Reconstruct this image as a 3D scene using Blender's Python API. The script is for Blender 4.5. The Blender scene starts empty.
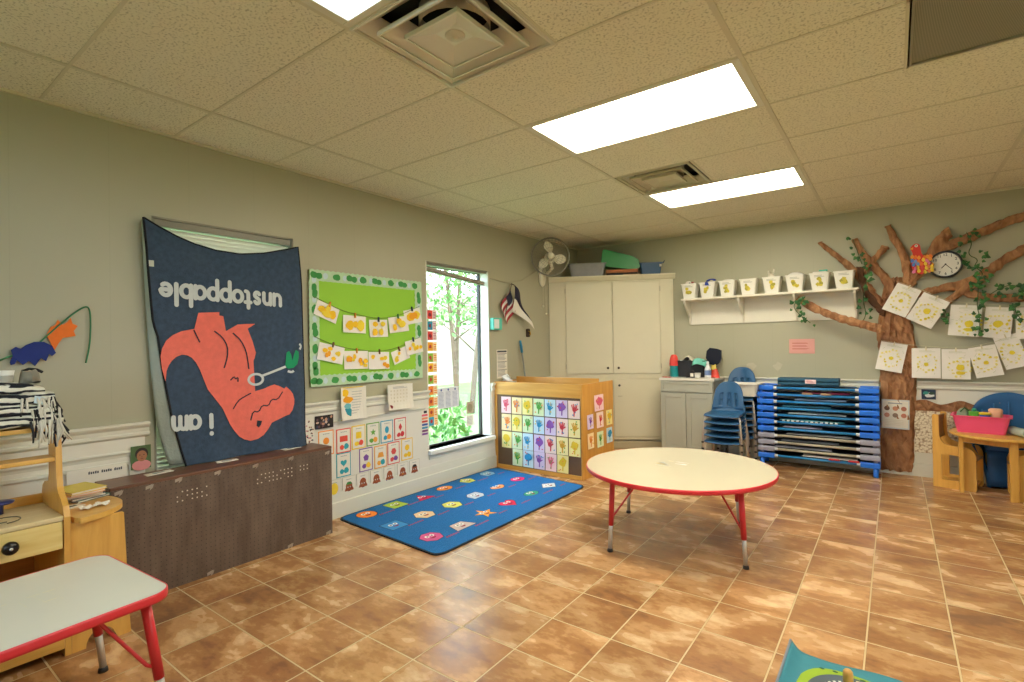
import bpy, bmesh, math, random
from mathutils import Vector, Matrix, Euler
R = random.Random(7)
PI = math.pi
sc = bpy.context.scene
COL = sc.collection

# ------------------------------------------------------------------ materials
def lin(c):
    return c / 12.92 if c <= 0.04045 else ((c + 0.055) / 1.055) ** 2.4
def rgb(h):
    h = h.lstrip('#')
    return tuple(lin(int(h[i:i+2], 16) / 255) for i in (0, 2, 4))
_M = {}
def newmat(name):
    m = bpy.data.materials.new(name); m.use_nodes = True
    nt = m.node_tree
    return m, nt, nt.nodes, nt.links, nt.nodes['Principled BSDF']
def mat(h, rough=0.6, var=0.10, scale=14.0, bump=0.0, metal=0.0, spec=0.5, bscale=None, stretch=None, name=None):
    """plain painted / plastic / paper surface: one colour, broken up by object-space noise"""
    key = (h, rough, var, scale, bump, metal, spec, bscale, stretch)
    if key in _M: return _M[key]
    m, nt, N, L, B = newmat(name or 'surface_' + h.strip('#'))
    c = rgb(h)
    tc = N.new('ShaderNodeTexCoord'); src = tc.outputs['Object']
    if stretch:
        mp = N.new('ShaderNodeMapping'); mp.inputs['Scale'].default_value = stretch
        L.new(src, mp.inputs['Vector']); src = mp.outputs['Vector']
    nz = N.new('ShaderNodeTexNoise'); nz.inputs['Scale'].default_value = scale; nz.inputs['Detail'].default_value = 4
    L.new(src, nz.inputs['Vector'])
    mx = N.new('ShaderNodeMix'); mx.data_type = 'RGBA'
    mx.inputs[6].default_value = tuple(max(0, x * (1 - var)) for x in c) + (1,)
    mx.inputs[7].default_value = tuple(min(1, x * (1 + var)) for x in c) + (1,)
    L.new(nz.outputs['Fac'], mx.inputs[0]); L.new(mx.outputs[2], B.inputs['Base Color'])
    B.inputs['Roughness'].default_value = rough; B.inputs['Metallic'].default_value = metal
    B.inputs['Specular IOR Level'].default_value = spec
    if bump:
        nb = N.new('ShaderNodeTexNoise'); nb.inputs['Scale'].default_value = bscale or scale * 4; nb.inputs['Detail'].default_value = 5
        L.new(src, nb.inputs['Vector'])
        bp = N.new('ShaderNodeBump'); bp.inputs['Strength'].default_value = bump; bp.inputs['Distance'].default_value = 0.01
        L.new(nb.outputs['Fac'], bp.inputs['Height']); L.new(bp.outputs['Normal'], B.inputs['Normal'])
    _M[key] = m
    return m
def wood(h, h2, rough=0.4, axis=2, scale=9.0):
    key = ('wood', h, h2, axis, scale)
    if key in _M: return _M[key]
    m, nt, N, L, B = newmat('wood_' + h.strip('#'))
    tc = N.new('ShaderNodeTexCoord'); mp = N.new('ShaderNodeMapping')
    s = [9.0, 9.0, 9.0]; s[axis] = 1.0; mp.inputs['Scale'].default_value = s
    L.new(tc.outputs['Object'], mp.inputs['Vector'])
    nz = N.new('ShaderNodeTexNoise'); nz.inputs['Scale'].default_value = scale * .35; nz.inputs['Detail'].default_value = 6; nz.inputs['Distortion'].default_value = .6
    L.new(mp.outputs['Vector'], nz.inputs['Vector'])
    cr = N.new('ShaderNodeValToRGB'); cr.color_ramp.elements[0].position = .3; cr.color_ramp.elements[1].position = .7
    cr.color_ramp.elements[0].color = rgb(h2) + (1,); cr.color_ramp.elements[1].color = rgb(h) + (1,)
    L.new(nz.outputs['Fac'], cr.inputs['Fac']); L.new(cr.outputs['Color'], B.inputs['Base Color'])
    B.inputs['Roughness'].default_value = rough
    _M[key] = m
    return m
def emit(h, s, name):
    m = bpy.data.materials.new(name); m.use_nodes = True
    nt = m.node_tree; N = nt.nodes; L = nt.links
    N.clear(); o = N.new('ShaderNodeOutputMaterial'); e = N.new('ShaderNodeEmission')
    tc = N.new('ShaderNodeTexCoord'); wv = N.new('ShaderNodeTexNoise'); wv.inputs['Scale'].default_value = 60
    L.new(tc.outputs['Object'], wv.inputs['Vector'])
    mx = N.new('ShaderNodeMix'); mx.data_type = 'RGBA'
    mx.inputs[6].default_value = tuple(x * .97 for x in rgb(h)) + (1,); mx.inputs[7].default_value = rgb(h) + (1,)
    L.new(wv.outputs['Fac'], mx.inputs[0]); L.new(mx.outputs[2], e.inputs['Color'])
    e.inputs['Strength'].default_value = s; L.new(e.outputs[0], o.inputs[0])
    return m
def glassmat(name, tint='#ffffff', gl=0.08, rough=0.02):
    m = bpy.data.materials.new(name); m.use_nodes = True
    nt = m.node_tree; N = nt.nodes; L = nt.links; N.clear()
    o = N.new('ShaderNodeOutputMaterial'); t = N.new('ShaderNodeBsdfTransparent'); g = N.new('ShaderNodeBsdfGlossy'); mx = N.new('ShaderNodeMixShader')
    t.inputs['Color'].default_value = rgb(tint) + (1,); g.inputs['Roughness'].default_value = rough
    mx.inputs[0].default_value = gl
    L.new(t.outputs[0], mx.inputs[1]); L.new(g.outputs[0], mx.inputs[2]); L.new(mx.outputs[0], o.inputs[0])
    return m

# ------------------------------------------------------------------ mesh builder
class MB:
    def __init__(s): s.v = []; s.f = []; s.m = []; s.mats = []
    def mi(s, m):
        if m not in s.mats: s.mats.append(m)
        return s.mats.index(m)
    def add(s, vs, fs, m):
        b = len(s.v); k = s.mi(m); s.v += [tuple(x) for x in vs]
        for f in fs: s.f.append(tuple(b + i for i in f)); s.m.append(k)
        return s
    def box(s, x0, x1, y0, y1, z0, z1, m):
        vs = [(x, y, z) for z in (z0, z1) for y in (y0, y1) for x in (x0, x1)]
        return s.add(vs, [(0,2,3,1),(4,5,7,6),(0,1,5,4),(2,6,7,3),(0,4,6,2),(1,3,7,5)], m)
    def obox(s, c, ax, ay, az, m):
        c, ax, ay, az = map(Vector, (c, ax, ay, az))
        vs = [c + ax*i + ay*j + az*k for k in (-1, 1) for j in (-1, 1) for i in (-1, 1)]
        return s.add(vs, [(0,2,3,1),(4,5,7,6),(0,1,5,4),(2,6,7,3),(0,4,6,2),(1,3,7,5)], m)
    def rbox(s, x0, x1, y0, y1, z0, z1, r, m, n=4, plane='xy'):
        """box with rounded corners in one plane"""
        if plane == 'xy': P = rrect(x0, x1, y0, y1, r, n); return s.prism([(a, b) for a, b in P], z0, z1, m, 'z')
        if plane == 'xz': P = rrect(x0, x1, z0, z1, r, n); return s.prism(P, y0, y1, m, 'y')
        P = rrect(y0, y1, z0, z1, r, n); return s.prism(P, x0, x1, m, 'x')
    def prism(s, P, a, b, m, axis='z', m2=None):
        def pt(u, v, w): return {'z': (u, v, w), 'y': (u, w, v), 'x': (w, u, v)}[axis]
        n = len(P); vs = [pt(u, v, a) for u, v in P] + [pt(u, v, b) for u, v in P]
        s.add(vs, [tuple(range(n))[::-1], tuple(range(n, 2*n))], m)
        s.add(vs, [(i, (i+1) % n, n+(i+1) % n, n+i) for i in range(n)], m2 or m)
        return s
    def poly(s, P, m): return s.add(P, [tuple(range(len(P)))], m)
    def flat(s, P, z, m): return s.add([(x, y, z) for x, y in P], [tuple(range(len(P)))], m)
    def tube(s, pts, r, m, n=8, caps=True):
        pts = [Vector(p) for p in pts]; rs = r if isinstance(r, (list, tuple)) else [r]*len(pts)
        vs = []; fs = []; up = None
        for i, p in enumerate(pts):
            d = (pts[min(i+1, len(pts)-1)] - pts[max(i-1, 0)]).normalized()
            if up is None:
                up = Vector((0,0,1)) if abs(d.z) < .9 else Vector((1,0,0))
            a = d.cross(up)
            if a.length < 1e-5: a = d.orthogonal()
            a.normalize(); b = a.cross(d).normalized(); up = b
            for k in range(n):
                t = 2*PI*k/n; vs.append(p + (a*math.cos(t) + b*math.sin(t))*rs[i])
        for i in range(len(pts)-1):
            for k in range(n):
                fs.append((i*n+k, i*n+(k+1) % n, (i+1)*n+(k+1) % n, (i+1)*n+k))
        if caps:
            fs.append(tuple(range(n))[::-1]); fs.append(tuple((len(pts)-1)*n+k for k in range(n)))
        return s.add(vs, fs, m)
    def lathe(s, prof, m, n=32, c=(0,0,0), axis='z', closed=False):
        vs = []; fs = []
        for r, h in prof:
            for k in range(n):
                t = 2*PI*k/n; a, b = r*math.cos(t), r*math.sin(t)
                p = {'z': (a, b, h), 'y': (a, h, b), 'x': (h, a, b)}[axis]
                vs.append((c[0]+p[0], c[1]+p[1], c[2]+p[2]))
        q = len(prof)
        for i in range(q if closed else q-1):
            for k in range(n):
                j = (i+1) % q
                fs.append((i*n+k, i*n+(k+1) % n, j*n+(k+1) % n, j*n+k))
        return s.add(vs, fs, m)
    def disc(s, r, m, n=32, c=(0,0,0), axis='z', h=.002):
        return s.lathe([(0.0001, 0), (r, 0), (r, h), (0.0001, h)], m, n, c, axis)
    def ball(s, c, r, m, n=12, k=8):
        rx, ry, rz = r if isinstance(r, (tuple, list)) else (r, r, r)
        vs = []; fs = []
        for i in range(k+1):
            ph = PI*i/k
            for j in range(n):
                t = 2*PI*j/n
                vs.append((c[0]+rx*math.sin(ph)*math.cos(t), c[1]+ry*math.sin(ph)*math.sin(t), c[2]+rz*math.cos(ph)))
        for i in range(k):
            for j in range(n): fs.append((i*n+j, (i+1)*n+j, (i+1)*n+(j+1) % n, i*n+(j+1) % n))
        return s.add(vs, fs, m)
    def grid(s, fn, nu, nv, m):
        vs = [fn(i/nu, j/nv) for j in range(nv+1) for i in range(nu+1)]; w = nu+1
        return s.add(vs, [(j*w+i, j*w+i+1, (j+1)*w+i+1, (j+1)*w+i) for j in range(nv) for i in range(nu)], m)
    def build(s, name, parent=None, smooth=False, bevel=0, solid=0, seg=2, sub=0, loc=None, weld=False):
        me = bpy.data.meshes.new(name); me.from_pydata(s.v, [], s.f)
        for m in s.mats: me.materials.append(m)
        me.polygons.foreach_set('material_index', s.m)
        me.update()
        bm = bmesh.new(); bm.from_mesh(me)
        if weld: bmesh.ops.remove_doubles(bm, verts=bm.verts, dist=1e-5)
        bmesh.ops.recalc_face_normals(bm, faces=bm.faces); bm.to_mesh(me); bm.free()
        if smooth: me.polygons.foreach_set('use_smooth', [True]*len(me.polygons))
        o = bpy.data.objects.new(name, me); COL.objects.link(o)
        if smooth and not sub:
            pass
        if bevel:
            d = o.modifiers.new('edge', 'BEVEL'); d.width = bevel; d.segments = seg; d.limit_method = 'ANGLE'; d.angle_limit = math.radians(40)
        if solid:
            d = o.modifiers.new('thick', 'SOLIDIFY'); d.thickness = solid; d.offset = 0
        if sub:
            d = o.modifiers.new('sub', 'SUBSURF'); d.levels = sub; d.render_levels = sub
        if parent: o.parent = parent
        if loc: o.location = loc
        return o
def rrect(x0, x1, y0, y1, r, n=4):
    P = []
    for cx, cy, a in ((x1-r, y1-r, 0), (x0+r, y1-r, 90), (x0+r, y0+r, 180), (x1-r, y0+r, 270)):
        for k in range(n+1):
            t = math.radians(a + 90*k/n); P.append((cx+r*math.cos(t), cy+r*math.sin(t)))
    return P
def ngon(cx, cy, rx, ry=None, n=20, a0=0.0):
    ry = ry or rx
    return [(cx+rx*math.cos(2*PI*k/n+a0), cy+ry*math.sin(2*PI*k/n+a0)) for k in range(n)]
def blob(cx, cy, rx, ry, n=14, j=.18, rnd=R):
    return [(cx+rx*math.cos(2*PI*k/n)*(1+rnd.uniform(-j, j)), cy+ry*math.sin(2*PI*k/n)*(1+rnd.uniform(-j, j))) for k in range(n)]
def smooth_poly(P, it=2):
    for _ in range(it):
        Q = []
        for i in range(len(P)):
            a, b = P[i], P[(i+1) % len(P)]
            Q += [(a[0]*.75+b[0]*.25, a[1]*.75+b[1]*.25), (a[0]*.25+b[0]*.75, a[1]*.25+b[1]*.75)]
        P = Q
    return P
def smooth_line(P, it=2):
    P = [Vector(p) for p in P]
    for _ in range(it):
        Q = [P[0]]
        for a, b in zip(P, P[1:]): Q += [a*.75+b*.25, a*.25+b*.75]
        P = Q + [P[-1]]
    return P
def ribbon(P, w):
    """2-D polyline -> closed outline of width w"""
    A = []; B = []
    for i, p in enumerate(P):
        q0 = P[max(i-1, 0)]; q1 = P[min(i+1, len(P)-1)]
        dx, dy = q1[0]-q0[0], q1[1]-q0[1]; l = math.hypot(dx, dy) or 1
        ww = w[i] if isinstance(w, (list, tuple)) else w
        A.append((p[0]-dy/l*ww/2, p[1]+dx/l*ww/2)); B.append((p[0]+dy/l*ww/2, p[1]-dx/l*ww/2))
    return A, B

# ------------------------------------------------------------------ scene objects
def tag(o, label, cat, group=None, kind=None):
    o['label'] = label; o['category'] = cat
    if group: o['group'] = group
    if kind: o['kind'] = kind
    return o
def struct(o): o['kind'] = 'structure'; return o
def thing(name, label, cat, loc=(0,0,0), rz=0.0, group=None):
    o = bpy.data.objects.new(name, None); o.empty_display_size = .05; COL.objects.link(o)
    o.location = loc; o.rotation_euler = (0, 0, rz)
    return tag(o, label, cat, group)
def dup(o, loc, rz=0.0, label=None, group=None):
    r = o.copy(); COL.objects.link(r); r.location = loc; r.rotation_euler = (0, 0, rz)
    if label: r['label'] = label
    if group: r['group'] = group
    for ch in list(o.children):
        c = ch.copy(); COL.objects.link(c); c.parent = r
        for g in ch.children:
            d = g.copy(); COL.objects.link(d); d.parent = c
    return r
BY = 6.245      # the back wall stands at y = BY, the window wall at x = 0
def on_left(o, y, z, x=0.004, rot=0.0):     # local x -> +Y, local y -> +Z, local z -> +X (out of the wall)
    M = Matrix(((0,0,1,x),(1,0,0,y),(0,1,0,z),(0,0,0,1))) @ Matrix.Rotation(rot, 4, 'Z')
    o.matrix_world = M; return o
def on_back(o, x, z, y=BY-.004, rot=0.0):   # local x -> +X, local y -> +Z, local z -> -Y
    M = Matrix(((1,0,0,x),(0,0,-1,y),(0,1,0,z),(0,0,0,1))) @ Matrix.Rotation(rot, 4, 'Z')
    o.matrix_world = M; return o
def text_mesh(body, size, offset=0.0):
    cu = bpy.data.curves.new('lettering', 'FONT'); cu.body = body; cu.size = size; cu.offset = offset
    cu.align_x = 'CENTER'; cu.resolution_u = 4
    o = bpy.data.objects.new('lettering', cu); COL.objects.link(o)
    bpy.context.view_layer.update()
    me = bpy.data.meshes.new_from_object(o.evaluated_get(bpy.context.evaluated_depsgraph_get()))
    vs = [tuple(v.co) for v in me.vertices]; fs = [tuple(p.vertices) for p in me.polygons]
    bpy.data.objects.remove(o); bpy.data.curves.remove(cu); bpy.data.meshes.remove(me)
    return vs, fs
def write(mb, body, size, x, y, z, m, off=0.0, cw=None, rot=0.0):
    vs, fs = text_mesh(body, size, off)
    if cw:
        w = max(v[0] for v in vs) - min(v[0] for v in vs); k = cw/w
    else: k = 1
    c, s = math.cos(rot), math.sin(rot)
    mb.add([(x + (v[0]*k)*c - v[1]*s, y + (v[0]*k)*s + v[1]*c, z) for v in vs], fs, m)
# ------------------------------------------------------------------ room shell
HC = 2.612; XR = 6.0; YF = -1.4
def wall_paint():
    m, nt, N, L, B = newmat('painted_panel_wall')
    g = N.new('ShaderNodeNewGeometry'); sp = N.new('ShaderNodeSeparateXYZ'); L.new(g.outputs['Position'], sp.inputs[0])
    ad = N.new('ShaderNodeMath'); ad.operation = 'ADD'; L.new(sp.outputs[0], ad.inputs[0]); L.new(sp.outputs[1], ad.inputs[1])
    off = N.new('ShaderNodeMath'); off.operation = 'ADD'; off.inputs[1].default_value = -.56; L.new(ad.outputs[0], off.inputs[0])
    dv = N.new('ShaderNodeMath'); dv.operation = 'DIVIDE'; dv.inputs[1].default_value = .405; L.new(off.outputs[0], dv.inputs[0])
    fr = N.new('ShaderNodeMath'); fr.operation = 'FRACT'; L.new(dv.outputs[0], fr.inputs[0])
    lt = N.new('ShaderNodeMath'); lt.operation = 'LESS_THAN'; lt.inputs[1].default_value = .012; L.new(fr.outputs[0], lt.inputs[0])
    nz = N.new('ShaderNodeTexNoise'); nz.inputs['Scale'].default_value = 1.6; nz.inputs['Detail'].default_value = 5; L.new(g.outputs['Position'], nz.inputs['Vector'])
    mx = N.new('ShaderNodeMix'); mx.data_type = 'RGBA'; mx.inputs[6].default_value = rgb('#adab93') + (1,); mx.inputs[7].default_value = rgb('#b6b49b') + (1,)
    L.new(nz.outputs['Fac'], mx.inputs[0])
    m2 = N.new('ShaderNodeMix'); m2.data_type = 'RGBA'; m2.inputs[7].default_value = rgb('#8f8e7d') + (1,)
    sc_ = N.new('ShaderNodeMath'); sc_.operation = 'MULTIPLY'; sc_.inputs[1].default_value = .12; L.new(lt.outputs[0], sc_.inputs[0])
    L.new(sc_.outputs[0], m2.inputs[0]); L.new(mx.outputs[2], m2.inputs[6]); L.new(m2.outputs[2], B.inputs['Base Color'])
    B.inputs['Roughness'].default_value = .42
    n2 = N.new('ShaderNodeTexNoise'); n2.inputs['Scale'].default_value = 60; L.new(g.outputs['Position'], n2.inputs['Vector'])
    bp = N.new('ShaderNodeBump'); bp.inputs['Strength'].default_value = .06; L.new(n2.outputs['Fac'], bp.inputs['Height']); L.new(bp.outputs['Normal'], B.inputs['Normal'])
    return m
WALL = wall_paint()
def floor_mat():
    m, nt, N, L, B = newmat('stone_look_floor_tile')
    T = .30439; fx, fy = 1.5468, 3.0029
    g = N.new('ShaderNodeNewGeometry'); sp = N.new('ShaderNodeSeparateXYZ'); L.new(g.outputs['Position'], sp.inputs[0])
    def math_(op, a, b=None):
        n = N.new('ShaderNodeMath'); n.operation = op
        for i, q in enumerate((a, b)):
            if q is None: continue
            if isinstance(q, (int, float)): n.inputs[i].default_value = q
            else: L.new(q, n.inputs[i])
        return n.outputs[0]
    u = math_('DIVIDE', math_('SUBTRACT', sp.outputs[0], fx), T); v = math_('DIVIDE', math_('SUBTRACT', sp.outputs[1], fy), T)
    fu = math_('FRACT', u); fv = math_('FRACT', v)
    eu = math_('MINIMUM', fu, math_('SUBTRACT', 1.0, fu)); ev = math_('MINIMUM', fv, math_('SUBTRACT', 1.0, fv))
    e = math_('MINIMUM', eu, ev)
    cb = N.new('ShaderNodeCombineXYZ'); L.new(math_('FLOOR', u), cb.inputs[0]); L.new(math_('FLOOR', v), cb.inputs[1])
    wn = N.new('ShaderNodeTexWhiteNoise'); wn.noise_dimensions = '2D'; L.new(cb.outputs[0], wn.inputs['Vector'])
    sc3 = N.new('ShaderNodeVectorMath'); sc3.operation = 'SCALE'; sc3.inputs['Scale'].default_value = 37.0; L.new(wn.outputs['Color'], sc3.inputs[0])
    ad = N.new('ShaderNodeVectorMath'); ad.operation = 'ADD'; L.new(g.outputs['Position'], ad.inputs[0]); L.new(sc3.outputs[0], ad.inputs[1])
    mp = N.new('ShaderNodeMapping'); mp.inputs['Scale'].default_value = (.75, 1.3, 1); L.new(ad.outputs[0], mp.inputs['Vector'])
    n1 = N.new('ShaderNodeTexNoise'); n1.inputs['Scale'].default_value = 4.2; n1.inputs['Detail'].default_value = 3; n1.inputs['Roughness'].default_value = .55; n1.inputs['Distortion'].default_value = .2
    L.new(mp.outputs[0], n1.inputs['Vector'])
    cr = N.new('ShaderNodeValToRGB'); E = cr.color_ramp.elements
    E[0].position = .34; E[0].color = rgb('#875e3f') + (1,); E[1].position = .68; E[1].color = rgb('#dfc196') + (1,)
    a = E.new(.46); a.color = rgb('#a2744a') + (1,); a = E.new(.55); a.color = rgb('#bf9364') + (1,)
    n2 = N.new('ShaderNodeTexNoise'); n2.inputs['Scale'].default_value = 26; n2.inputs['Detail'].default_value = 6; n2.inputs['Roughness'].default_value = .65; L.new(mp.outputs[0], n2.inputs['Vector'])
    mixn = math_('ADD', math_('MULTIPLY', n1.outputs['Fac'], .72), math_('MULTIPLY', n2.outputs['Fac'], .28))
    cr.color_ramp.interpolation = 'EASE'
    L.new(mixn, cr.inputs['Fac'])
    hs = N.new('ShaderNodeHueSaturation'); L.new(cr.outputs['Color'], hs.inputs['Color'])
    L.new(math_('ADD', math_('MULTIPLY', wn.outputs['Value'], .28), .86), hs.inputs['Value'])
    gr = math_('LESS_THAN', e, .0115)
    mx = N.new('ShaderNodeMix'); mx.data_type = 'RGBA'; L.new(gr, mx.inputs[0]); L.new(hs.outputs['Color'], mx.inputs[6]); mx.inputs[7].default_value = rgb('#c9b184') + (1,)
    ln = math_('MULTIPLY', math_('LESS_THAN', e, .017), math_('SUBTRACT', 1.0, gr))
    m3 = N.new('ShaderNodeMix'); m3.data_type = 'RGBA'; L.new(math_('MULTIPLY', ln, .45), m3.inputs[0]); L.new(mx.outputs[2], m3.inputs[6]); m3.inputs[7].default_value = rgb('#6b4a30') + (1,)
    L.new(m3.outputs[2], B.inputs['Base Color'])
    L.new(math_('ADD', math_('MULTIPLY', gr, .35), math_('ADD', math_('MULTIPLY', n1.outputs['Fac'], .14), .19)), B.inputs['Roughness'])
    h = math_('ADD', math_('MULTIPLY', math_('MINIMUM', e, .022), 30.0), math_('MULTIPLY', n1.outputs['Fac'], .25))
    bp = N.new('ShaderNodeBump'); bp.inputs['Strength'].default_value = .16; bp.inputs['Distance'].default_value = .006; L.new(h, bp.inputs['Height']); L.new(bp.outputs['Normal'], B.inputs['Normal'])
    B.inputs['Specular IOR Level'].default_value = .55
    return m
def ceil_mat():
    m, nt, N, L, B = newmat('fissured_ceiling_tile')
    g = N.new('ShaderNodeNewGeometry')
    n1 = N.new('ShaderNodeTexNoise'); n1.inputs['Scale'].default_value = 95; n1.inputs['Detail'].default_value = 3; L.new(g.outputs['Position'], n1.inputs['Vector'])
    cr = N.new('ShaderNodeValToRGB'); E = cr.color_ramp.elements
    E[0].position = .34; E[0].color = rgb('#bcb7a2') + (1,); E[1].position = .47; E[1].color = rgb('#e8e3cf') + (1,)
    L.new(n1.outputs['Fac'], cr.inputs['Fac']); L.new(cr.outputs['Color'], B.inputs['Base Color']); B.inputs['Roughness'].default_value = .9
    bp = N.new('ShaderNodeBump'); bp.inputs['Strength'].default_value = .25; bp.inputs['Distance'].default_value = .004; L.new(n1.outputs['Fac'], bp.inputs['Height']); L.new(bp.outputs['Normal'], B.inputs['Normal'])
    B.inputs['Specular IOR Level'].default_value = .1
    return m
CEIL = ceil_mat()
WHITE = mat('#e4e2d6', .45, .04, 6); WHITE2 = mat('#dcdccf', .4, .04, 5); TEE = mat('#d2ccb4', .5, .04)
mb = MB(); mb.box(-.0, XR, YF, BY, -.1, 0, floor_mat()); struct(mb.build('floor'))

# ceiling tiles: openings are left for the lights, the vents and the return grille
XS = [.5155 + 1.2192*i for i in range(-1, 6)]; YS = [.6815 + .6096*j for j in range(-4, 11)]
holes = [(1.7347, 2.9539, 2.5103, 3.1199), (1.7347, 2.9539, 4.3391, 4.9487), (1.7347, 2.9539, .6815, 1.2911), (3.5635, 4.1731, 1.2911, 2.5103),
         (1.7347, 2.3443, 1.2911, 1.9007), (1.7347, 2.3443, 3.7295, 4.3391), (3.5635, 4.1731, 2.5103, 3.1199)]
mb = MB()
half = sorted(set([0, XR] + [x for x in XS if 0 < x < XR] + [x + .6096 for x in XS if 0 < x + .6096 < XR]))
ys = sorted(set([YF, BY] + [y for y in YS if YF < y < BY]))
for x0, x1 in zip(half, half[1:]):
    for y0, y1 in zip(ys, ys[1:]):
        cx, cy = (x0+x1)/2, (y0+y1)/2
        if any(a < cx < b and c < cy < d for a, b, c, d in holes): continue
        mb.add([(x0,y0,HC),(x1,y0,HC),(x1,y1,HC),(x0,y1,HC)], [(0,1,2,3)], CEIL)
mb.box(-.2, XR+.2, YF-.2, BY+.2, HC+.30, HC+.34, CEIL)
struct(mb.build('ceiling'))
mb = MB()
def clear(x0, x1, y0, y1): return [(x0, x1, y0, y1)]
for x in XS:
    if 0 < x < XR: mb.box(x-.012, x+.012, YF, BY, HC-.004, HC+.03, TEE)
for y in YS:
    if YF < y < BY:
        mb.box(0, XR, y-.007, y+.007, HC-.003, HC+.03, TEE)
for x, y0, y1 in ((2.3443, 1.2911, 1.9007), (2.3443, 3.7295, 4.3391), (3.5635, 1.2911, 3.1199)):
    mb.box(x-.010, x+.010, y0, y1, HC-.003, HC+.03, TEE)
mb.box(0, .018, YF, BY, HC-.014, HC+.01, TEE); mb.box(0, XR, BY-.018, BY, HC-.014, HC+.01, TEE)
struct(mb.build('trim_1'))

# window wall with its two openings
W1 = (1.17, 2.06); W2 = (3.375, 4.30); WZ = (.345, 2.11); TH = .16
def wall_with_holes(name):
    mb = MB()
    ycuts = [YF, W1[0], W1[1], W2[0], W2[1], BY]
    for i, (a, b) in enumerate(zip(ycuts, ycuts[1:])):
        if i in (1, 3):
            mb.box(-TH, 0, a, b, 0, WZ[0], WALL); mb.box(-TH, 0, a, b, WZ[1], HC+.3, WALL)
        else: mb.box(-TH, 0, a, b, 0, HC+.3, WALL)
    return struct(mb.build(name))
wall_with_holes('wall_left')
mb = MB(); mb.box(-TH, XR+.2, BY, BY+.15, 0, HC+.3, WALL); struct(mb.build('wall_back'))
# the two walls behind and beside the camera, each with an added window for fill daylight
FILL_WIN_R = [(1.6, 3.0)]; FILL_WIN_F = [(1.2, 2.4)]; FILL_WIN_Z = (.95, 2.10)
def cut(name, spans, lo, hi, mk):
    mb = MB(); e = [lo] + [q for ab in spans for q in ab] + [hi]
    for i, (p, q) in enumerate(zip(e, e[1:])):
        if i % 2: mk(mb, p, q, 0, FILL_WIN_Z[0]); mk(mb, p, q, FILL_WIN_Z[1], HC+.3)
        else: mk(mb, p, q, 0, HC+.3)
    return struct(mb.build(name))
cut('wall_right', FILL_WIN_R, YF-.15, BY, lambda mb, p, q, z0, z1: mb.box(XR, XR+.15, p, q, z0, z1, WALL))
cut('wall_front', FILL_WIN_F, -TH, XR, lambda mb, p, q, z0, z1: mb.box(p, q, YF-.15, YF, z0, z1, WALL))

# white wainscot, chair rails, skirting
def wain(name, segs, axis):
    mb = MB()
    for a, b, z0, z1 in segs:
        if axis == 'y': mb.box(0, .012, a, b, z0, z1, WHITE)
        else: mb.box(a, b, BY-.012, BY, z0, z1, WHITE)
    return struct(mb.build(name))
def rail(name, segs, axis, prof):
    mb = MB()
    for a, b in segs:
        if axis == 'y': mb.prism([(-d, z) for d, z in prof], a, b, WHITE2, 'y'); 
        else: mb.prism([(d, z) for d, z in prof], a, b, WHITE2, 'x')
    if axis == 'y':
        mb.v = [(-x, y, z) for x, y, z in mb.v]
    else:
        mb.v = [(x, BY - y, z) for x, y, z in mb.v]
    return struct(mb.build(name))
railp = [(0,.905),(.036,.905),(.04,.896),(.034,.885),(.022,.872),(.020,.852),(.028,.846),(.028,.834),(.016,.822),(0,.822)]
ledge = [(0,.752),(.022,.752),(.024,.744),(.016,.732),(.012,.718),(0,.718)]
basep = [(0,.20),(.014,.20),(.016,.19),(.022,.125),(.030,.118),(.030,0),(0,0)]
LS = [(YF, W1[0]-.05), (W1[1]+.05, W2[0]-.05), (W2[1]+.0, BY)]
wain('trim_2', [(YF, W1[0]-.05, 0, .84), (W1[0]-.05, W1[1]+.05, 0, WZ[0]-.05), (W1[1]+.05, W2[0], 0, .84), (W2[0], W2[1], 0, WZ[0]-.05), (W2[1], BY, 0, .84)], 'y')
rail('trim_3', [(YF, W1[0]-.03), (W1[1]+.03, W2[0]-.0), (W2[1], BY)], 'y', railp)
rail('trim_4', [(YF, W1[0]-.03), (W1[1]+.03, W2[0]-.05)], 'y', ledge)
rail('baseboard_left', [(YF, BY)], 'y', basep)
wain('trim_5', [(0, XR, 0, .84)], 'x')
rail('trim_6', [(0, 3.36), (3.66, XR)], 'x', railp)
rail('baseboard_back', [(0, XR)], 'x', basep)
# raised panel moulding on the window-wall wainscot
mb = MB()
for a, b in ((.10, 1.06),):
    for (y0, y1, z0, z1) in ((a, b, .675, .695), (a, b, .25, .27), (a, a+.02, .25, .695), (b-.02, b, .25, .695)):
        mb.box(.012, .024, y0, y1, z0, z1, WHITE2)
struct(mb.build('trim_7', bevel=.003))

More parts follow.
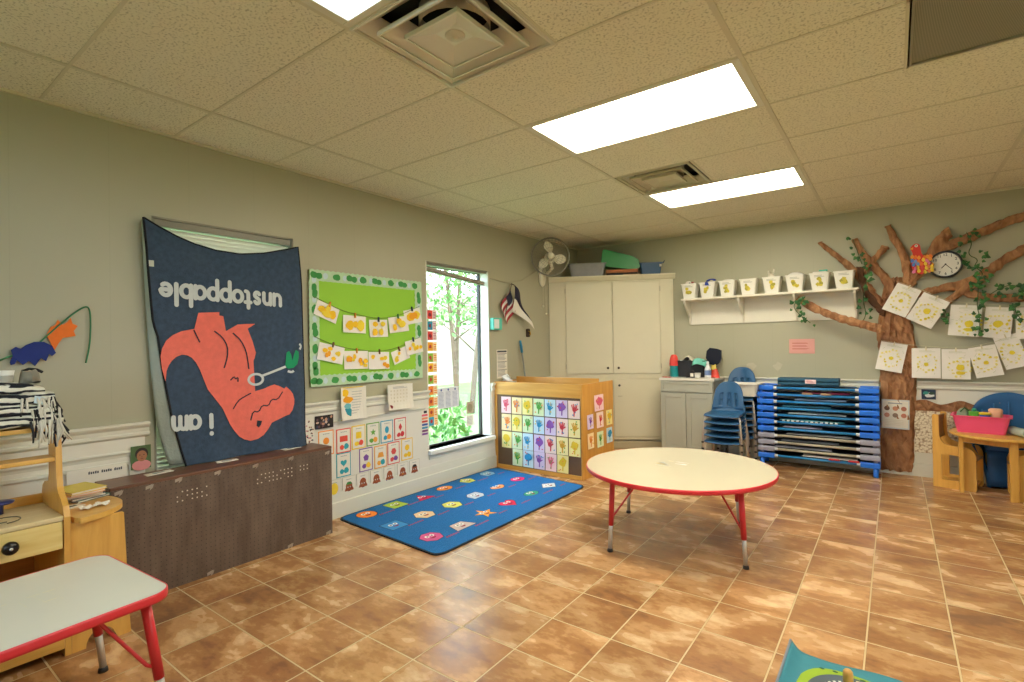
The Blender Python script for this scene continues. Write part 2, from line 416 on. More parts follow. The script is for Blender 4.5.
# windows: jamb, sill and sash with a pane
GL = glassmat('window_glass', '#f4fbff', .06)
DARK = mat('#2b2c2b', .4); FRAMEW = mat('#efeee6', .4, .03)
for i, (a, b) in enumerate((W1, W2)):
    w = bpy.data.objects.new('window_%d' % (i+1), None); COL.objects.link(w); struct(w)
    mb = MB()
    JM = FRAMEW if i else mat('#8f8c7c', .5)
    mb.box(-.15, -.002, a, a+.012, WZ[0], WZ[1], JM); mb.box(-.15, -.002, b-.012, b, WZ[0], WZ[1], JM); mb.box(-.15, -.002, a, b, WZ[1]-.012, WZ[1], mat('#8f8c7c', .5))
    mb.build('window_jamb', w)
    mb = MB(); mb.rbox(-.15, .055, a-.02, b+.02, WZ[0]-.035, WZ[0], .008, FRAMEW, plane='xy'); mb.box(0, .02, a-.01, b+.01, WZ[0]-.085, WZ[0]-.035, WHITE2)
    mb.build('window_sill', w, bevel=.004)
    mb = MB()
    for (y0, y1, z0, z1) in ((a+.012, a+.02, WZ[0], WZ[1]), (b-.03, b-.012, WZ[0], WZ[1]), (a, b, WZ[0], WZ[0]+.014), (a, b, WZ[1]-.03, WZ[1])):
        mb.box(-.145, -.115, y0, y1, z0, z1, DARK)
    mb.build('window_sash', w)
    mb = MB(); mb.box(-.132, -.128, a+.03, b-.03, WZ[0]+.022, WZ[1]-.04, GL); mb.build('window_pane', w)

n_ = 2
for spans, wall in ((FILL_WIN_R, 'r'), (FILL_WIN_F, 'f')):  # unseen windows added to the right and front walls to brighten the room
    for a, b in spans:
        n_ += 1; w = bpy.data.objects.new('window_%d' % n_, None); COL.objects.link(w); struct(w)
        fr = MB(); pn = MB()
        for p0, p1, z0, z1 in ((a, a+.05, *FILL_WIN_Z), (b-.05, b, *FILL_WIN_Z), (a, b, FILL_WIN_Z[0], FILL_WIN_Z[0]+.05), (a, b, FILL_WIN_Z[1]-.05, FILL_WIN_Z[1]), ((a+b)/2-.02, (a+b)/2+.02, *FILL_WIN_Z)):
            if wall == 'r': fr.box(XR+.05, XR+.10, p0, p1, z0, z1, FRAMEW)
            else: fr.box(p0, p1, YF-.10, YF-.05, z0, z1, FRAMEW)
        if wall == 'r': pn.box(XR+.07, XR+.075, a+.05, b-.05, FILL_WIN_Z[0]+.05, FILL_WIN_Z[1]-.05, GL); fr.box(XR-.05, XR+.14, a-.03, b+.03, FILL_WIN_Z[0]-.03, FILL_WIN_Z[0], FRAMEW)
        else: pn.box(a+.05, b-.05, YF-.075, YF-.07, FILL_WIN_Z[0]+.05, FILL_WIN_Z[1]-.05, GL); fr.box(a-.03, b+.03, YF-.14, YF+.05, FILL_WIN_Z[0]-.03, FILL_WIN_Z[0], FRAMEW)
        fr.build('window_sash', w); pn.build('window_pane', w)

# ------------------------------------------------------------------ ceiling fittings
LITW = emit('#fff3d9', 15.0, 'lit_prismatic_diffuser'); LITC = emit('#e6f4fb', 5.0, 'lit_cool_diffuser')
ALU = mat('#d9d6c6', .35, .03)
def light(x0, x1, y0, y1, lab, lm, grp='recessed fluorescent troffers in the ceiling'):
    t = thing('ceiling_light', lab, 'ceiling light', ((x0+x1)/2, (y0+y1)/2, HC), 0, grp)
    hx, hy = (x1-x0)/2, (y1-y0)/2; f = .035
    mb = MB()
    for a, b, c, d in ((-hx+.008, hx-.008, -hy+.008, -hy+f), (-hx+.008, hx-.008, hy-f, hy-.008), (-hx+.008, -hx+f+.012, -hy+f, hy-f), (hx-f-.012, hx-.008, -hy+f, hy-f)):
        mb.box(a, b, c, d, -.006, .08, ALU)
    mb.box(-hx+.01, hx-.01, -hy+.01, hy-.01, .08, .085, ALU)
    mb.build('frame', t, bevel=.003)
    mb = MB(); mb.box(-hx+f+.012, hx-f-.012, -hy+f, hy-f, .004, .010, lm); mb.build('diffuser', t)
    return t
light(1.7347, 2.9539, 2.5103, 3.1199, 'long lit ceiling light above the round table, larger of the two fully seen', LITW)
light(1.7347, 2.9539, 4.3391, 4.9487, 'lit ceiling light beside the small vent towards the cupboard wall', LITW)
light(1.7347, 2.9539, .6815, 1.2911, 'lit ceiling light with only its corner seen beside the big square air diffuser', LITC)
light(3.5635, 4.1731, 1.2911, 2.5103, 'lit ceiling light showing only a thin edge above the grey return grille', LITW)

METAL = mat('#dcd8ca', .25, .04, 6); BLACKV = mat('#15140f', .8); VENT = mat('#c9c3a8', .4, .05)
def pyr(mb, h0, z0, h1, z1, m):
    vs = [(-h0,-h0,z0),(h0,-h0,z0),(h0,h0,z0),(-h0,h0,z0),(-h1,-h1,z1),(h1,-h1,z1),(h1,h1,z1),(-h1,h1,z1)]
    mb.add(vs, [(i, (i+1) % 4, 4+(i+1) % 4, 4+i) for i in range(4)], m)
def vent(x0, x1, y0, y1, lab, m, drop, rings):
    t = thing('air_vent', lab, 'air vent', ((x0+x1)/2, (y0+y1)/2, HC), 0)
    h = (x1-x0)/2
    mb = MB(); pyr(mb, h-.012, 0, h-.012, .10, BLACKV); mb.lathe([(.13, .1), (.13, .22), (.0001, .22)], BLACKV, 24)
    mb.add([(-h+.012,-h+.012,.1),(h-.012,-h+.012,.1),(h-.012,h-.012,.1),(-h+.012,h-.012,.1)], [(0,1,2,3)], BLACKV)
    mb.lathe([(.15,.02),(.15,.1)], METAL, 24)
    mb.build('duct', t)
    mb = MB()
    for a, b, c, d in ((-h, h, -h, -h+.02), (-h, h, h-.02, h), (-h, -h+.02, -h+.02, h-.02), (h-.02, h, -h+.02, h-.02)): mb.box(a, b, c, d, -.006, .004, m)
    mb.build('frame', t, bevel=.002)
    for (ho, zo, hi, zi) in rings:
        mb = MB(); pyr(mb, ho, zo, hi, zi, m); pyr(mb, ho, zo-.004, ho, zo+.012, m); pyr(mb, ho, zo-.004, ho-.008, zo-.004, m)
        mb.build('louvre_ring', t, solid=.003)
    ho, zo, hi, zi = drop
    mb = MB(); pyr(mb, ho, zo, hi, zi, m); pyr(mb, ho, zo-.004, ho, zo+.012, m); pyr(mb, ho, zo-.004, ho-.008, zo-.004, m)
    mb.add([(-hi,-hi,zi),(hi,-hi,zi),(hi,hi,zi),(-hi,hi,zi)], [(0,1,2,3)], m)
    mb.build('centre_plate', t, solid=.003)
    return t, zi
t, zi = vent(1.7347, 2.3443, 1.2911, 1.9007, 'big shiny metal square air diffuser with stepped louvres next to a lit light', METAL, (.146, -.024, .055, .004), [(.298, -.004, .215, .055), (.224, -.018, .135, .050)])
mb = MB(); mb.lathe([(.042, zi+.004), (.042, zi-.004), (.038, zi-.009), (.011, zi-.010), (.010, zi-.018), (.0001, zi-.018)], METAL, 24); mb.build('screw_cover', t, smooth=True)
vent(1.76, 2.3243, 3.7495, 4.3191, 'small cream square ceiling vent wedged behind the far lit light', VENT, (.135, -.012, .06, .01), [(.275, -.002, .215, .05), (.205, -.008, .14, .045)])
t = thing('return_grille', 'grey perforated return air grille set in the ceiling near the far corner of frame', 'air vent', (3.8683, 2.8151, HC))
def perf():
    m, nt, N, L, B = newmat('perforated_metal')
    tc = N.new('ShaderNodeTexCoord'); mp = N.new('ShaderNodeMapping'); mp.inputs['Scale'].default_value = (1, 1, 0); L.new(tc.outputs['Object'], mp.inputs[0])
    wv = N.new('ShaderNodeTexWave'); wv.inputs['Scale'].default_value = 60; L.new(mp.outputs[0], wv.inputs['Vector'])
    cr = N.new('ShaderNodeValToRGB'); cr.color_ramp.elements[0].color = rgb('#6b6757') + (1,); cr.color_ramp.elements[1].color = rgb('#9d9884') + (1,)
    L.new(wv.outputs['Fac'], cr.inputs[0]); L.new(cr.outputs[0], B.inputs['Base Color']); B.inputs['Roughness'].default_value = .6
    return m
mb = MB(); mb.box(-.29, .29, -.29, .29, .004, .02, perf()); mb.build('grille_face', t)
mb = MB()
for a, b, c, d in ((-.302, .302, -.302, -.285), (-.302, .302, .285, .302), (-.302, -.285, -.285, .285), (.285, .302, -.285, .285)): mb.box(a, b, c, d, -.003, .03, mat('#8f8b78', .5))
mb.build('frame', t)
# ------------------------------------------------------------------ blinds at the windows
SLAT = mat('#eeeadc', .5, .03); RAILM = mat('#8d897b', .4, .05)
def interp(T, z, k=1):
    # piecewise-linear through a list of (y, z) sorted by falling z: returns y at z
    if z >= T[0][1]: return T[0][0]
    for a, b in zip(T, T[1:]):
        if z >= b[1]:
            f = (z-a[1])/(b[1]-a[1]); return a[0] + f*(b[0]-a[0])
    return T[-1][0]
t = thing('window_blind', 'white slatted blind behind the navy dinosaur blanket', 'blind', (-.06, W1[0], 0), 0, None)
mb = MB(); mb.box(-.02, .05, .015, .875, 2.055, 2.098, RAILM); mb.build('headrail', t, bevel=.004)
mb = MB()
for k in range(62):
    z = 2.035 - k*.027
    mb.obox((.012, .445, z), (.005, 0, .0155), (0, .43, 0), (-.0006, 0, .0002), SLAT)
for y in (.12, .445, .77): mb.tube([(.012, y, 2.06), (.012, y, .37)], .0012, SLAT, 5)
mb.build('slats', t)
t = thing('window_blind', 'raised blind bunched at the top of the bright open window', 'blind', (-.06, W2[0], 0))
mb = MB(); mb.box(-.02, .045, .015, .91, 2.078, 2.098, RAILM); mb.build('headrail', t, bevel=.004)
mb = MB()
for k in range(8):
    z = 2.026 - k*.0034
    mb.obox((.012, .46, z), (.022, 0, .002), (0, .43, -.036), (0, 0, .0009), SLAT if k % 2 else RAILM)
for y, zt in ((.12, 2.05), (.80, 1.995)): mb.tube([(.012, y, 2.085), (.012, y, zt)], .0016, RAILM, 5)
mb.build('slats', t)
mb = MB(); mb.obox((.012, .46, 1.993), (.022, 0, 0), (0, .43, -.036), (0, 0, .006), RAILM); mb.build('bottom_rail', t, bevel=.002)

# ------------------------------------------------------------------ the blanket hung over the first window
NAVY = mat('#3c4f66', .95, .42, 34, bump=.5, bscale=160); NEDGE = mat('#15181f', .9, .1, 20); PALE = mat('#a9b6ae', .9, .1, 20, bump=.3)
CORAL = mat('#f0796a', .95, .14, 30, bump=.4, bscale=160); PRINT = mat('#cdd6d8', .95, .05, 30); INK = mat('#27303f', .9); GREENC = mat('#1f9a68', .9, .08)
TOPE = [(1.111,2.079),(1.181,2.041),(1.281,1.995),(1.367,1.966),(1.489,1.942),(1.641,1.937),(1.805,1.965),(1.996,2.021),(2.062,2.044)]
LEFTE = [(1.111,2.079),(1.122,1.919),(1.133,1.718),(1.152,1.466),(1.173,1.41),(1.197,1.194),(1.237,.925),(1.309,.617)]
RIGHTE = [(2.062,2.044),(2.086,1.741),(2.09,1.448),(2.098,.999),(2.090,.615)]
def along(T, a):
    L = [0]
    for p, q in zip(T, T[1:]): L.append(L[-1] + abs(q[0]-p[0]))
    s = a*L[-1]
    for i in range(len(T)-1):
        if s <= L[i+1] + 1e-9:
            f = (s-L[i])/((L[i+1]-L[i]) or 1); return (T[i][0]+f*(T[i+1][0]-T[i][0]), T[i][1]+f*(T[i+1][1]-T[i][1]))
    return T[-1]
def drape(y, z):
    a = (y-1.11)/.97; d = max(0, min(1, (2.05-z)/1.45))
    x = .055 + .012*math.sin(9.5*y + 1.4*z + .6)*d + .010*math.sin(23*y - 2*z)*d*d
    # taut diagonal folds running down from the two pinned corners
    for (cy, cz, sgn) in ((1.115, 2.07, 1), (2.06, 2.04, -1)):
        r = math.hypot(y-cy, z-cz); an = math.atan2(cz-z, (y-cy)*sgn)
        x += .007*math.sin(an*9)*math.exp(-r*2.2)*min(1, r*6)
    if a > .86: x += .022*math.sin((a-.86)/.14*PI)*d
    if z < .72: x += (.72-z)*.16
    return x
t = thing('dinosaur_blanket', 'navy blanket hung upside down over the window with a coral dinosaur and white lettering', 'blanket', (0, 0, 0))
def bl(a, b):
    ty, tz = along(TOPE, a); by, bz = 1.309 + a*(2.09-1.309), .619 - .003*a
    z = tz + b*(bz-tz)
    y0 = interp(LEFTE, z); y1 = interp(RIGHTE, z)
    a_ = (ty-1.111)/(2.062-1.111)
    y = y0 + a_*(y1-y0)
    return (drape(y, z), y, z)
mb = MB(); mb.grid(bl, 120, 130, NAVY); mb.build('cloth', t, smooth=True, solid=.006)
# dark bound edge
mb = MB()
loop = [bl(i/40, 0) for i in range(41)] + [bl(1, j/30) for j in range(1, 31)]
mb.tube([(x+.002, y, z) for x, y, z in loop], .005, NEDGE, 6)
mb.tube([(x+.002, y, z) for x, y, z in [bl(0, j/30) for j in range(31)]], .0065, NEDGE, 6)
mb.build('binding', t, smooth=True)
# pale underside curling back along one edge
BK = [(1.114,2.074),(1.119,1.822),(1.126,1.619),(1.135,1.41),(1.152,1.135),(1.170,.895),(1.205,.733),(1.232,.635)]
def bk(a, b):
    z = 2.07 + b*(.635-2.07); y1 = interp(LEFTE, z); y0 = interp(BK, z)
    x1 = drape(y1, z)
    return (x1 - .004 - a*.030, y1 + (y0-y1)*a, z)
mb = MB(); mb.grid(bk, 4, 30, PALE); o = mb.build('folded_underside', t, smooth=True, solid=.004); o['label'] = 'pale grey underside'
mb = MB(); mb.box(.062, .066, 1.128, 1.158, 1.80, 1.835, mat('#c9cfc4', .7)); o = mb.build('care_tag', t)
def printed(P, m, name, lab=None, sub=3, off=.009, faces=None):
    bm = bmesh.new()
    if faces is None:
        vs = [bm.verts.new((0, y, z)) for y, z in P]; bm.faces.new(vs)
    else:
        vs = [bm.verts.new((0, y, z)) for y, z in P]
        for f in faces:
            try: bm.faces.new([vs[i] for i in f])
            except ValueError: pass
    bmesh.ops.triangulate(bm, faces=bm.faces)
    if sub > 1:      # slice on a 2 cm grid so that the print follows the folds
        ys_ = [v.co.y for v in bm.verts]; zs_ = [v.co.z for v in bm.verts]
        for lo, hi, no in ((min(ys_), max(ys_), (0, 1, 0)), (min(zs_), max(zs_), (0, 0, 1))):
            q = lo + .02
            while q < hi - .002:
                bmesh.ops.bisect_plane(bm, geom=bm.verts[:] + bm.edges[:] + bm.faces[:], plane_co=(0, q, q), plane_no=no, dist=1e-5); q += .02
        bmesh.ops.triangulate(bm, faces=bm.faces)
    if sub > 1:
        bmesh.ops.remove_doubles(bm, verts=bm.verts, dist=.0006)
        bmesh.ops.dissolve_degenerate(bm, edges=bm.edges, dist=.0004)
    for v in bm.verts: v.co.x = drape(v.co.y, v.co.z) + off
    bm.normal_update()
    for f in bm.faces:
        if f.normal.x < 0: f.normal_flip()
    me = bpy.data.meshes.new(name); bm.to_mesh(me); bm.free()
    me.materials.append(m)
    o = bpy.data.objects.new(name, me); COL.objects.link(o); o.parent = t
    if lab: o['label'] = lab
    return o
DINO = [(1.207,1.133),(1.190,1.206),(1.184,1.278),(1.192,1.326),(1.215,1.374),(1.250,1.405),(1.296,1.428),(1.369,1.443),(1.383,1.501),(1.393,1.542),(1.45,1.547),(1.515,1.551),(1.499,1.533),(1.539,1.526),(1.475,1.478),(1.484,1.451),(1.554,1.431),(1.599,1.41),(1.627,1.475),(1.68,1.48),(1.742,1.482),(1.691,1.448),(1.669,1.404),(1.723,1.367),(1.744,1.289),(1.735,1.25),(1.716,1.212),(1.715,1.191),(1.692,1.182),(1.694,1.13),(1.7,1.087),(1.709,1.025),(1.75,1.035),(1.792,1.045),(1.83,1.06),(1.864,1.068),(1.90,1.055),(1.938,1.034),(1.95,1.047),(1.975,1.02),(1.991,.993),(1.999,.955),(1.997,.92),(1.985,.88),(1.966,.851),(1.91,.83),(1.846,.809),(1.82,.77),(1.788,.734),(1.75,.713),(1.705,.705),(1.668,.72),(1.638,.743),(1.605,.785),(1.575,.832),(1.526,.942),(1.442,1.066),(1.42,1.13),(1.396,1.196),(1.375,1.238),(1.351,1.267),(1.325,1.283),(1.295,1.287),(1.265,1.275),(1.24,1.252),(1.224,1.225),(1.213,1.193)]
printed(DINO, CORAL, 'printed_dinosaur', 'coral red dinosaur print', sub=7)
def stroke(P, w, m, name, off=.008):
    P = [tuple(p) for p in smooth_line([(a, b, 0) for a, b in P], 1)]
    A, B = ribbon([(p[0], p[1]) for p in P], w)
    return A, B
def strokes(Ls, w, m, name, lab=None, off=.013):
    vs = []; fs = []
    for P in Ls:
        A, B = stroke(P, w, m, name); b = len(vs); n = len(A); vs += A + B
        fs += [(b+i, b+i+1, b+n+i+1, b+n+i) for i in range(n-1)]
    return printed(vs, m, name, lab, 1, off, fs)
strokes([[(1.364,1.436),(1.381,1.398),(1.398,1.361)], [(1.483,1.431),(1.531,1.392),(1.562,1.333),(1.561,1.267),(1.539,1.196)], [(1.595,1.419),(1.647,1.372),(1.679,1.305),(1.691,1.236),(1.697,1.182)],
         [(1.595,.928),(1.628,.978),(1.668,1.001),(1.709,1.021)], [(1.706,.841),(1.721,.901),(1.755,.89),(1.777,.936),(1.819,.924),(1.841,.971),(1.885,.96),(1.923,1.014)],
         [(1.578,1.115),(1.604,1.14),(1.611,1.119),(1.628,1.134),(1.627,1.102)]], .008, INK, 'printed_outlines', 'dark drawn lines of the dinosaur')
printed([(1.745,.836),(1.775,.83),(1.768,.806),(1.754,.787),(1.741,.802)], INK, 'printed_eye', 'dark eye', 0, .013)
printed([(1.945,1.187),(1.955,1.227),(1.956,1.285),(1.972,1.296),(1.986,1.27),(1.993,1.226),(2.006,1.269),(2.02,1.303),(2.042,1.29),(2.044,1.253),(2.03,1.203),(2.001,1.177),(1.963,1.172)], GREENC, 'printed_claw', 'green grabber claw', 1, .011)
ring = [(1.74+.045*math.cos(2*PI*k/14), 1.111+.036*math.sin(2*PI*k/14)) for k in range(15)]
strokes([[(1.772,1.13),(1.948,1.187)], ring, [(2.052,1.305),(2.066,1.33),(2.05,1.345)], [(1.96,1.155),(1.985,1.145),(2.0,1.155)]], .016, PRINT, 'printed_stick', 'white grabber stick')
# lettering: printed upright on the blanket, which hangs upside down
def arc(cx, cy, r, a0, a1, n=12): return [(cx+r*math.cos(math.radians(a0+(a1-a0)*k/n)), cy+r*math.sin(math.radians(a0+(a1-a0)*k/n))) for k in range(n+1)]
O_ = arc(.44, .5, .38, 0, 360, 22)
GLY = {'o': (.88, [O_]), 'u': (.86, [[(.12,.9),(.12,.45)] + arc(.43,.43,.31,180,360) + [(.74,.9)], [(.74,.9),(.74,.1)]]), 'n': (.86, [[(.12,.1),(.12,.9)], [(.12,.5)] + arc(.43,.57,.31,180,0) + [(.74,.1)]]),
       's': (.74, [arc(.37,.70,.20,20,200,8)[:-1] + [(.20,.60),(.37,.5),(.54,.40)] + arc(.37,.30,.20,20,-160,8)]), 't': (.62, [[(.28,1.25),(.28,.3)] + arc(.46,.28,.18,180,280,5), [(.08,.86),(.54,.86)]]),
       'p': (.90, [O_, [(.10,.9),(.10,-.42)]]), 'a': (.92, [O_, [(.80,.9),(.80,.1)]]), 'b': (.90, [O_, [(.10,1.42),(.10,.1)]]), 'l': (.34, [[(.15,1.42),(.15,.1)]]), 'e': (.86, [[(.10,.5),(.80,.5)] + arc(.44,.5,.36,0,310,18)]),
       'i': (.34, [[(.15,.9),(.15,.1)], [(.15,1.30),(.15,1.34)]]), 'm': (1.30, [[(.12,.1),(.12,.9)], [(.12,.6)] + arc(.38,.62,.26,180,0,8) + [(.64,.1)], [(.64,.6)] + arc(.90,.62,.26,180,0,8) + [(1.16,.1)]]), ' ': (.45, [])}
def turned_text(body, xh, y_right, y_left, z_base, slope, wgt):
    """rounded hand-cut letters; the blanket hangs upside down, so they run from right to left, feet up"""
    tot = sum(GLY[c][0] + .12 for c in body); x = 0; vs = []; fs = []
    def put(u, v):
        f = u/tot; return (y_right + f*(y_left-y_right), z_base + slope*f - v*xh)
    k_ = abs(y_right-y_left)/tot/xh
    for c in body:
        w, S = GLY[c]
        for P in S:
            Q = [(x+p[0], p[1]) for p in P]; wu = wgt
            A, B = ribbon([(q[0]*k_, q[1]) for q in Q], wu); b = len(vs); n = len(Q)
            vs += [put(a_[0]/k_, a_[1]) for a_ in A] + [put(a_[0]/k_, a_[1]) for a_ in B]
            fs += [(b+i, b+i+1, b+n+i+1, b+n+i) for i in range(n-1)]
            for e in (Q[0], Q[-1]):
                b = len(vs); vs += [put(e[0] + wu/2*math.cos(2*PI*q/10)/k_, e[1] + wu/2*math.sin(2*PI*q/10)) for q in range(10)]; fs.append(tuple(range(b, b+10)))
        x += w + .12
    printed(vs, PRINT, 'printed_lettering', 'white upside-down lettering', 1, .011, fs)
turned_text('unstoppable', .094, 1.928, 1.176, 1.697, .024, .265)
turned_text('i am', .094, 1.468, 1.225, .916, .014, .265)

# ------------------------------------------------------------------ green display board with two strings of paintings
LIME = mat('#97d13c', .7, .05, 5); LEAFB = mat('#3f9a4a', .7, .2, 25); LEAFL = mat('#b9d9b4', .7, .1, 20); SKYB = mat('#c3dbe0', .7, .08, 20)
t = thing('display_board', 'lime green paper display board with a leafy border between blanket and window', 'display board')
W_, H_ = 1.125, .87
on_left(t, 2.172, 1.026, .013)
mb = MB(); mb.box(0, W_, 0, H_, 0, .006, LIME); mb.build('backing_paper', t)
def scallop(x0, y0, x1, y1, n, w, horiz):
    P = []
    for k in range(n+1):
        f = k/n; b = .006*math.sin(k*PI)
        P.append(f)
    return P
rr = random.Random(3)
for (x0, x1, y0, y1) in ((0, W_, H_-.075, H_), (0, W_, 0, .075), (0, .075, .075, H_-.075), (W_-.075, W_, .075, H_-.075)):
    mb = MB(); hz = (x1-x0) > (y1-y0); L_ = (x1-x0) if hz else (y1-y0); n = round(L_/.045)
    # wavy-edged strip
    def edge(k, side):
        wv = .008*abs(math.sin(k*PI/2)) + .002
        f = k/(2*n)
        if hz: return (x0+f*(x1-x0), (y1+wv) if side else (y0-wv*.3))
        return ((x1+wv*.3) if side else (x0-wv), y0+f*(y1-y0))
    P = [edge(k, 0) for k in range(2*n+1)] + [edge(k, 1) for k in range(2*n, -1, -1)]
    mb.prism(P, .0065, .0085, LEAFL)
    m = round(L_/.15)
    for k in range(m):
        f = (k+.5)/m + rr.uniform(-.02, .02)
        cx, cy = (x0+f*(x1-x0), (y0+y1)/2) if hz else ((x0+x1)/2, y0+f*(y1-y0))
        for dx, dy, a in ((-.022, .004, .032), (.02, -.002, .03)) if (k % 2 == 0) else ((0, 0, .034),):
            ex, ey = (dx, dy) if hz else (dy, dx)
            mb.flat(blob(cx+ex, cy+ey, a*(1 if hz else .75), a*(.8 if hz else 1.1), 12, .12, rr), .0092, LEAFB)
        gx, gy = (cx+.075, cy) if hz else (cx, cy+.075)
        if f < .9: mb.flat(blob(gx, gy, .02, .024, 9, .2, rr), .0090, SKYB)
    mb.build('leaf_border', t)
PAPER = mat('#efece6', .7, .03, 8); YEL = mat('#f3c41c', .7, .1, 20); YEL2 = mat('#f0d43a', .7, .1, 20); ORA = mat('#f0a51f', .7, .1, 20)
STR = mat('#6a7a3a', .8); PINS = {'orange': mat('#e2932c', .5), 'navy': mat('#243a52', .5), 'green': mat('#3c7d3a', .5), 'brown': mat('#7b5a34', .5)}
S1 = [(2.2,1.70),(2.42,1.605),(2.66,1.565),(2.8,1.55),(3.0,1.575),(3.27,1.68)]
S2 = [(2.2,1.40),(2.4,1.32),(2.66,1.285),(2.8,1.275),(3.0,1.30),(3.27,1.40)]
for nm, S, lab in (('upper', S1, 'thin string holding the upper row of yellow paintings on the green board'), ('lower', S2, 'thin string holding the lower row of yellow paintings on the green board')):
    mb = MB(); mb.tube([(.026, y, z) for y, z in [(p.x, p.y) for p in smooth_line([(a, b, 0) for a, b in S], 2)]], .0022, STR, 5)
    tag(mb.build('string'), lab, 'string')
QUADS = [
 ('upper', [(2.22,1.682),(2.418,1.608),(2.389,1.49),(2.21,1.569)], 'tilted with one broad three-lobed print, nearest the blanket', 'orange', 3),
 ('upper', [(2.453,1.57),(2.672,1.561),(2.66,1.422),(2.442,1.436)], 'with two smeared yellow prints, second from the blanket', 'orange', 2),
 ('upper', [(2.702,1.538),(2.889,1.543),(2.897,1.397),(2.699,1.397)], 'with four separate yellow ovals under a dark peg', 'navy', 4),
 ('upper', [(2.889,1.56),(3.102,1.584),(3.135,1.46),(2.919,1.423)], 'with one yellow fan shape, second from the window', 'green', 1),
 ('upper', [(3.069,1.627),(3.259,1.663),(3.294,1.536),(3.101,1.504)], 'filled by a wide yellow patch, nearest the window', 'navy', 5),
 ('lower', [(2.24,1.359),(2.458,1.31),(2.438,1.185),(2.221,1.223)], 'tilted with loose yellow spots, nearest the blanket', 'brown', 7),
 ('lower', [(2.458,1.286),(2.687,1.282),(2.684,1.134),(2.455,1.145)], 'crowded with yellow blots under an orange peg', 'orange', 9),
 ('lower', [(2.687,1.273),(2.905,1.269),(2.903,1.123),(2.684,1.134)], 'with a few small pale spots in the middle', 'brown', 6),
 ('lower', [(2.916,1.26),(3.097,1.318),(3.142,1.228),(2.969,1.146)], 'swung askew with a diagonal of yellow spots', 'brown', 4),
 ('lower', [(3.075,1.354),(3.266,1.389),(3.30,1.26),(3.107,1.238)], 'with a cross of yellow strokes, nearest the window', 'navy', 8)]
for i, (row, Q, lab, pc, n) in enumerate(QUADS):
    c = (sum(q[0] for q in Q)/4, sum(q[1] for q in Q)/4)
    ang = math.atan2(Q[1][1]-Q[0][1], Q[1][0]-Q[0][0]); w = (math.dist(Q[0], Q[1])+math.dist(Q[3], Q[2]))/2; h = (math.dist(Q[0], Q[3])+math.dist(Q[1], Q[2]))/2
    t = thing('handprint_painting', 'painting on the green board\'s %s string %s' % (row, lab), 'painting', group='yellow paintings pegged on the green board')
    rr = random.Random(i+20)
    def sheet(a, b, w=w, h=h): return ((a-.5)*w, (b-.5)*h, .006+.006*(1-b)**2+.003*math.sin(a*4+i))
    mb = MB(); mb.grid(sheet, 6, 5, PAPER)
    spots = []
    if n == 3: spots = [(-.05,0,.036,.026),(0,.028,.022,.036),(.045,-.006,.034,.034),(0,-.022,.05,.024)]
    elif n == 2: spots = [(-.05,-.01,.04,.038),(.05,-.008,.038,.042),(0,0,.025,.026)]
    elif n == 4 and row == 'upper': spots = [(-.038,.036,.025,.023),(.04,.036,.025,.02),(-.045,-.032,.027,.032),(.02,-.028,.024,.03)]
    elif n == 1: spots = [(.0,.03,.03,.028),(.03,.0,.04,.034),(-.05,-.02,.022,.03)]
    elif n == 5: spots = [(-.03,.0,.05,.036),(.04,.006,.042,.036),(.0,.004,.05,.03)]
    else:
        for k in range(n): spots.append((rr.uniform(-.37, .37)*w, rr.uniform(-.33, .30)*h, rr.uniform(.014, .024), rr.uniform(.013, .022)))
    for k, (x, y, a, b) in enumerate(spots):
        mb.flat(blob(x, y, a, b, 12, .15, rr), .0165+.0003*k, (YEL, YEL2, ORA)[k % 3 if n > 4 else k % 2])
    mb.build('sheet', t)
    mb = MB(); mb.obox((0, h/2+.002, .016), (.005, 0, 0), (0, .02, 0), (0, 0, .004), PINS[pc]); mb.obox((.0, h/2+.004, .008), (.005, 0, 0), (0, .02, .002), (0, 0, .003), PINS[pc])
    o = mb.build('clothes_peg', t, bevel=.001); o['label'] = pc + ' clothes peg'
    on_left(t, c[0], c[1], .020 + .004*(i % 2), ang)
# ------------------------------------------------------------------ papers and pictures on the window wall
CREAM = mat('#e9e5d8', .7, .03, 8); GREY = mat('#9aa0a4', .7); INKB = mat('#4a4f55', .7); SAND = mat('#d9d2bd', .7)
def lines(mb, x0, x1, y0, y1, n, m, z=.004, h=.0035, ragged=.25, rnd=None):
    rnd = rnd or random.Random(n)
    for k in range(n):
        y = y1 - (k+.5)*(y1-y0)/n
        mb.flat([(x0, y-h/2), (x1-rnd.random()*ragged*(x1-x0), y-h/2), (x1-rnd.random()*ragged*(x1-x0), y+h/2), (x0, y+h/2)], z, m)
def curl(w, h, d, n=8):
    return lambda a, b: ((a-.5)*w, (b-.5)*h, .002 + d*max(0, abs(a-.5)*2-.2)**2 + d*.5*(1-b)**3)
t = thing('calendar_sheet', 'curling paper with yellow blocks and a teal picture hung under the green board', 'paper')
mb = MB(); mb.grid(curl(.235, .255, .03), 8, 6, CREAM)
mb.flat(blob(-.075, .085, .035, .03, 10), .014, YEL); mb.flat(blob(-.05, .03, .045, .028, 10), .013, ORA)
mb.flat([(-.10,-.125),(-.02,-.122),(-.015,-.05),(-.05,-.015),(-.085,-.05)], .013, mat('#2e97a8', .7)); mb.flat(blob(-.05,-.02,.03,.022,10), .0135, mat('#78c4cb', .7))
lines(mb, -.01, .10, -.09, .10, 9, GREY, .0105); mb.build('sheet', t)
mb = MB()
for y0, y1, x0, x1 in ((.122,.128,-.117,.117),(-.128,-.122,-.117,.117)): mb.box(x0, x1, y0, y1, .012, .0135, YEL2)
mb.build('coloured_edge', t)
on_left(t, 2.515, .874, .042)
t = thing('calendar_sheet', 'curling white calendar page hung under the green board near the window', 'paper')
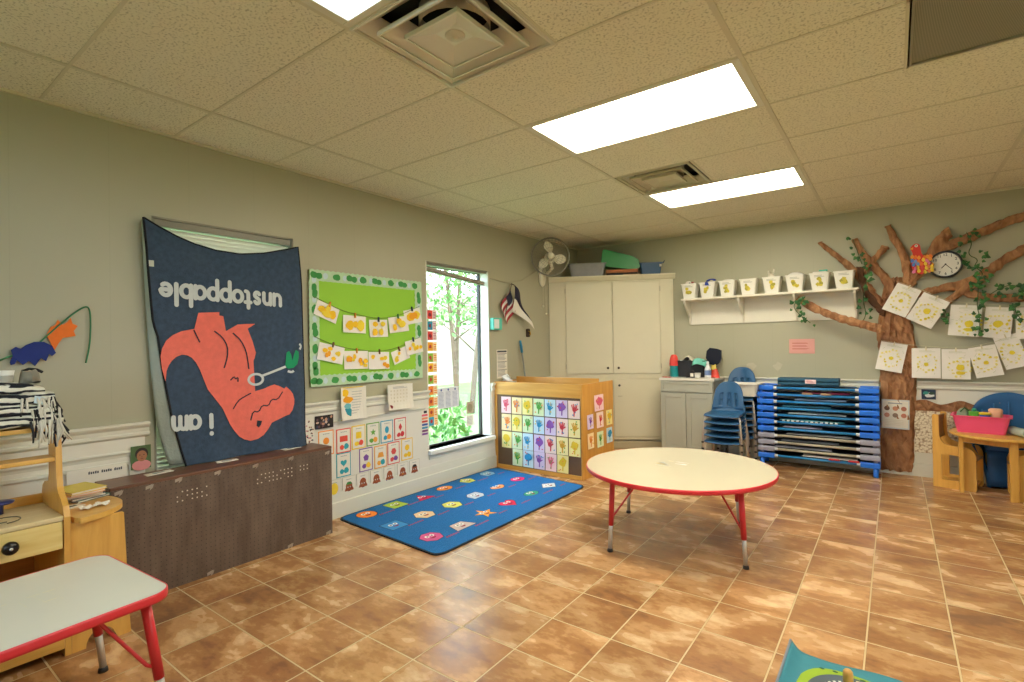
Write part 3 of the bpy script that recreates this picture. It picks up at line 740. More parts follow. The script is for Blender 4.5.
mb = MB(); mb.grid(curl(.28, .215, .035), 8, 6, CREAM)
for r in range(4):
    for c in range(6): mb.flat(rrect(-.10+c*.035, -.085+c*.035, -.045+r*.03, -.03+r*.03, .003, 1), .013, SAND)
lines(mb, -.07, .09, .07, .09, 2, GREY, .012); mb.flat(blob(-.105, -.082, .02, .018, 10), .026, mat('#8e2f33', .6)); mb.build('sheet', t)
on_left(t, 2.99, .882, .042)
# framed child portrait on the wainscot: the person as flat coloured shapes
t = thing('portrait_photo', 'small photograph of a child in pink on the white wainscot beside the blanket', 'photograph')
mb = MB(); mb.box(0, .098, 0, .132, 0, .002, mat('#4f6b3c', .4, .4, 30))
SK = mat('#a9724f', .5); HR = mat('#2a1f1a', .5)
mb.flat(blob(.052, .02, .048, .03, 14, .05), .0024, mat('#d98f90', .5)); mb.flat(ngon(.052, .086, .032, .034), .0026, HR); mb.flat(ngon(.053, .073, .025, .031), .0028, SK)
for s in (-1, 1): mb.flat(ngon(.053+s*.010, .079, .0035, .0025, 8), .003, HR)
mb.flat(ngon(.053, .058, .008, .002, 8), .003, mat('#7c3a36', .5)); mb.flat(ngon(.053, .068, .004, .003, 8), .0029, mat('#95603f', .5))
mb.build('print', t); on_left(t, 1.046, .641, .026)
t = thing('notice_strip', 'white paper notice with one line of black lettering above the little wooden side top', 'notice')
mb = MB(); mb.box(0, .26, 0, .09, 0, .0015, CREAM)
for k in range(16):
    if k not in (5, 11): mb.flat([(.09+k*.0095, .058), (.097+k*.0095, .058), (.097+k*.0095, .058+(.012 if k % 3 else .016)), (.09+k*.0095, .07)], .002, INKB)
mb.build('sheet', t); on_left(t, .765, .60, .026)
t = thing('group_photo', 'dark group photograph on the white wainscot right beside the blanket', 'photograph')
mb = MB(); mb.box(0, .155, 0, .098, 0, .0015, mat('#231f22', .4))
rr = random.Random(5)
for k in range(16): mb.flat(blob(rr.uniform(.015, .14), rr.uniform(.012, .085), rr.uniform(.006, .014), rr.uniform(.006, .014), 9, .2, rr), .002+k*.0001, (mat('#c99a7c', .5), mat('#d9c3b2', .5), mat('#6a5058', .5), mat('#3c4560', .5))[k % 4])
mb.build('print', t); on_left(t, 2.197, .706, .026)
t = thing('floral_sheet', 'narrow paper with pink and black specks peeping out beside the blanket edge', 'paper')
mb = MB(); mb.box(0, .075, 0, .19, 0, .0015, CREAM)
for k in range(26): mb.flat(blob(rr.uniform(.008, .067), rr.uniform(.01, .18), .007, .006, 7, .3, rr), .002+k*.0001, (mat('#c98089', .6), INKB, mat('#9a6a58', .6))[k % 3])
mb.build('sheet', t); on_left(t, 2.115, .60, .026)

# shape cards: three rows on the wainscot
CT = {'orange': '#f0932b', 'red': '#e2523f', 'yellow': '#f2cf2e', 'green': '#6aa93d', 'blue': '#2f9fc0', 'crimson': '#cf3d43', 'teal': '#2fa5b4', 'purple': '#7b4fa3', 'amber': '#eda53c', 'rose': '#dc5350', 'gold': '#f1c62d'}
def star(cx, cy, r, n=5, k=.42, a0=PI/2): return [(cx+(r if i % 2 == 0 else r*k)*math.cos(a0+PI*i/n), cy+(r if i % 2 == 0 else r*k)*math.sin(a0+PI*i/n)) for i in range(2*n)]
def heart(cx, cy, r): return [(cx+r*.062*16*math.sin(t)**3, cy+r*.062*(13*math.cos(t)-5*math.cos(2*t)-2*math.cos(3*t)-math.cos(4*t))) for t in [2*PI*k/24 for k in range(24)]]
SHAPES = {'circle': lambda x, y, r: ngon(x, y, r), 'rectangle': lambda x, y, r: rrect(x-r*1.35, x+r*1.35, y-r*.85, y+r*.85, .003, 2), 'square': lambda x, y, r: rrect(x-r, x+r, y-r, y+r, .003, 2),
          'star': lambda x, y, r: star(x, y, r*1.15), 'oval': lambda x, y, r: ngon(x, y, r*.8, r*1.1), 'diamond': lambda x, y, r: [(x, y+r*1.3), (x+r*.75, y), (x, y-r*1.3), (x-r*.75, y)],
          'heart': lambda x, y, r: heart(x, y, r*1.1), 'pentagon': lambda x, y, r: ngon(x, y, r*1.1, n=5, a0=PI/2), 'trapezoid': lambda x, y, r: [(x-r*1.3, y-r*.8), (x+r*1.3, y-r*.8), (x+r*.8, y+r*.8), (x-r*.8, y+r*.8)],
          'hexagon': lambda x, y, r: ngon(x, y, r*1.1, n=6), 'octagon': lambda x, y, r: ngon(x, y, r*1.05, n=8, a0=PI/8)}
def shape_card(y, z, w, h, colr, shp, lab):
    t = thing('shape_card', lab, 'card', group='shape cards on the white wainscot')
    c = mat(CT[colr], .6, .06, 20); r = random.Random(int(y*100))
    mb = MB(); mb.box(0, w, 0, h, 0, .0012, c); mb.build('coloured_border', t)
    mb = MB(); mb.box(.008, w-.008, .008, h-.008, .0012, .002, CREAM)
    mb.flat(SHAPES[shp](w/2, h*.58, w*.2), .0026, c)
    mb.flat(blob(w*.36, h*.23, w*.16, h*.1, 10, .15, r), .0027, c); mb.flat(blob(w*.66, h*.25, w*.17, h*.12, 10, .15, r), .0029, mat(CT[r.choice(list(CT))], .6, .06, 20))
    for k in range(4): mb.flat([(w*.3+k*w*.11, h*.85), (w*.38+k*w*.11, h*.85), (w*.38+k*w*.11, h*.88), (w*.3+k*w*.11, h*.88)], .0026, GREY)
    mb.build('picture', t); on_left(t, y, z, .014)
for (y, z, c, s, l) in ((2.229,.497,'orange','circle','orange bordered card with a circle beside the brown cabinet in the top card row'), (2.384,.490,'red','rectangle','red bordered card with a rectangle in the top card row'),
        (2.525,.497,'yellow','square','yellow bordered card with a square in the top card row'), (2.668,.499,'green','star','green bordered card with a star in the top card row'),
        (2.812,.50,'blue','oval','blue bordered card with an oval in the top card row'), (2.960,.503,'crimson','diamond','crimson bordered card with a diamond, top card row end nearest the window'),
        (2.381,.302,'teal','heart','teal bordered card with a heart in the second card row'), (2.594,.303,'purple','pentagon','purple bordered card with a pentagon in the second card row'),
        (2.743,.30,'amber','trapezoid','amber bordered card with a trapezoid in the second card row'), (2.882,.305,'rose','hexagon','rose red bordered card with a hexagon in the second card row'),
        (3.035,.312,'gold','octagon','golden yellow bordered card with an octagon, second card row end nearest the window')):
    shape_card(y, z, .132, .188, c, s, l)
# potato picture cards along the bottom row
BRN = mat('#a3552d', .6, .12, 25); FEAT = [('hat', '#d8a93a'), ('eyes', '#f4f2ea'), ('nose', '#e06a35'), ('shoes', '#3a63b5'), ('ears', '#d98f6a'), ('moustache', '#3b2a20'), ('glasses', '#b5343a')]
for k, y in enumerate((2.30, 2.432, 2.565, 2.70, 2.838, 2.985, 3.123)):
    lab = ['card with a yellow oval face in the bottom row half hidden by the brown cabinet', 'white card with a brown potato in a green cap in the bottom card row', 'white card with a plain brown potato, third in the bottom card row from the cabinet',
           'white card with a brown potato in red shoes, middle of the bottom card row', 'white card with a blue-armed brown potato, third in the bottom card row from the window', 'white card with an orange-nosed brown potato, second in the bottom card row from the window', 'white card with a dark hatted potato, bottom card row end nearest the window'][k]
    t = thing('potato_card', lab, 'card', group='potato picture cards on the white wainscot')
    w, h = .122, .19
    mb = MB(); mb.box(0, w, 0, h, 0, .0012, mat('#c9c4b2', .6)); mb.build('border', t)
    mb = MB(); mb.box(.004, w-.004, .004, h-.004, .0012, .002, CREAM)
    if k == 0: mb.flat(ngon(.06, .12, .034, .045), .0026, YEL2); mb.flat(ngon(.05, .05, .03, .02), .0026, mat('#d86a8a', .6))
    else:
        mb.flat(blob(.061, .070, .042, .050, 16, .05), .0026, BRN); mb.flat(blob(.061, .115, .031, .034, 14, .05), .0026, BRN)
        for s in (-1, 1): mb.flat(ngon(.061+s*.011, .105, .005, .006, 8), .0029, FEAT and mat('#f4f2ea', .6)); mb.flat(ngon(.061+s*.011, .104, .002, .003, 6), .0031, INKB)
        mb.flat(ngon(.061, .092, .006, .004, 8), .0030, mat('#e06a35', .6)); mb.flat(ngon(.061, .075, .014, .004, 10), .0030, mat('#7b2d2a', .6))
        c = mat(['', '#3f8c46', '#a3552d', '#c23b3b', '#3a63b5', '#e08a35', '#2b2a2e'][k], .6)
        if k in (1, 6): mb.flat([(.035, .125), (.088, .125), (.078, .145), (.045, .145)], .0031, c)
        if k in (3,): [mb.flat(ngon(.061+s*.02, .026, .014, .007, 10), .0031, c) for s in (-1, 1)]
        if k in (4,): [mb.flat([(.061+s*.03, .08), (.061+s*.048, .065), (.061+s*.044, .058), (.061+s*.028, .07)], .0031, c) for s in (-1, 1)]
        if k == 5: mb.flat(ngon(.061, .094, .011, .008, 10), .0032, c)
        mb.flat(ngon(.061, .024, .03, .004, 12), .0024, SAND)
    lines(mb, .035, .09, .160, .172, 1, GREY, .0026, .004); mb.build('picture', t); on_left(t, y, .107, .014)
# number strip down the side of the bright window, one card per square, taped to the glass
COLS = [('red', '#e2473c', 'topmost'), ('blue', '#1f8fb0', 'second from the top'), ('scarlet', '#dd4a44', 'third from the top'), ('amber', '#f0a62d', 'fourth from the top'), ('green', '#8aba34', 'fifth from the top'), ('yellow', '#f4bd2c', 'sixth from the top'),
        ('leaf green', '#86b23d', 'fifth from the bottom'), ('orange', '#f08a2c', 'fourth from the bottom'), ('pumpkin', '#ee8a2f', 'third from the bottom'), ('tangerine', '#f29b36', 'second from the bottom'), ('blue', '#3aa3c4', 'lowest')]
zs = [1.663, 1.556, 1.459, 1.353, 1.246, 1.15, 1.034, .928, .822, .716, .63]
for k, (c, hx, pos) in enumerate(COLS):
    t = thing('number_card', '%s number card, %s of the column on the bright window' % (c, pos), 'card', group='number cards in a column on the window')
    mb = MB(); mb.box(0, .125, -.09, 0, 0, .0015, mat('#f5d9b0' if k > 2 else '#e9d3d4', .5)); mb.flat([(0.004,-.086),(.07,-.086),(.07,-.004),(.004,-.004)], .0022, mat(hx, .5, .06, 20))
    mb.flat(blob(.037, -.045, .018, .02, 9, .3, random.Random(k)), .0027, mat('#b8332f' if k > 2 else '#7d2030', .5))
    for q in range(3): mb.flat([(.08, -.03-q*.022), (.116, -.03-q*.022), (.116, -.02-q*.022), (.08, -.02-q*.022)], .0024, mat('#e8892f' if k > 2 else '#b87a8a', .5))
    mb.build('sheet', t); on_left(t, 3.49, zs[k], -.112)
t = thing('colour_strip', 'narrow card of stacked rainbow stripes on the wainscot edge of the bright window', 'card')
mb = MB(); mb.box(0, .085, 0, .235, 0, .0015, CREAM)
for k, hx in enumerate(('#8a4fa0', '#7a3f72', '#3f8fb5', '#3a5aa8', '#c84a42', '#e9946a', '#e8637a', '#2b2b2e')):
    y0 = .008 + k*.0285
    if k < 7: mb.flat(rrect(.006, .079, y0, y0+.019, .005, 2), .002, mat(hx, .6))
    else: mb.flat(rrect(.03, .07, y0, y0+.022, .003, 2), .002, mat(hx, .6))
mb.build('sheet', t); on_left(t, 3.275, .49, .016)
# papers stuck on the pane
t = thing('window_notice', 'white paper with three columns of faint print taped on the bright window pane', 'notice')
mb = MB(); mb.box(0, .31, 0, .205, 0, .001, mat('#e6e9f2', .6))
for c in range(3): lines(mb, .015+c*.1, .095+c*.1, .01, .165, 12, mat('#a9b0c8', .6), .0014, .006)
for c in (0, 1, 2): mb.flat(ngon(.055+c*.1, .182, .012, .012, 10), .0015, mat('#4a63a8', .6))
mb.build('sheet', t); on_left(t, 3.625, .69, -.124)
t = thing('window_card', 'small taupe card stuck low on the bright window pane', 'card')
mb = MB(); mb.box(0, .11, 0, .125, 0, .001, mat('#b3a58c', .6)); mb.flat(blob(.055, .06, .04, .045, 12, .1), .0014, mat('#8f8468', .6)); mb.build('sheet', t); on_left(t, 4.05, .593, -.124)
t = thing('window_card', 'small white card stuck below the taupe card on the window pane', 'card')
mb = MB(); mb.box(0, .11, 0, .115, 0, .001, CREAM); lines(mb, .012, .10, .015, .10, 6, GREY, .0014, .005); mb.build('sheet', t); on_left(t, 4.047, .465, -.124)
# beyond the window
t = thing('wall_dispenser', 'small teal and white box on the wall between bright window and flags', 'dispenser')
mb = MB(); mb.rbox(0, .15, 0, .13, 0, .05, .012, mat('#54bfae', .4), plane='xy'); mb.build('housing', t, bevel=.006)
mb = MB(); mb.rbox(.012, .095, .015, .115, .05, .055, .008, mat('#eef1ee', .4), plane='xy'); mb.build('front_plate', t, bevel=.002); on_left(t, 4.31, 1.476, .0)
t = thing('wall_notice', 'tall white printed notice on the wall above the wooden divider', 'notice')
mb = MB(); mb.box(0, .19, 0, .315, 0, .002, CREAM); mb.flat([(.01,.285),(.18,.285),(.18,.305),(.01,.305)], .0025, INKB)
for k in range(3): lines(mb, .015, .175, .02+k*.088, .09+k*.088, 5, GREY, .0025, .006); mb.flat([(.01,.092+k*.088),(.18,.092+k*.088),(.18,.097+k*.088),(.01,.097+k*.088)], .0026, INKB)
mb.build('sheet', t); on_left(t, 4.412, .945, .004)
t = thing('crumpled_wipe', 'crumpled white wipe standing on the divider\'s window end', 'wipe', (.10, 4.46, .92))
mb = MB(); mb.grid(lambda a, b: ((a-.5)*.10+.008*math.sin(b*9), (a-.5)*.03+.02*math.sin(a*7+b*5), b*.075*(1-.75*abs(a-.45))), 10, 8, mat('#f1efe9', .8, .04)); mb.build('wipe', t, smooth=True, solid=.002)
# two small flags on one bracket
FR = mat('#a8353d', .8); FWH = mat('#ebe7de', .8); FN = mat('#20223a', .8); STK = mat('#4a3a28', .5)
t = thing('striped_flag', 'small flag with red and white stripes drooping behind the white and navy flag', 'flag', (.03, 4.68, 1.99))
mb = MB(); mb.tube([(0,0,0.02), (.02,-.12,-.24), (.03,-.17,-.34)], .004, STK, 6); mb.build('stick', t)
for k in range(7):
    mb = MB() if k == 0 else mb
    f = k/7
    mb.grid(lambda a, b, f=f: (.02+.02*math.sin(a*6), -.03-.16*a+.03*f+ (f+b/7)*.09 - .04, -.05-.20*a-(f+b/7)*.20), 8, 1, FR if k % 2 == 0 else FWH)
mb.grid(lambda a, b: (.0262+.02*math.sin(a*3), -.03-.08*a+b*.045-.04, -.05-.10*a-b*.10), 6, 3, FN)
mb.build('cloth', t, smooth=True)
t = thing('navy_white_flag', 'small flag drooping on the wall with a navy upper part and long white fly', 'flag', (.06, 4.68, 1.99))
mb = MB(); mb.tube([(-.05,0,0.01), (.0,.0,0.0), (.02,-.02,-.02)], .005, STK, 6); mb.build('stick', t)
def fl(a, b):   # a across, b down
    y = -.02 + a*.15*(1-b*.2) + b*(.05+.10*a) - .10*b*(1-a); z = -.01 - .30*a - b*(.30 - .13*a)*1.0 + .02*math.sin(a*5)
    return (.02+.018*math.sin(a*7+b*3), y*1.45+.02, z)
mb = MB(); mb.grid(lambda a, b: fl(a, b*.5), 12, 6, FN); mb.grid(lambda a, b: fl(a, .5+b*.5), 12, 6, FWH); mb.grid(lambda a, b: tuple(Vector(fl(a*.5, .06+b*.34))+Vector((.002,0,0))), 6, 4, FN)
mb.build('cloth', t, smooth=True, solid=.002)
t = thing('pole', 'thin grey pole with a blue grip leaning on the wall behind the divider', 'pole', (.02, 4.82, 0))
mb = MB(); mb.tube([(.10, .13, .02), (.022, .012, 1.27)], .010, mat('#8d9290', .35, metal=.3), 8); mb.build('shaft', t, smooth=True)
mb = MB(); mb.tube([(.024, .016, 1.22), (.018, .008, 1.29), (.012, 0.0, 1.36)], [.015, .017, .013], mat('#2b86ad', .4), 10); o = mb.build('grip', t, smooth=True); o['label'] = 'blue grip'
t = thing('wall_hook', 'small dark and gold hook plate on the wall above the blue grip', 'hook')
mb = MB(); mb.rbox(-.035, .035, -.05, .05, 0, .012, .02, mat('#3b2c22', .4), plane='xy'); mb.build('plate', t, bevel=.004)
mb = MB(); mb.tube([(0, .02, .012), (0, .01, .035), (0, -.02, .04), (0, -.025, .025)], .007, mat('#c49a3f', .3, metal=.6), 8); mb.build('hook_arm', t, smooth=True); on_left(t, 5.02, 1.45, .0)
# leaf-and-fish cut-outs on a green wire
t = thing('felt_garland', 'orange and blue cut-out felt shapes on a green wire pinned to the bare wall', 'decoration')
GW = mat('#2f7d4f', .5)
mb = MB(); P = [(-0.037, -0.043), (0.016, -0.015), (0.089, 0.008), (0.159, 0.094), (0.215, 0.157), (0.268, 0.212), (0.311, 0.246), (0.328, 0.23), (0.331, 0.144), (0.326, 0.036), (0.308, -0.061)]
mb.tube([(p.x, p.y, .012) for p in smooth_line([(a, b, 0) for a, b in P], 2)], .004, GW, 6); mb.build('wire', t, smooth=True)
OR = [(0.151, 0.089), (0.167, 0.13), (0.186, 0.141), (0.195, 0.167), (0.214, 0.141), (0.235, 0.158), (0.247, 0.179), (0.255, 0.148), (0.276, 0.137), (0.259, 0.11), (0.267, 0.084), (0.242, 0.079), (0.214, 0.073), (0.198, 0.047), (0.181, 0.011), (0.17, 0.037)]
mb = MB(); mb.prism(OR, .004, .011, mat('#ee7a2f', .85, .1, 30)); o = mb.build('orange_shape', t); o['label'] = 'orange felt shape'
BL = [(0.012, -0.045), (0.023, -0.016), (0.016, 0.014), (0.034, 0.029), (0.052, 0.019), (0.071, 0.038), (0.101, 0.053), (0.139, 0.053), (0.17, 0.032), (0.185, -0.004), (0.169, -0.02), (0.158, -0.009), (0.146, -0.045), (0.127, -0.029), (0.104, -0.068), (0.081, -0.042), (0.059, -0.061), (0.037, -0.036), (0.03, -0.055), (0.016, -0.06)]
mb = MB(); mb.prism(BL, .012, .019, mat('#23357f', .85, .1, 30)); o = mb.build('blue_shape', t); o['label'] = 'blue felt shape'
on_left(t, .545, 1.315, .003)
# spare cable across the wall and pull cords under the fan
t = thing('wall_cable', 'thin pale cable sagging on the wall between bright window and fan', 'cable')
mb = MB(); mb.tube([(.008, y, z) for y, z in ((4.31,2.03),(4.6,2.01),(4.9,2.06),(5.2,2.2),(5.30,2.26))], .004, mat('#aba68e', .5), 6); mb.build('cord', t, smooth=True)
# ------------------------------------------------------------------ brown pegboard cabinet lying on its side
def pegboard():
    m, nt, N, L, B = newmat('brown_pegboard')
    tc = N.new('ShaderNodeTexCoord'); sp = N.new('ShaderNodeSeparateXYZ'); L.new(tc.outputs['Object'], sp.inputs[0])
    def M_(op, a, b=None):
        n = N.new('ShaderNodeMath'); n.operation = op
        for i, q in enumerate((a, b)):
            if q is None: continue
            if isinstance(q, (int, float)): n.inputs[i].default_value = q
            else: L.new(q, n.inputs[i])
        return n.outputs[0]
    S = .0254
    u = M_('SUBTRACT', M_('FRACT', M_('DIVIDE', sp.outputs[1], S)), .5); v = M_('SUBTRACT', M_('FRACT', M_('DIVIDE', sp.outputs[2], S)), .5)
    d = M_('SQRT', M_('ADD', M_('MULTIPLY', u, u), M_('MULTIPLY', v, v)))
    hole = M_('LESS_THAN', d, .12)
    n1 = N.new('ShaderNodeTexNoise'); n1.inputs['Scale'].default_value = 3.5; n1.inputs['Detail'].default_value = 8; n1.inputs['Roughness'].default_value = .7
    mp = N.new('ShaderNodeMapping'); mp.inputs['Scale'].default_value = (1, 2.2, .6); L.new(tc.outputs['Object'], mp.inputs[0]); L.new(mp.outputs[0], n1.inputs['Vector'])
    cr = N.new('ShaderNodeValToRGB'); E = cr.color_ramp.elements; E[0].position = .3; E[0].color = rgb('#4b3c32') + (1,); E[1].position = .72; E[1].color = rgb('#786658') + (1,)
    L.new(n1.outputs['Fac'], cr.inputs[0])
    mx = N.new('ShaderNodeMix'); mx.data_type = 'RGBA'; L.new(M_('MULTIPLY', hole, .62), mx.inputs[0]); L.new(cr.outputs[0], mx.inputs[6]); mx.inputs[7].default_value = rgb('#2c221b') + (1,)
    L.new(mx.outputs[2], B.inputs['Base Color']); B.inputs['Roughness'].default_value = .55
    bp = N.new('ShaderNodeBump'); bp.inputs['Strength'].default_value = .3; bp.inputs['Distance'].default_value = .003; L.new(M_('SUBTRACT', 1.0, hole), bp.inputs['Height']); L.new(bp.outputs[0], B.inputs['Normal'])
    return m
t = thing('pegboard_cabinet', 'long low brown cabinet with a pegboard back standing under the dinosaur blanket', 'cabinet', (.15, 1.525, 0))
BRNW = wood('#7d543e', '#5f3f30', .34, 1)
mb = MB(); mb.box(-.112, .112, -.64, .64, .012, .60, mat('#4a3a2f', .6)); mb.build('body', t)
mb = MB(); mb.box(-.118, .122, -.645, .645, .598, .616, BRNW); mb.build('top_board', t, bevel=.003)
mb = MB(); mb.box(.112, .122, -.642, .642, .0, .598, pegboard()); mb.build('pegboard_panel', t)
mb = MB()
for s in (-1, 1): mb.box(-.118, .112, s*.642-.006, s*.642+.006, 0, .6, BRNW)
mb.build('end_board', t)
STAPLE = mat('#b9b1a6', .3, .1, metal=.6); mb = MB()
for y, z in ((1.053,.594),(1.193,.602),(1.399,.598),(1.624,.594),(.916,.594),(1.353,.025),(1.848,.024),(2.132,.024),(2.13,.585),(1.86,.596)):
    y -= 1.525
    mb = MB(); mb.obox((.1235, y, z-.010), (.0015, 0, 0), (0, .016, .004), (0, 0, .008), STAPLE); mb.obox((.1238, y+.012, z-.014), (.0012, 0, 0), (0, .007, .005), (0, .003, .010), STAPLE); mb.build('corner_clip', t)
DOT = mat('#d9cfbf', .5); mb = MB()
for x0, n, r0 in ((-.35, 7, 3), (.10, 10, 3), (.39, 3, 2)):
    for a in range(n):
        for b in range(r0):
            if (a*7+b*3) % 5 == 0 and r0 == 3: continue
            y = x0 + .0127 + a*.0254; z = .5207 - b*.0254
            mb.lathe([(.0001, .1226), (.0042, .1226), (.0042, .1220)], DOT, 8, (0, y, z), 'x')
mb.build('bare_holes', t)
for k, (x, y, w, a) in enumerate(((.115, 1.15, .15, .2), (.125, 1.52, .13, -.1), (.10, 1.96, .14, .15))):
    lab = ['white paper scrap lying on the brown cabinet top nearest the wooden kitchen unit', 'white paper scrap lying on the middle of the brown cabinet top', 'white paper scrap lying on the brown cabinet top nearest the leafy board'][k]
    mb = MB(); P = [(-w/2, -.03), (w/2*.9, -.034), (w/2, .02), (-w/2*.8, .034)]
    mb.prism(P, 0, .002, CREAM); mb.flat([(-.03, -.012), (.03, -.014), (.03, .012), (-.03, .012)], .0024, GREY)
    o = mb.build('paper_scrap', loc=(x, y, .6165)); o.rotation_euler = (0, 0, PI/2 + a); tag(o, lab, 'paper', 'paper scraps on the brown cabinet')

# ------------------------------------------------------------------ wooden play unit with drawer, high shelf and round side top
MAPLE = wood('#e3b25a', '#cf9a45', .32, 2); MAPLEY = wood('#e6b860', '#d3a04a', .32, 1); PALEW = wood('#e2cf9f', '#d4bd88', .35, 1); PALED = wood('#ecd68e', '#dfc274', .35, 1)
t = thing('wooden_play_unit', 'maple play unit with a high shelf, drawer and rounded side top by the bare wall', 'play furniture', (0, 0, 0))
PROF = [(.05,0),(.60,0),(.605,.60),(.585,.645),(.555,.672),(.52,.69),(.498,.715),(.488,.76),(.480,.88),(.470,1.0),(.36,1.0),(.362,.76),(.35,.725),(.32,.715),(.285,.712),(.25,.69),(.235,.655),(.235,.60),(.05,.60)]
mb = MB(); mb.prism(PROF, .628, .650, MAPLE, 'y'); mb.build('side_panel', t, bevel=.003)
mb = MB(); mb.prism(PROF, -.10, -.078, MAPLE, 'y'); mb.build('side_panel', t, bevel=.003)
mb = MB(); mb.box(.24, .602, -.078, .628, .587, .607, PALEW); mb.build('worktop', t, bevel=.004)
mb = MB(); mb.box(.235, .255, -.078, .628, .607, .65, MAPLEY); mb.build('back_lip', t, bevel=.003)
mb = MB(); mb.box(.36, .474, -.078, .628, .826, .846, MAPLEY); mb.build('high_shelf', t, bevel=.004)
mb = MB(); mb.box(.35, .474, -.078, .628, .965, .985, MAPLEY); mb.build('top_shelf', t, bevel=.004)
mb = MB(); mb.box(.06, .075, -.078, .628, .05, .587, wood('#b98648', '#a3733a', .5, 1)); mb.build('back_panel', t)
mb = MB(); mb.box(.075, .595, -.078, .628, .07, .085, MAPLEY); mb.box(.575, .598, -.078, .628, .035, .085, MAPLEY); mb.build('bottom_shelf', t, bevel=.002)
d = MB().box(.578, .598, -.075, .625, .466, .585, PALED).build('drawer_front', t, bevel=.003)
mb = MB(); mb.lathe([(.0001,.046),(.018,.044),(.026,.036),(.027,.026),(.020,.016),(.012,.008),(.012,0)], mat('#161616', .25), 20, (.598, .456, .528), 'x'); mb.lathe([(.0001,.0475),(.006,.047),(.006,.044)], mat('#b9b9b4', .3, metal=.8), 10, (.598, .456, .528), 'x')
o = mb.build('knob', d, smooth=True); o['label'] = 'black knob'
TOPP = smooth_poly([(.10,.652),(.10,.72),(.20,.83),(.33,.878),(.44,.885),(.52,.862),(.59,.80),(.628,.72),(.632,.652)], 2)
TOPP = [(x, max(y, .651)) for x, y in TOPP]
mb = MB(); mb.prism(TOPP, .565, .588, MAPLEY); mb.build('round_side_top', t, bevel=.004)
arch = [(.652,0),(.700,0)] + [(.700+.11*(1-math.cos(PI*k/10))/2*1.0, .07*math.sin(PI*k/10)) for k in range(1, 10)] + [(.815,0),(.868,0),(.862,.10),(.845,.565),(.652,.565)]
mb = MB(); mb.prism(arch, .575, .597, MAPLE, 'x'); mb.build('side_support', t, bevel=.003)
# folded striped blankets piled on the top shelf
def stripes():
    m, nt, N, L, B = newmat('black_and_cream_weave')
    tc = N.new('ShaderNodeTexCoord'); mp = N.new('ShaderNodeMapping'); mp.inputs['Rotation'].default_value = (.25, 0, .0); mp.inputs['Scale'].default_value = (1, .35, 1); L.new(tc.outputs['Object'], mp.inputs[0])
    wv = N.new('ShaderNodeTexWave'); wv.bands_direction = 'Z'; wv.inputs['Scale'].default_value = 11; wv.inputs['Distortion'].default_value = 6.0; wv.inputs['Detail'].default_value = 3; wv.inputs['Detail Scale'].default_value = 2
    L.new(mp.outputs[0], wv.inputs['Vector'])
    cr = N.new('ShaderNodeValToRGB'); E = cr.color_ramp.elements; E[0].position = .30; E[0].color = rgb('#1c2129') + (1,); E[1].position = .50; E[1].color = rgb('#ddddcf') + (1,)
    L.new(wv.outputs['Fac'], cr.inputs[0]); L.new(cr.outputs[0], B.inputs['Base Color']); B.inputs['Roughness'].default_value = .95
    n = N.new('ShaderNodeTexNoise'); n.inputs['Scale'].default_value = 140; L.new(tc.outputs['Object'], n.inputs['Vector'])
    bp = N.new('ShaderNodeBump'); bp.inputs['Strength'].default_value = .5; L.new(n.outputs['Fac'], bp.inputs['Height']); L.new(bp.outputs[0], B.inputs['Normal'])
    return m
STRP = stripes(); FRG = mat('#cfcbbd', .95, .2, 30); FRD = mat('#2a2a2c', .95)
labs = ['lowest folded black and cream blanket in the pile, with tassels hanging over the shelf post', 'folded black and cream blanket second from the bottom of the pile', 'folded black and cream blanket just under the top one, carrying a small white tag', 'topmost folded black and cream blanket, smaller and slanting']
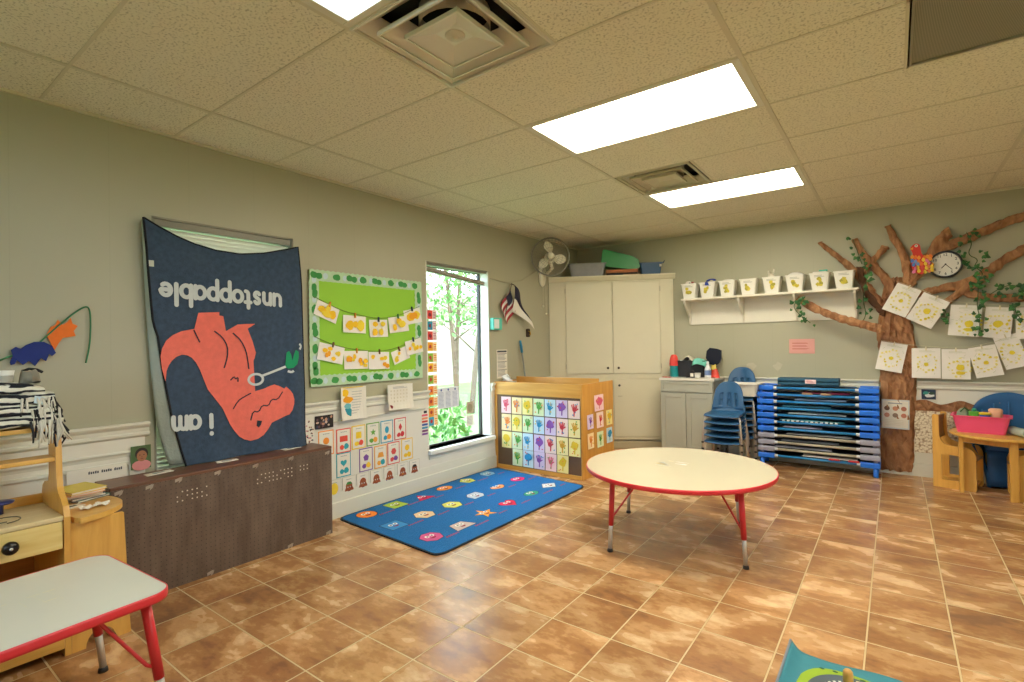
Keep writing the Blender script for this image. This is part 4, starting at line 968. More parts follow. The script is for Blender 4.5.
for k in range(4):
    rr = random.Random(40+k)
    y0, y1 = (.0, .655-.012*k) if k < 3 else (.0, .60)
    x0, x1 = .27+.01*k, .50-.012*k
    z0 = .986 + k*.050; hgt = .056
    t = thing('folded_blanket', labs[k], 'blanket', (0, 0, z0), group='striped blankets piled on the wooden unit')
    def bk_(a, b, y0=y0, y1=y1, x0=x0, x1=x1):
        # closed cushion-like cross-section swept along y
        th = 2*PI*a; s_ = math.copysign(abs(math.cos(th))**.5, math.cos(th)); c_ = math.copysign(abs(math.sin(th))**.6, math.sin(th))
        e = min(1, .35+3.2*min(b, 1-b)**.6) if b > .6 else 1
        y = y0 + b*(y1-y0)
        return ((x0+x1)/2 + s_*(x1-x0)/2*(.9+.1*e), y, hgt/2 + c_*hgt/2*(.55+.45*e) + .006*math.sin(y*14+k*2) - (.03*max(0, b-.75)/.25 if k == 3 else 0))
    mb = MB(); mb.grid(bk_, 24, 26, STRP); mb.build('cloth', t, smooth=True)
    mb = MB()
    for q in range(22 if k in (0, 2) else 12):
        x = x0 + .02 + (x1-x0-.03)*rr.random(); l = rr.uniform(.05, .085) if k in (0, 2) else rr.uniform(.03, .05)
        yb = y1 - .02 + rr.uniform(-.03, .008)
        mb.tube([(x, yb-.02, hgt*.4), (x+rr.uniform(0, .012), yb+.012, hgt*.2), (x+rr.uniform(.0, .02), yb+rr.uniform(.012, .045), -l*.5), (x+rr.uniform(-.01, .02), yb+rr.uniform(.0, .055), -l*1.15)], [.005, .0045, .005, .003], FRG if q % 3 else FRD, 5)
    if k < 3:
        for q in range(12):
            yb = y1 - rr.uniform(.0, .11); xb = x1 - .012; l = rr.uniform(.05, .11) if k < 2 else rr.uniform(.03, .06)
            mb.tube([(xb-.02, yb, hgt*.55), (xb+.014, yb+rr.uniform(-.008, .008), hgt*.5), (xb+.022, yb+rr.uniform(-.012, .012), hgt*.1-l*.4), (xb+.02+rr.uniform(-.006, .008), yb+rr.uniform(-.016, .016), hgt*.1-l)], [.004, .005, .005, .003], FRG if q % 4 else FRD, 5)
    mb.build('fringe', t, smooth=True)
    if k == 2:
        mb = MB(); mb.obox((x1+.004, .575, .02), (.001, .0, 0), (0, .016, -.004), (0, .002, .016), mat('#c6dbe2', .5)); o = mb.build('sewn_label', t); o['label'] = 'small white tag'
t = thing('plastic_cup', 'white cup standing on the pile of striped blankets', 'cup', (.38, .485, 1.188))
mb = MB(); mb.lathe([(.0001,0),(.022,0),(.030,.05),(.028,.05),(.025,.004),(.0001,.004)], mat('#ecece2', .4), 20); mb.build('cup_body', t, smooth=True)
t = thing('grey_pouch', 'small grey and brown pouch lying on the striped blankets beside the white cup', 'pouch', (.37, .565, 1.180))
mb = MB(); mb.grid(lambda a, b: (.05*math.cos(2*PI*a)*(.6+.4*math.sin(PI*b)), .038*math.sin(2*PI*a)*(1-.3*b), .055*b+.006*math.sin(a*12)), 16, 6, mat('#8d8a7c', .8, .2, 30)); mb.lathe([(.0001,.054),(.028,.052),(.03,.04)], mat('#a08e78', .8), 14); mb.build('pouch_body', t, smooth=True)
mb = MB(); mb.tube([(-.03,-.02,.05),(-.01,0,.062),(.02,.02,.058),(.03,.038,.045)], .006, FRD, 6); mb.build('drawstring', t, smooth=True)
# odds and ends on the play unit
t = thing('toy_lamp', 'dark blue toy with a flat brim standing at the back of the wooden worktop', 'toy', (.33, .47, .6075))
mb = MB(); mb.lathe([(.0001,0),(.012,0),(.012,.035),(.02,.04),(.045,.044),(.05,.052),(.03,.058),(.0001,.058)], mat('#25306e', .3), 18); mb.build('toy_body', t, smooth=True)
t = thing('wire_ring', 'thin dark wire loop lying on the pale wooden worktop', 'wire', (.49, .46, .609))
mb = MB(); mb.tube([(.05*math.cos(q*.42), .05*math.sin(q*.42), .002+.0004*q) for q in range(16)], .0022, mat('#55503f', .4), 5); mb.build('wire_loop', t, smooth=True)
for k, (x, y, a, lab) in enumerate(((.485, .735, .3, 'crumpled white tissue lying on the rounded wooden side top, nearer its post'), (.47, .795, -.4, 'crumpled white tissue lying on the rounded wooden side top, nearer its curved edge'))):
    mb = MB(); mb.grid(lambda p, q: ((p-.5)*.06, (q-.5)*.055, .002+.010*abs(math.sin(p*5+q*4+k))), 7, 7, mat('#efeee8', .8, .03)); o = mb.build('tissue', loc=(x, y, .5885)); o.rotation_euler = (0, 0, a); tag(o, lab, 'tissue', 'tissues on the wooden side top')
mb = MB(); mb.box(-.03, .03, -.045, .045, 0, .003, CREAM); mb.flat([(-.012,-.03),(.012,-.03),(.012,.02),(-.012,.02)], .0034, INKB); o = mb.build('picture_card', loc=(.39, .70, .5885)); o.rotation_euler = (0, 0, .25); tag(o, 'white card with a black bar lying on the rounded wooden side top', 'card')
BK = (('#1f6f63', .19, .15, .010, .35, 'thin dark teal picture book at the bottom of the book pile on the side top'), ('#223a52', .185, .14, .012, .15, 'thin navy picture book second from the bottom of the book pile'), ('#e7d9c3', .18, .15, .014, -.05, 'cream picture book in the middle of the book pile'), ('#e9a06a', .20, .14, .010, .12, 'peach picture book lying under the yellow one'), ('#e3cf3f', .19, .15, .012, .22, 'yellow picture book on top of the pile on the wooden side top'))
z = .5885
for k, (hx, w, h, th, a, lab) in enumerate(BK):
    t = thing('picture_book', lab, 'book', (.23+.008*k, .775-.004*k, z), a, 'picture books on the wooden side top')
    mb = MB(); c = mat(hx, .4, .06, 20); mb.box(-w/2, w/2, -h/2, h/2, 0, .0015, c); mb.box(-w/2, w/2, -h/2, h/2, th-.0015, th, c); mb.box(-w/2, -w/2+.002, -h/2, h/2, 0, th, c); mb.build('cover', t)
    mb = MB(); mb.box(-w/2+.003, w/2-.003, -h/2+.003, h/2-.003, .0015, th-.0015, CREAM); mb.build('pages', t)
    z += th + .0005

# ------------------------------------------------------------------ activity tables
LAM = mat('#dcddd0', .22, .03, 5); LAMC = mat('#cdc6ad', .22, .03, 4); REDP = mat('#d8303a', .35, .05); REDM = mat('#cf2f36', .3, .05); CHR = mat('#d3d0c8', .28, .05, metal=.45); RUB = mat('#2a2726', .6)
def leg(t, top, foot, split=.36, r=.0165):
    """enamelled upper tube, plated lower insert and glide; plus its brace"""
    a, b = Vector(top), Vector(foot); d = b - a
    m_ = a + d*(1-split)
    o = MB().tube([a, m_], r, REDM, 14).build('leg', t, smooth=True)
    MB().tube([a + d*(.9-split), b + Vector((0,0,.02))], r*.78, CHR, 12).build('leg_insert', o, smooth=True)
    MB().lathe([(.0001,.022),(.010,.022),(.017,.014),(.018,.0),(.0001,.0)], RUB, 12, tuple(foot)).build('glide', o, smooth=True)
    return m_
def rnd_table():
    t = thing('round_activity_table', 'round cream topped table with red edge and red legs standing on the tiles', 'table', (2.303, 3.453, 0))
    Rr = .609; H = .48
    MB().lathe([(.0001,H-.026),(Rr-.006,H-.026),(Rr-.005,H-.001),(Rr-.006,H),(.0001,H)], LAMC, 72).build('tabletop', t, smooth=False)
    MB().lathe([(Rr-.012,H-.028),(Rr-.003,H-.027),(Rr,H-.018),(Rr,H-.008),(Rr-.002,H-.001),(Rr-.006,H+.0003)], REDP, 72, closed=True).build('edge_band', t, smooth=True)
    mb = MB(); rr = random.Random(4)
    for k in range(9): mb.flat(blob(rr.uniform(-.12,.05), rr.uniform(-.05,.12), rr.uniform(.012,.05), rr.uniform(.006,.018), 9, .4, rr), H+.0008, mat('#c2c6c4', .4) if k % 3 else mat('#cdbd8f', .4))
    o = mb.build('worn_marks', t); o['label'] = 'faint tape marks on the tabletop'
    for deg in (-119.5, -29.5, 60.5, 150.5):
        a = math.radians(deg); c, s = math.cos(a), math.sin(a)
        leg(t, (.525*c, .525*s, H-.026), (.553*c, .553*s, 0))
        MB().obox((.515*c, .515*s, H-.029), (.04*c, .04*s, 0), (-.03*s, .03*c, 0), (0, 0, .003), REDM).build('leg_plate', t)
        p = Vector((.541*c, .541*s, .205))
        # thin brace to the underside, on the neighbour's side
        q = Vector((.30*math.cos(a+.05), .30*math.sin(a+.05), H-.028))
        MB().tube([p, p*.98+Vector((0,0,.012)), q, q - Vector((.03*c, .03*s, 0))], .0062, REDM, 8).build('brace', t, smooth=True)
rnd_table()
def rect_table():
    t = thing('rectangular_activity_table', 'rectangular white topped table with red edge in the near corner by the wooden unit', 'table', (1.190, .115, 0), math.radians(4.0))
    H = .48; hx, hy = .305, .61
    P = rrect(-hx+.005, hx-.005, -hy+.005, hy-.005, .067, 8); Q = rrect(-hx, hx, -hy, hy, .072, 8)
    MB().prism(P, H-.028, H, LAM).build('tabletop', t)
    mb = MB(); n = len(P); prof = [(0, H-.030), (.75, H-.030), (1, H-.022), (1, H-.006), (.75, H+.0004), (0, H+.0008)]
    vs = []
    for f, z in prof: vs += [(p[0]+(q[0]-p[0])*f, p[1]+(q[1]-p[1])*f, z) for p, q in zip(P, Q)]
    mb.add(vs, [(k*n+i, k*n+(i+1) % n, ((k+1) % 6)*n+(i+1) % n, ((k+1) % 6)*n+i) for k in range(6) for i in range(n)], REDP); mb.build('edge_band', t, smooth=True)
    mb = MB(); rr = random.Random(9); SM = mat('#c9c6a8', .4)
    for (x0, y0, x1, y1) in ((-.06,.38,-.06,-.2),(.03,.36,.03,-.25),(-.07,.40,.05,.44),(-.055,.36,.055,.37),(-.05,.32,.045,.33),(-.04,.28,.04,.285)):
        n = 14
        for k in range(n):
            if rr.random() < .35: continue
            f = k/n; g = (k+.8)/n; mb.flat([(x0+(x1-x0)*f, y0+(y1-y0)*f), (x0+(x1-x0)*g, y0+(y1-y0)*g), (x0+(x1-x0)*g+.006, y0+(y1-y0)*g+.003), (x0+(x1-x0)*f+.006, y0+(y1-y0)*f+.003)], H+.0008, SM)
    o = mb.build('worn_marks', t); o['label'] = 'yellowed tape residue on the tabletop'
    for sx in (-1, 1):
        for sy in (-1, 1):
            leg(t, ((.222 if sx > 0 else -.255), sy*.545, H-.028), ((.262 if sx > 0 else -.290), sy*.598, 0))
            MB().obox((sx*.235, sy*.530, H-.031), (.035, 0, 0), (0, .035, 0), (0, 0, .003), REDM).build('leg_plate', t)
            p = Vector(((.246 if sx > 0 else -.276), sy*.575, .20)); q = Vector((sx*.20, sy*.40, H-.03))
            MB().tube([p, p+Vector((-sx*.01, -sy*.03, .02)), q, q-Vector((0, sy*.03, 0))], .0062, REDM, 8).build('brace', t, smooth=True)
rect_table()

# ------------------------------------------------------------------ blue rug with smiling shapes
RUGB = mat('#1270b8', .95, .12, 60, bump=.6, bscale=400); RUGE = mat('#14202c', .95, .1, 60)
t = thing('shapes_rug', 'bright blue rug with rows of smiling coloured shapes lying under the bright window', 'rug', (0, 0, 0))
C4 = [(.045, 2.36), (1.196, 2.285), (1.205, 4.19), (.045, 4.30)]
def rugP(a, b, ins=0.0):
    a = ins + a*(1-2*ins); b = ins*.6 + b*(1-1.2*ins)
    p = [C4[0][i]*(1-a)*(1-b) + C4[1][i]*a*(1-b) + C4[2][i]*a*b + C4[3][i]*(1-a)*b for i in (0, 1)]
    return p
def rug_outline(r, e):
    P = rrect(e, 1-e, e*.6, 1-e*.6, r, 5)
    return [rugP(a, b) for a, b in P]
MB().prism(rug_outline(.05, 0), 0.001, .009, RUGE).build('bound_edge', t)
MB().prism(rug_outline(.045, .012), .002, .0105, RUGB).build('pile', t)
mb = MB(); rr = random.Random(12)
def crescent(x, y, r): return [(x+r*1.2*math.cos(q), y+r*1.2*math.sin(q)) for q in [math.radians(200+14*k) for k in range(11)]] + [(x+r*.8*math.cos(q), y+.35*r+r*.75*math.sin(q)) for q in [math.radians(340-14*k) for k in range(11)]]
PTS = [(.17,2.54),(.17,2.83),(.21,3.1),(.165,3.41),(.165,3.72),(.165,4.03),(.54,2.5),(.55,2.79),(.56,3.09),(.555,3.39),(.54,3.71),(.54,4.03),(.93,2.49),(.95,2.77),(.92,3.08),(.92,3.38),(.92,3.71),(.91,4.01)]
SH = [('#f08a2c', 'circle'), ('#a7c84a', 'square'), ('#d5265b', 'tri'), ('#f2953a', 'oval'), ('#c8d05a', 'pent'), ('#7fb0cf', 'cube'), ('#3b8fd0', 'square'), ('#e4c9a0', 'hex'), ('#d9dc6a', 'hex'), ('#b9c4cf', 'cube'), ('#f0a061', 'cres'), ('#d8206f', 'oval'),
      ('#d15a93', 'hept'), ('#c7b8b4', 'trap'), ('#f2a03c', 'star'), ('#dd1f4f', 'heart'), ('#2f9d80', 'ring'), ('#d6dcdc', 'diam')]
WH_ = mat('#f4f4ee', .9); BLK = mat('#15151a', .9); MOU = mat('#8e1f33', .9); OUT = mat('#253a5a', .9); LET = mat('#a8364a', .9)
def rp(cx, cy, u, v, z): return (cx - v, cy + u, z)     # shape upright as seen from the middle of the room
for k, ((cx, cy), (hx, s)) in enumerate(zip(PTS, SH)):
    r = .075
    S = {'circle': ngon(0,0,r*1.05), 'square': rrect(-r,r,-r,r,.006,2), 'tri': [(-r*1.2,-r*.8),(r*1.2,-r*.8),(0,r*1.1)], 'oval': ngon(0,0,r*1.1,r*.8), 'pent': ngon(0,0,r*1.1,n=5,a0=PI/2), 'cube': [(-r,-r*.8),(r*.6,-r*.8),(r*1.1,-r*.2),(r*1.1,r),(-r*.4,r),(-r,r*.4)], 'hex': ngon(0,0,r*1.15,n=6),
         'cres': crescent(0,r*.4,r), 'hept': ngon(0,0,r*1.1,n=7), 'trap': [(-r*1.3,-r*.8),(r*1.3,-r*.8),(r*.8,r*.8),(-r*.8,r*.8)], 'star': star(0,0,r*1.3), 'heart': heart(0,0,r*1.1), 'ring': ngon(0,0,r*1.1,r*.7), 'diam': [(0,r*1.0),(r*1.3,0),(0,-r*1.0),(-r*1.3,0)]}[s]
    mb.poly([rp(cx, cy, u*1.08, v*1.08, .0109) for u, v in S], OUT); mb.poly([rp(cx, cy, u, v, .0113) for u, v in S], mat(hx, .95, .06, 40))
    for q in (-1, 1):
        mb.poly([rp(cx, cy, q*.022+u, .018+v, .0117) for u, v in ngon(0,0,.017,.019,10)], WH_); mb.poly([rp(cx, cy, q*.020+u, .016+v, .0120) for u, v in ngon(0,0,.008,.010,8)], BLK)
    mb.poly([rp(cx, cy, .026*math.cos(math.radians(a)), -.014+.02*math.sin(math.radians(a)), .0117) for a in range(180, 361, 20)], MOU)
    n = rr.randint(4, 7)
    for q in range(n):
        u0 = .05+q*.022; mb.poly([rp(cx, cy, u0, -.105, .0112), rp(cx, cy, u0+.014, -.105, .0112), rp(cx, cy, u0+.014, -.105+rr.choice((.016,.024)), .0112), rp(cx, cy, u0, -.088, .0112)], LET)
mb.build('shape_pattern', t)

# ------------------------------------------------------------------ road play mat and the block on it in the near corner
TEALM = mat('#36808f', .8, .12, 20); GRASSG = mat('#8fae28', .8, .1, 20); ROAD = mat('#4d5a63', .8, .08, 20); DGR = mat('#2f8f58', .8, .12, 20); MATG = mat('#7d8894', .7, .08); DASH = mat('#e9e9df', .8)
t = thing('road_play_mat', 'teal edged play mat printed with a curving grey road lying in the near corner', 'play mat', (0, 0, 0))
mx0, mx1, my0, my1 = 3.12, 4.15, 1.72, 2.455
def lift(x, y):
    d = max(0, .05-(x-mx0)); c = max(0, .25-(my1-y)) if x < mx0+.06 else 0
    return .004 + (d/.05)**2*.028*(1+.9*c) + .004*math.sin(x*17)*max(0, 1-(my1-y)/.05)
def matpt(a, b):
    x = mx0 + a*a*(.3)*(mx1-mx0) + a*(.7)*(mx1-mx0); y = my0 + b*(my1-my0) + .008*math.sin(x*13)*b - .02*a*b
    return x, y
mb = MB(); mb.grid(lambda a, b: (*matpt(a, b), lift(*matpt(a, b))), 60, 30, TEALM); mb.build('mat_sheet', t, smooth=True, solid=.004)
mb = MB(); mb.tube([(mx0-.002, y, lift(mx0, y)+.001) for y in [my0 + k*(my1-my0)/20 for k in range(21)]], .005, MATG, 6); o = mb.build('curled_edge', t, smooth=True); o['label'] = 'grey curled edge'
def mprint(P, z, m): mb.poly([(x, y, .0075+z) for x, y in P], m)
mb = MB()
G = smooth_poly([(3.165,1.74),(3.165,2.25),(3.20,2.345),(3.26,2.385),(3.33,2.39),(3.45,2.375),(3.6,2.35),(4.1,2.30),(4.1,1.74)], 2); mprint(G, 0, GRASSG)
ctr = [(p.x, p.y) for p in smooth_line([(3.235,1.75,0),(3.235,2.15,0),(3.25,2.27,0),(3.31,2.325,0),(3.40,2.325,0),(3.55,2.30,0),(4.08,2.22,0)], 3)]
A, B_ = ribbon(ctr, .085)
mprint(A + B_[::-1], .0008, ROAD)
for k in range(0, len(ctr)-1, 2):
    a, b = ribbon(ctr[k:k+2], .008); mprint([a[0], a[-1], b[-1], b[0]], .0014, DASH)
mprint(smooth_poly([(3.30,1.9),(3.30,2.2),(3.33,2.255),(3.40,2.26),(3.55,2.235),(3.55,1.9)], 2), .0006, DGR)
for k in range(7): mprint(ngon(3.24+k*.045, 2.368+.006*math.sin(k), .010, .006, 8), .0012, mat('#27552c', .8))
mb.build('road_print', t)
t = thing('wooden_block_toy', 'wooden toy with a rounded tan peg and cream board standing on the road mat', 'toy', (3.335, 2.29, .0095), -.12)
mb = MB(); mb.lathe([(.0001,.075),(.010,.073),(.0155,.066),(.017,.055),(.017,0),(.0001,0)], wood('#d3a55c', '#c08f48', .4, 2), 18, (0, -.01, 0)); mb.build('peg', t, smooth=True)
mb = MB(); mb.box(.018, .30, -.20, .03, .0, .022, wood('#e7d6a4', '#dcc78f', .5, 0)); mb.build('board', t, bevel=.004)
# ------------------------------------------------------------------ wooden divider with paintings
PLY = wood('#d9a24c', '#c68a38', .38, 2, 6); PLYH = wood('#dfaa55', '#cc9340', .38, 0, 6); HARD = mat('#6a5038', .6, .2, 6)
t = thing('wooden_divider', 'low maple divider cupboard covered with bright handprint paintings standing past the rug', 'divider', (.015, 4.35, 0))
DW, DD, DH = 1.07, .68, .918
MB().box(0, DW-.02, 0, .022, DH-.135, DH, PLYH).build('top_rail', t, bevel=.004)
MB().box(0, .035, 0, .022, 0, DH-.135, PLY).build('stile', t, bevel=.003)
MB().box(.035, DW-.02, 0, .022, 0, .04, PLYH).build('bottom_rail', t, bevel=.003)
MB().box(.03, DW-.02, .006, .014, .03, DH-.13, HARD).build('hardboard_panel', t)
MB().box(DW-.02, DW, 0, DD, 0, DH, PLY).build('end_panel', t, bevel=.004)
MB().box(0, .02, .022, DD, 0, DH, PLY).build('end_panel', t, bevel=.004)
MB().box(.02, DW-.02, DD-.3, DD-.28, .05, DH+.035, PLYH).build('back_panel', t, bevel=.003)
MB().box(.02, DW-.02, .022, DD-.3, .42, .44, PLYH).build('inner_shelf', t)
HP = {'red': '#d8434e', 'pink': '#e0607c', 'orange': '#ea8a3c', 'yellow': '#e5c32f', 'green': '#55a645', 'blue': '#2b93c4', 'purple': '#8a56b0', 'gold': '#dba52f'}
SHEETC = {'red': '#f3dcd2', 'pink': '#f6d3d6', 'orange': '#f6dfae', 'yellow': '#f4e79a', 'green': '#dcebc2', 'blue': '#c9e3ef', 'purple': '#dccdea', 'gold': '#f3e6a6'}
def hand_print(mb, cx, cy, s, m, z):
    mb.flat(blob(cx, cy-.012*s, .024*s, .024*s, 12, .1), z, m)
    for k, (dx, l) in enumerate(((-.020, .034), (-.007, .042), (.007, .042), (.020, .034))):
        a = dx*14; P = [(cx+dx*s, cy), (cx+dx*s+math.sin(a)*l*s, cy+l*s)]
        A, B = ribbon(P, .011*s); mb.flat(A + B[::-1], z+.0001, m)
    A, B = ribbon([(cx+.015*s, cy-.02*s), (cx+.042*s, cy-.002*s)], .012*s); mb.flat(A+B[::-1], z+.0001, m)
def painting(w, h, c1, c2, sd):
    r = random.Random(sd); mb = MB()
    mb.grid(lambda a, b: (a*w, b*h, .0015+.006*(1-b)**3*r.random()*.0+.004*(1-b)**2), 3, 4, mat(SHEETC[c1], .7, .05, 10))
    st = sd % 3
    if st != 2: hand_print(mb, w/2+r.uniform(-.01, .01), h*.58, 1.05*h/.18, mat(HP[c1], .7, .15, 40), .0062)
    else: mb.flat(blob(w/2, h*.6, w*.34, h*.25, 14, .22, r), .0062, mat(HP[c1], .7, .15, 40))
    A, B = ribbon([(w/2, h*.12), (w/2+.004, h*.5)], .014); mb.flat(A+B[::-1], .0060, mat(HP[c1], .7, .15, 40))
    for k in range(4): mb.flat(blob(r.uniform(.15, .85)*w, r.uniform(.1, .9)*h, .008, .007, 7, .3, r), .0066, mat(HP[c2], .7, .15, 40))
    return mb
GRIDC = [['pink','orange','yellow','green','blue','purple','red'], ['orange','yellow','green','blue','purple','red','gold'], ['yellow','green','blue','purple','red','gold','yellow'], [None,'green','blue','purple','pink','yellow',None]]
ords = ['first', 'second', 'third', 'fourth', 'fifth', 'sixth', 'last']; rows = ['top', 'second', 'third', 'bottom']
zr = [.762, .580, .397, .222]
for r_ in range(4):
    for c_ in range(7):
        c1 = GRIDC[r_][c_]
        if not c1: continue
        x = .112 + c_*.1372; w, h = .128, .172
        slope = -.0004*c_
        lab = '%s handprint painting, %s from the window end of the %s row on the divider front' % (c1, ords[c_], rows[r_])
        o = painting(w, h, c1, ['red','blue','green','orange','yellow'][(r_+c_) % 5], r_*7+c_).build('handprint_painting')
        on_back(o, x, zr[r_]-h+slope, 4.348, random.Random(r_*9+c_).uniform(-.015, .015)); tag(o, lab, 'painting', 'handprint paintings on the divider front')
SIDE = [(4.593,.634,.20,.16,'pink','pink flower painting highest on the divider end panel'), (4.44,.475,.125,.14,'purple','purple handprint painting nearest the front on the divider end panel'), (4.635,.462,.15,.155,'red','red handprint painting in the middle of the divider end panel'),
        (4.85,.462,.135,.155,'yellow','yellow handprint painting farther back in the middle row of the divider end panel'), (4.445,.282,.125,.15,'orange','orange handprint painting lowest and nearest the front on the divider end panel'), (4.64,.266,.14,.155,'green','green handprint painting in the low row of the divider end panel'), (4.85,.278,.135,.155,'blue','blue handprint painting low and farthest back on the divider end panel')]
for k, (y, z, w, h, c, lab) in enumerate(SIDE):
    o = painting(w, h, c, 'yellow' if c != 'yellow' else 'blue', k+50).build('handprint_painting'); on_left(o, y, z, 1.0865, .0); tag(o, lab, 'painting', 'handprint paintings on the divider end')
TAPE = mat('#efece0', .6)
# ------------------------------------------------------------------ corner cupboard
CUP = mat('#d8d2b6', .4, .03, 5); CUPD = mat('#dcd6bb', .38, .03, 5); KN = mat('#4a3f30', .3, metal=.6)
ang = math.atan2(.741, 1.341); L_ = 1.532
t = thing('corner_cupboard', 'tall cream cupboard built across the corner with small dark knobs', 'cupboard', (.003, 5.500, 0), ang)
# local frame: x along the doors, y into the corner, z up
dep = .643; apx = .875*1.341 - .0 ; 
ax = 1.341*math.cos(ang) + 0*math.sin(ang)
cornerx = .741*math.sin(ang); cornery = .741*math.cos(ang)
TRI = [(.008, .0), (L_-.02, .0), (cornerx+.005, cornery-.022)]
MB().prism(TRI, .12, 2.10, CUP).build('body', t)
MB().prism([(.02, .03), (L_-.04, .03), (cornerx+.005, cornery-.03)], 0, .12, CUP).build('plinth', t)
mb = MB()
for a, b, c, d in ((.0, .205, .12, 2.10), (1.355, L_-.015, .12, 2.10), (.205, 1.355, 2.062, 2.10), (.205, 1.355, .868, .932), (.205, 1.355, .12, .158)): mb.box(a, b, -.012, .0, c, d, CUP)
mb.build('face_frame', t, bevel=.003)
mb = MB(); prof = [(0,2.085),(-.02,2.088),(-.03,2.10),(-.042,2.125),(-.05,2.135),(-.05,2.15),(0,2.15)]
mb.prism(prof, -.0, L_+.01, CUPD, 'x'); mb.build('cornice', t); MB().prism(TRI, 2.10, 2.15, CUP).build('top_board', t)
MB().prism([(-.0,.10),(-.022,.10),(-.022,.02),(-.012,.0),(0,0)], .02, L_-.05, mat('#b9ad8c', .5), 'x').build('toe_moulding', t)
for x0, x1, z0, z1, kx, kz in ((.207, .777, .934, 2.06, .715, 1.005), (.783, 1.353, .934, 2.06, .845, 1.005), (.207, .777, .160, .866, .715, .79), (.783, 1.353, .160, .866, .85, .79)):
    d = MB().box(x0, x1, -.024, -.008, z0, z1, CUPD).build('cupboard_door', t, bevel=.004)
    MB().lathe([(.0001,-.05),(.012,-.049),(.015,-.042),(.010,-.034),(.006,-.024)], KN, 14, (kx, 0, kz), 'y').build('knob', d, smooth=True)
    for hz in (z0+.09, z1-.09):
        hx = x0-.004 if x0 < .5 else x1+.004
        MB().tube([(hx, -.026, hz-.03), (hx, -.026, hz+.03)], .005, mat('#b9b29a', .4), 8).build('hinge', d)
    if x0 > .5 and z0 < .5:
        MB().rbox(.83, .885, -.032, -.024, .648, .664, .006, mat('#c9c2a4', .3, metal=.3), plane='xz').build('latch', d)
TC = t
def on_cup(x, y, z=2.151):   # a point on the cupboard top: x along the doors, y in from them
    c, s = math.cos(ang), math.sin(ang); return (.003 + c*x - s*y, 5.500 + s*x + c*y, z)
CLEAR = glassmat('cloudy_plastic', '#dfe3ea', .14, .25)
def frost():
    m, nt, N, L, B = newmat('frosted_plastic'); tc = N.new('ShaderNodeTexCoord'); n = N.new('ShaderNodeTexNoise'); n.inputs['Scale'].default_value = 12; L.new(tc.outputs['Object'], n.inputs[0])
    cr = N.new('ShaderNodeValToRGB'); cr.color_ramp.elements[0].color = rgb('#a9aab0') + (1,); cr.color_ramp.elements[1].color = rgb('#c2c3c6') + (1,); L.new(n.outputs['Fac'], cr.inputs[0]); L.new(cr.outputs[0], B.inputs['Base Color'])
    B.inputs['Roughness'].default_value = .25; B.inputs['Alpha'].default_value = .62
    return m
FROST = frost()
def tub(t, w, d, h, m, name='tub_body', tp=.86, rim=.012, wall=.004):
    mb = MB(); n = 4
    rings = [(tp, 0), (1, h), (1+rim*2/w, h), (1+rim*2/w, h-.008)]
    O = [rrect(-w/2*f, w/2*f, -d/2*(f if k < 2 else 1+rim*2/d), d/2*(f if k < 2 else 1+rim*2/d), min(w, d)*.12*f, n) for k, (f, z) in enumerate(rings)]
    I = [rrect(-w/2*f+wall, w/2*f-wall, -d/2*f+wall, d/2*f-wall, min(w, d)*.12*f, n) for f in (1, tp)]
    k = len(O[0]); vs = []; Z = [0, h, h, h-.008]
    seq = [(O[3], h-.008), (O[2], h), (I[0], h), (I[1], wall)]
    allr = [(O[0], 0), (O[1], h-.008)] + seq
    for P, z in allr: vs += [(x, y, z) for x, y in P]
    fs = [(r*k+i, r*k+(i+1) % k, (r+1)*k+(i+1) % k, (r+1)*k+i) for r in range(len(allr)-1) for i in range(k)]
    fs += [tuple(range(k))[::-1], tuple((len(allr)-1)*k+i for i in range(k))]
    mb.add(vs, fs, m); return mb.build(name, t)
t = thing('clear_storage_bin', 'cloudy clear plastic bin on the cupboard top beside the fan', 'storage bin', on_cup(.485, .16), ang)
tub(t, .46, .26, .17, FROST, 'bin_body')
MB().box(-.15, .13, -.09, .09, .006, .05, mat('#c98a80', .7)).build('contents', t, bevel=.004)
t = thing('orange_book', 'flat brown and orange folder lying under the green case on the cupboard top', 'folder', on_cup(.92, .13), ang-.06)
MB().box(-.20, .19, -.12, .12, .035, .075, mat('#b56a35', .5)).build('cover', t, bevel=.003); MB().box(-.195, .185, -.115, .115, .0, .034, mat('#2a2622', .7)).build('lower_cover', t, bevel=.003)
t = thing('green_case', 'big green plastic case leaning on the folders on the cupboard top', 'case', on_cup(.90, .17, 2.250), ang)
P = [(-.25,.0),(.20,-.0),(.24,.04),(.20,.13),(.12,.165),(-.23,.215),(-.25,.20)]
mb = MB(); mb.prism(P, -.10, .10, mat('#2f9a58', .35, .08, 8), 'y'); o = mb.build('case_body', t, bevel=.012, seg=3)
o.rotation_euler = (.0, math.radians(8), 0)
t = thing('blue_storage_bin', 'dark blue plastic tub on the cupboard top nearest the shelf', 'storage bin', on_cup(1.265, .10), ang)
tub(t, .26, .15, .15, mat('#24517c', .35, .08, 10), 'bin_body')
MB().tube([(.145, -.05, .14), (.165, -.04, .17), (.168, .03, .172), (.145, .05, .14)], .006, mat('#2a4d72', .4), 8).build('handle', t, smooth=True)
MB().box(.10, .125, -.082, -.079, .095, .125, CREAM).build('bin_label', t)
t = thing('board_game', 'thin tan board lying at the edge of the cupboard top under the blue tub side', 'board', on_cup(1.02, .03), ang+.04)
MB().box(-.10, .10, -.03, .02, .0, .012, mat('#c69a63', .6)).build('board_sheet', t, bevel=.002)
# wall fan
FANW = mat('#efead4', .35, .04); FANG = mat('#8f8d84', .35, .05)
t = thing('wall_fan', 'white caged wall fan with three blades up in the corner above the cupboard', 'fan', (.25, 5.16, 2.345), math.radians(36))
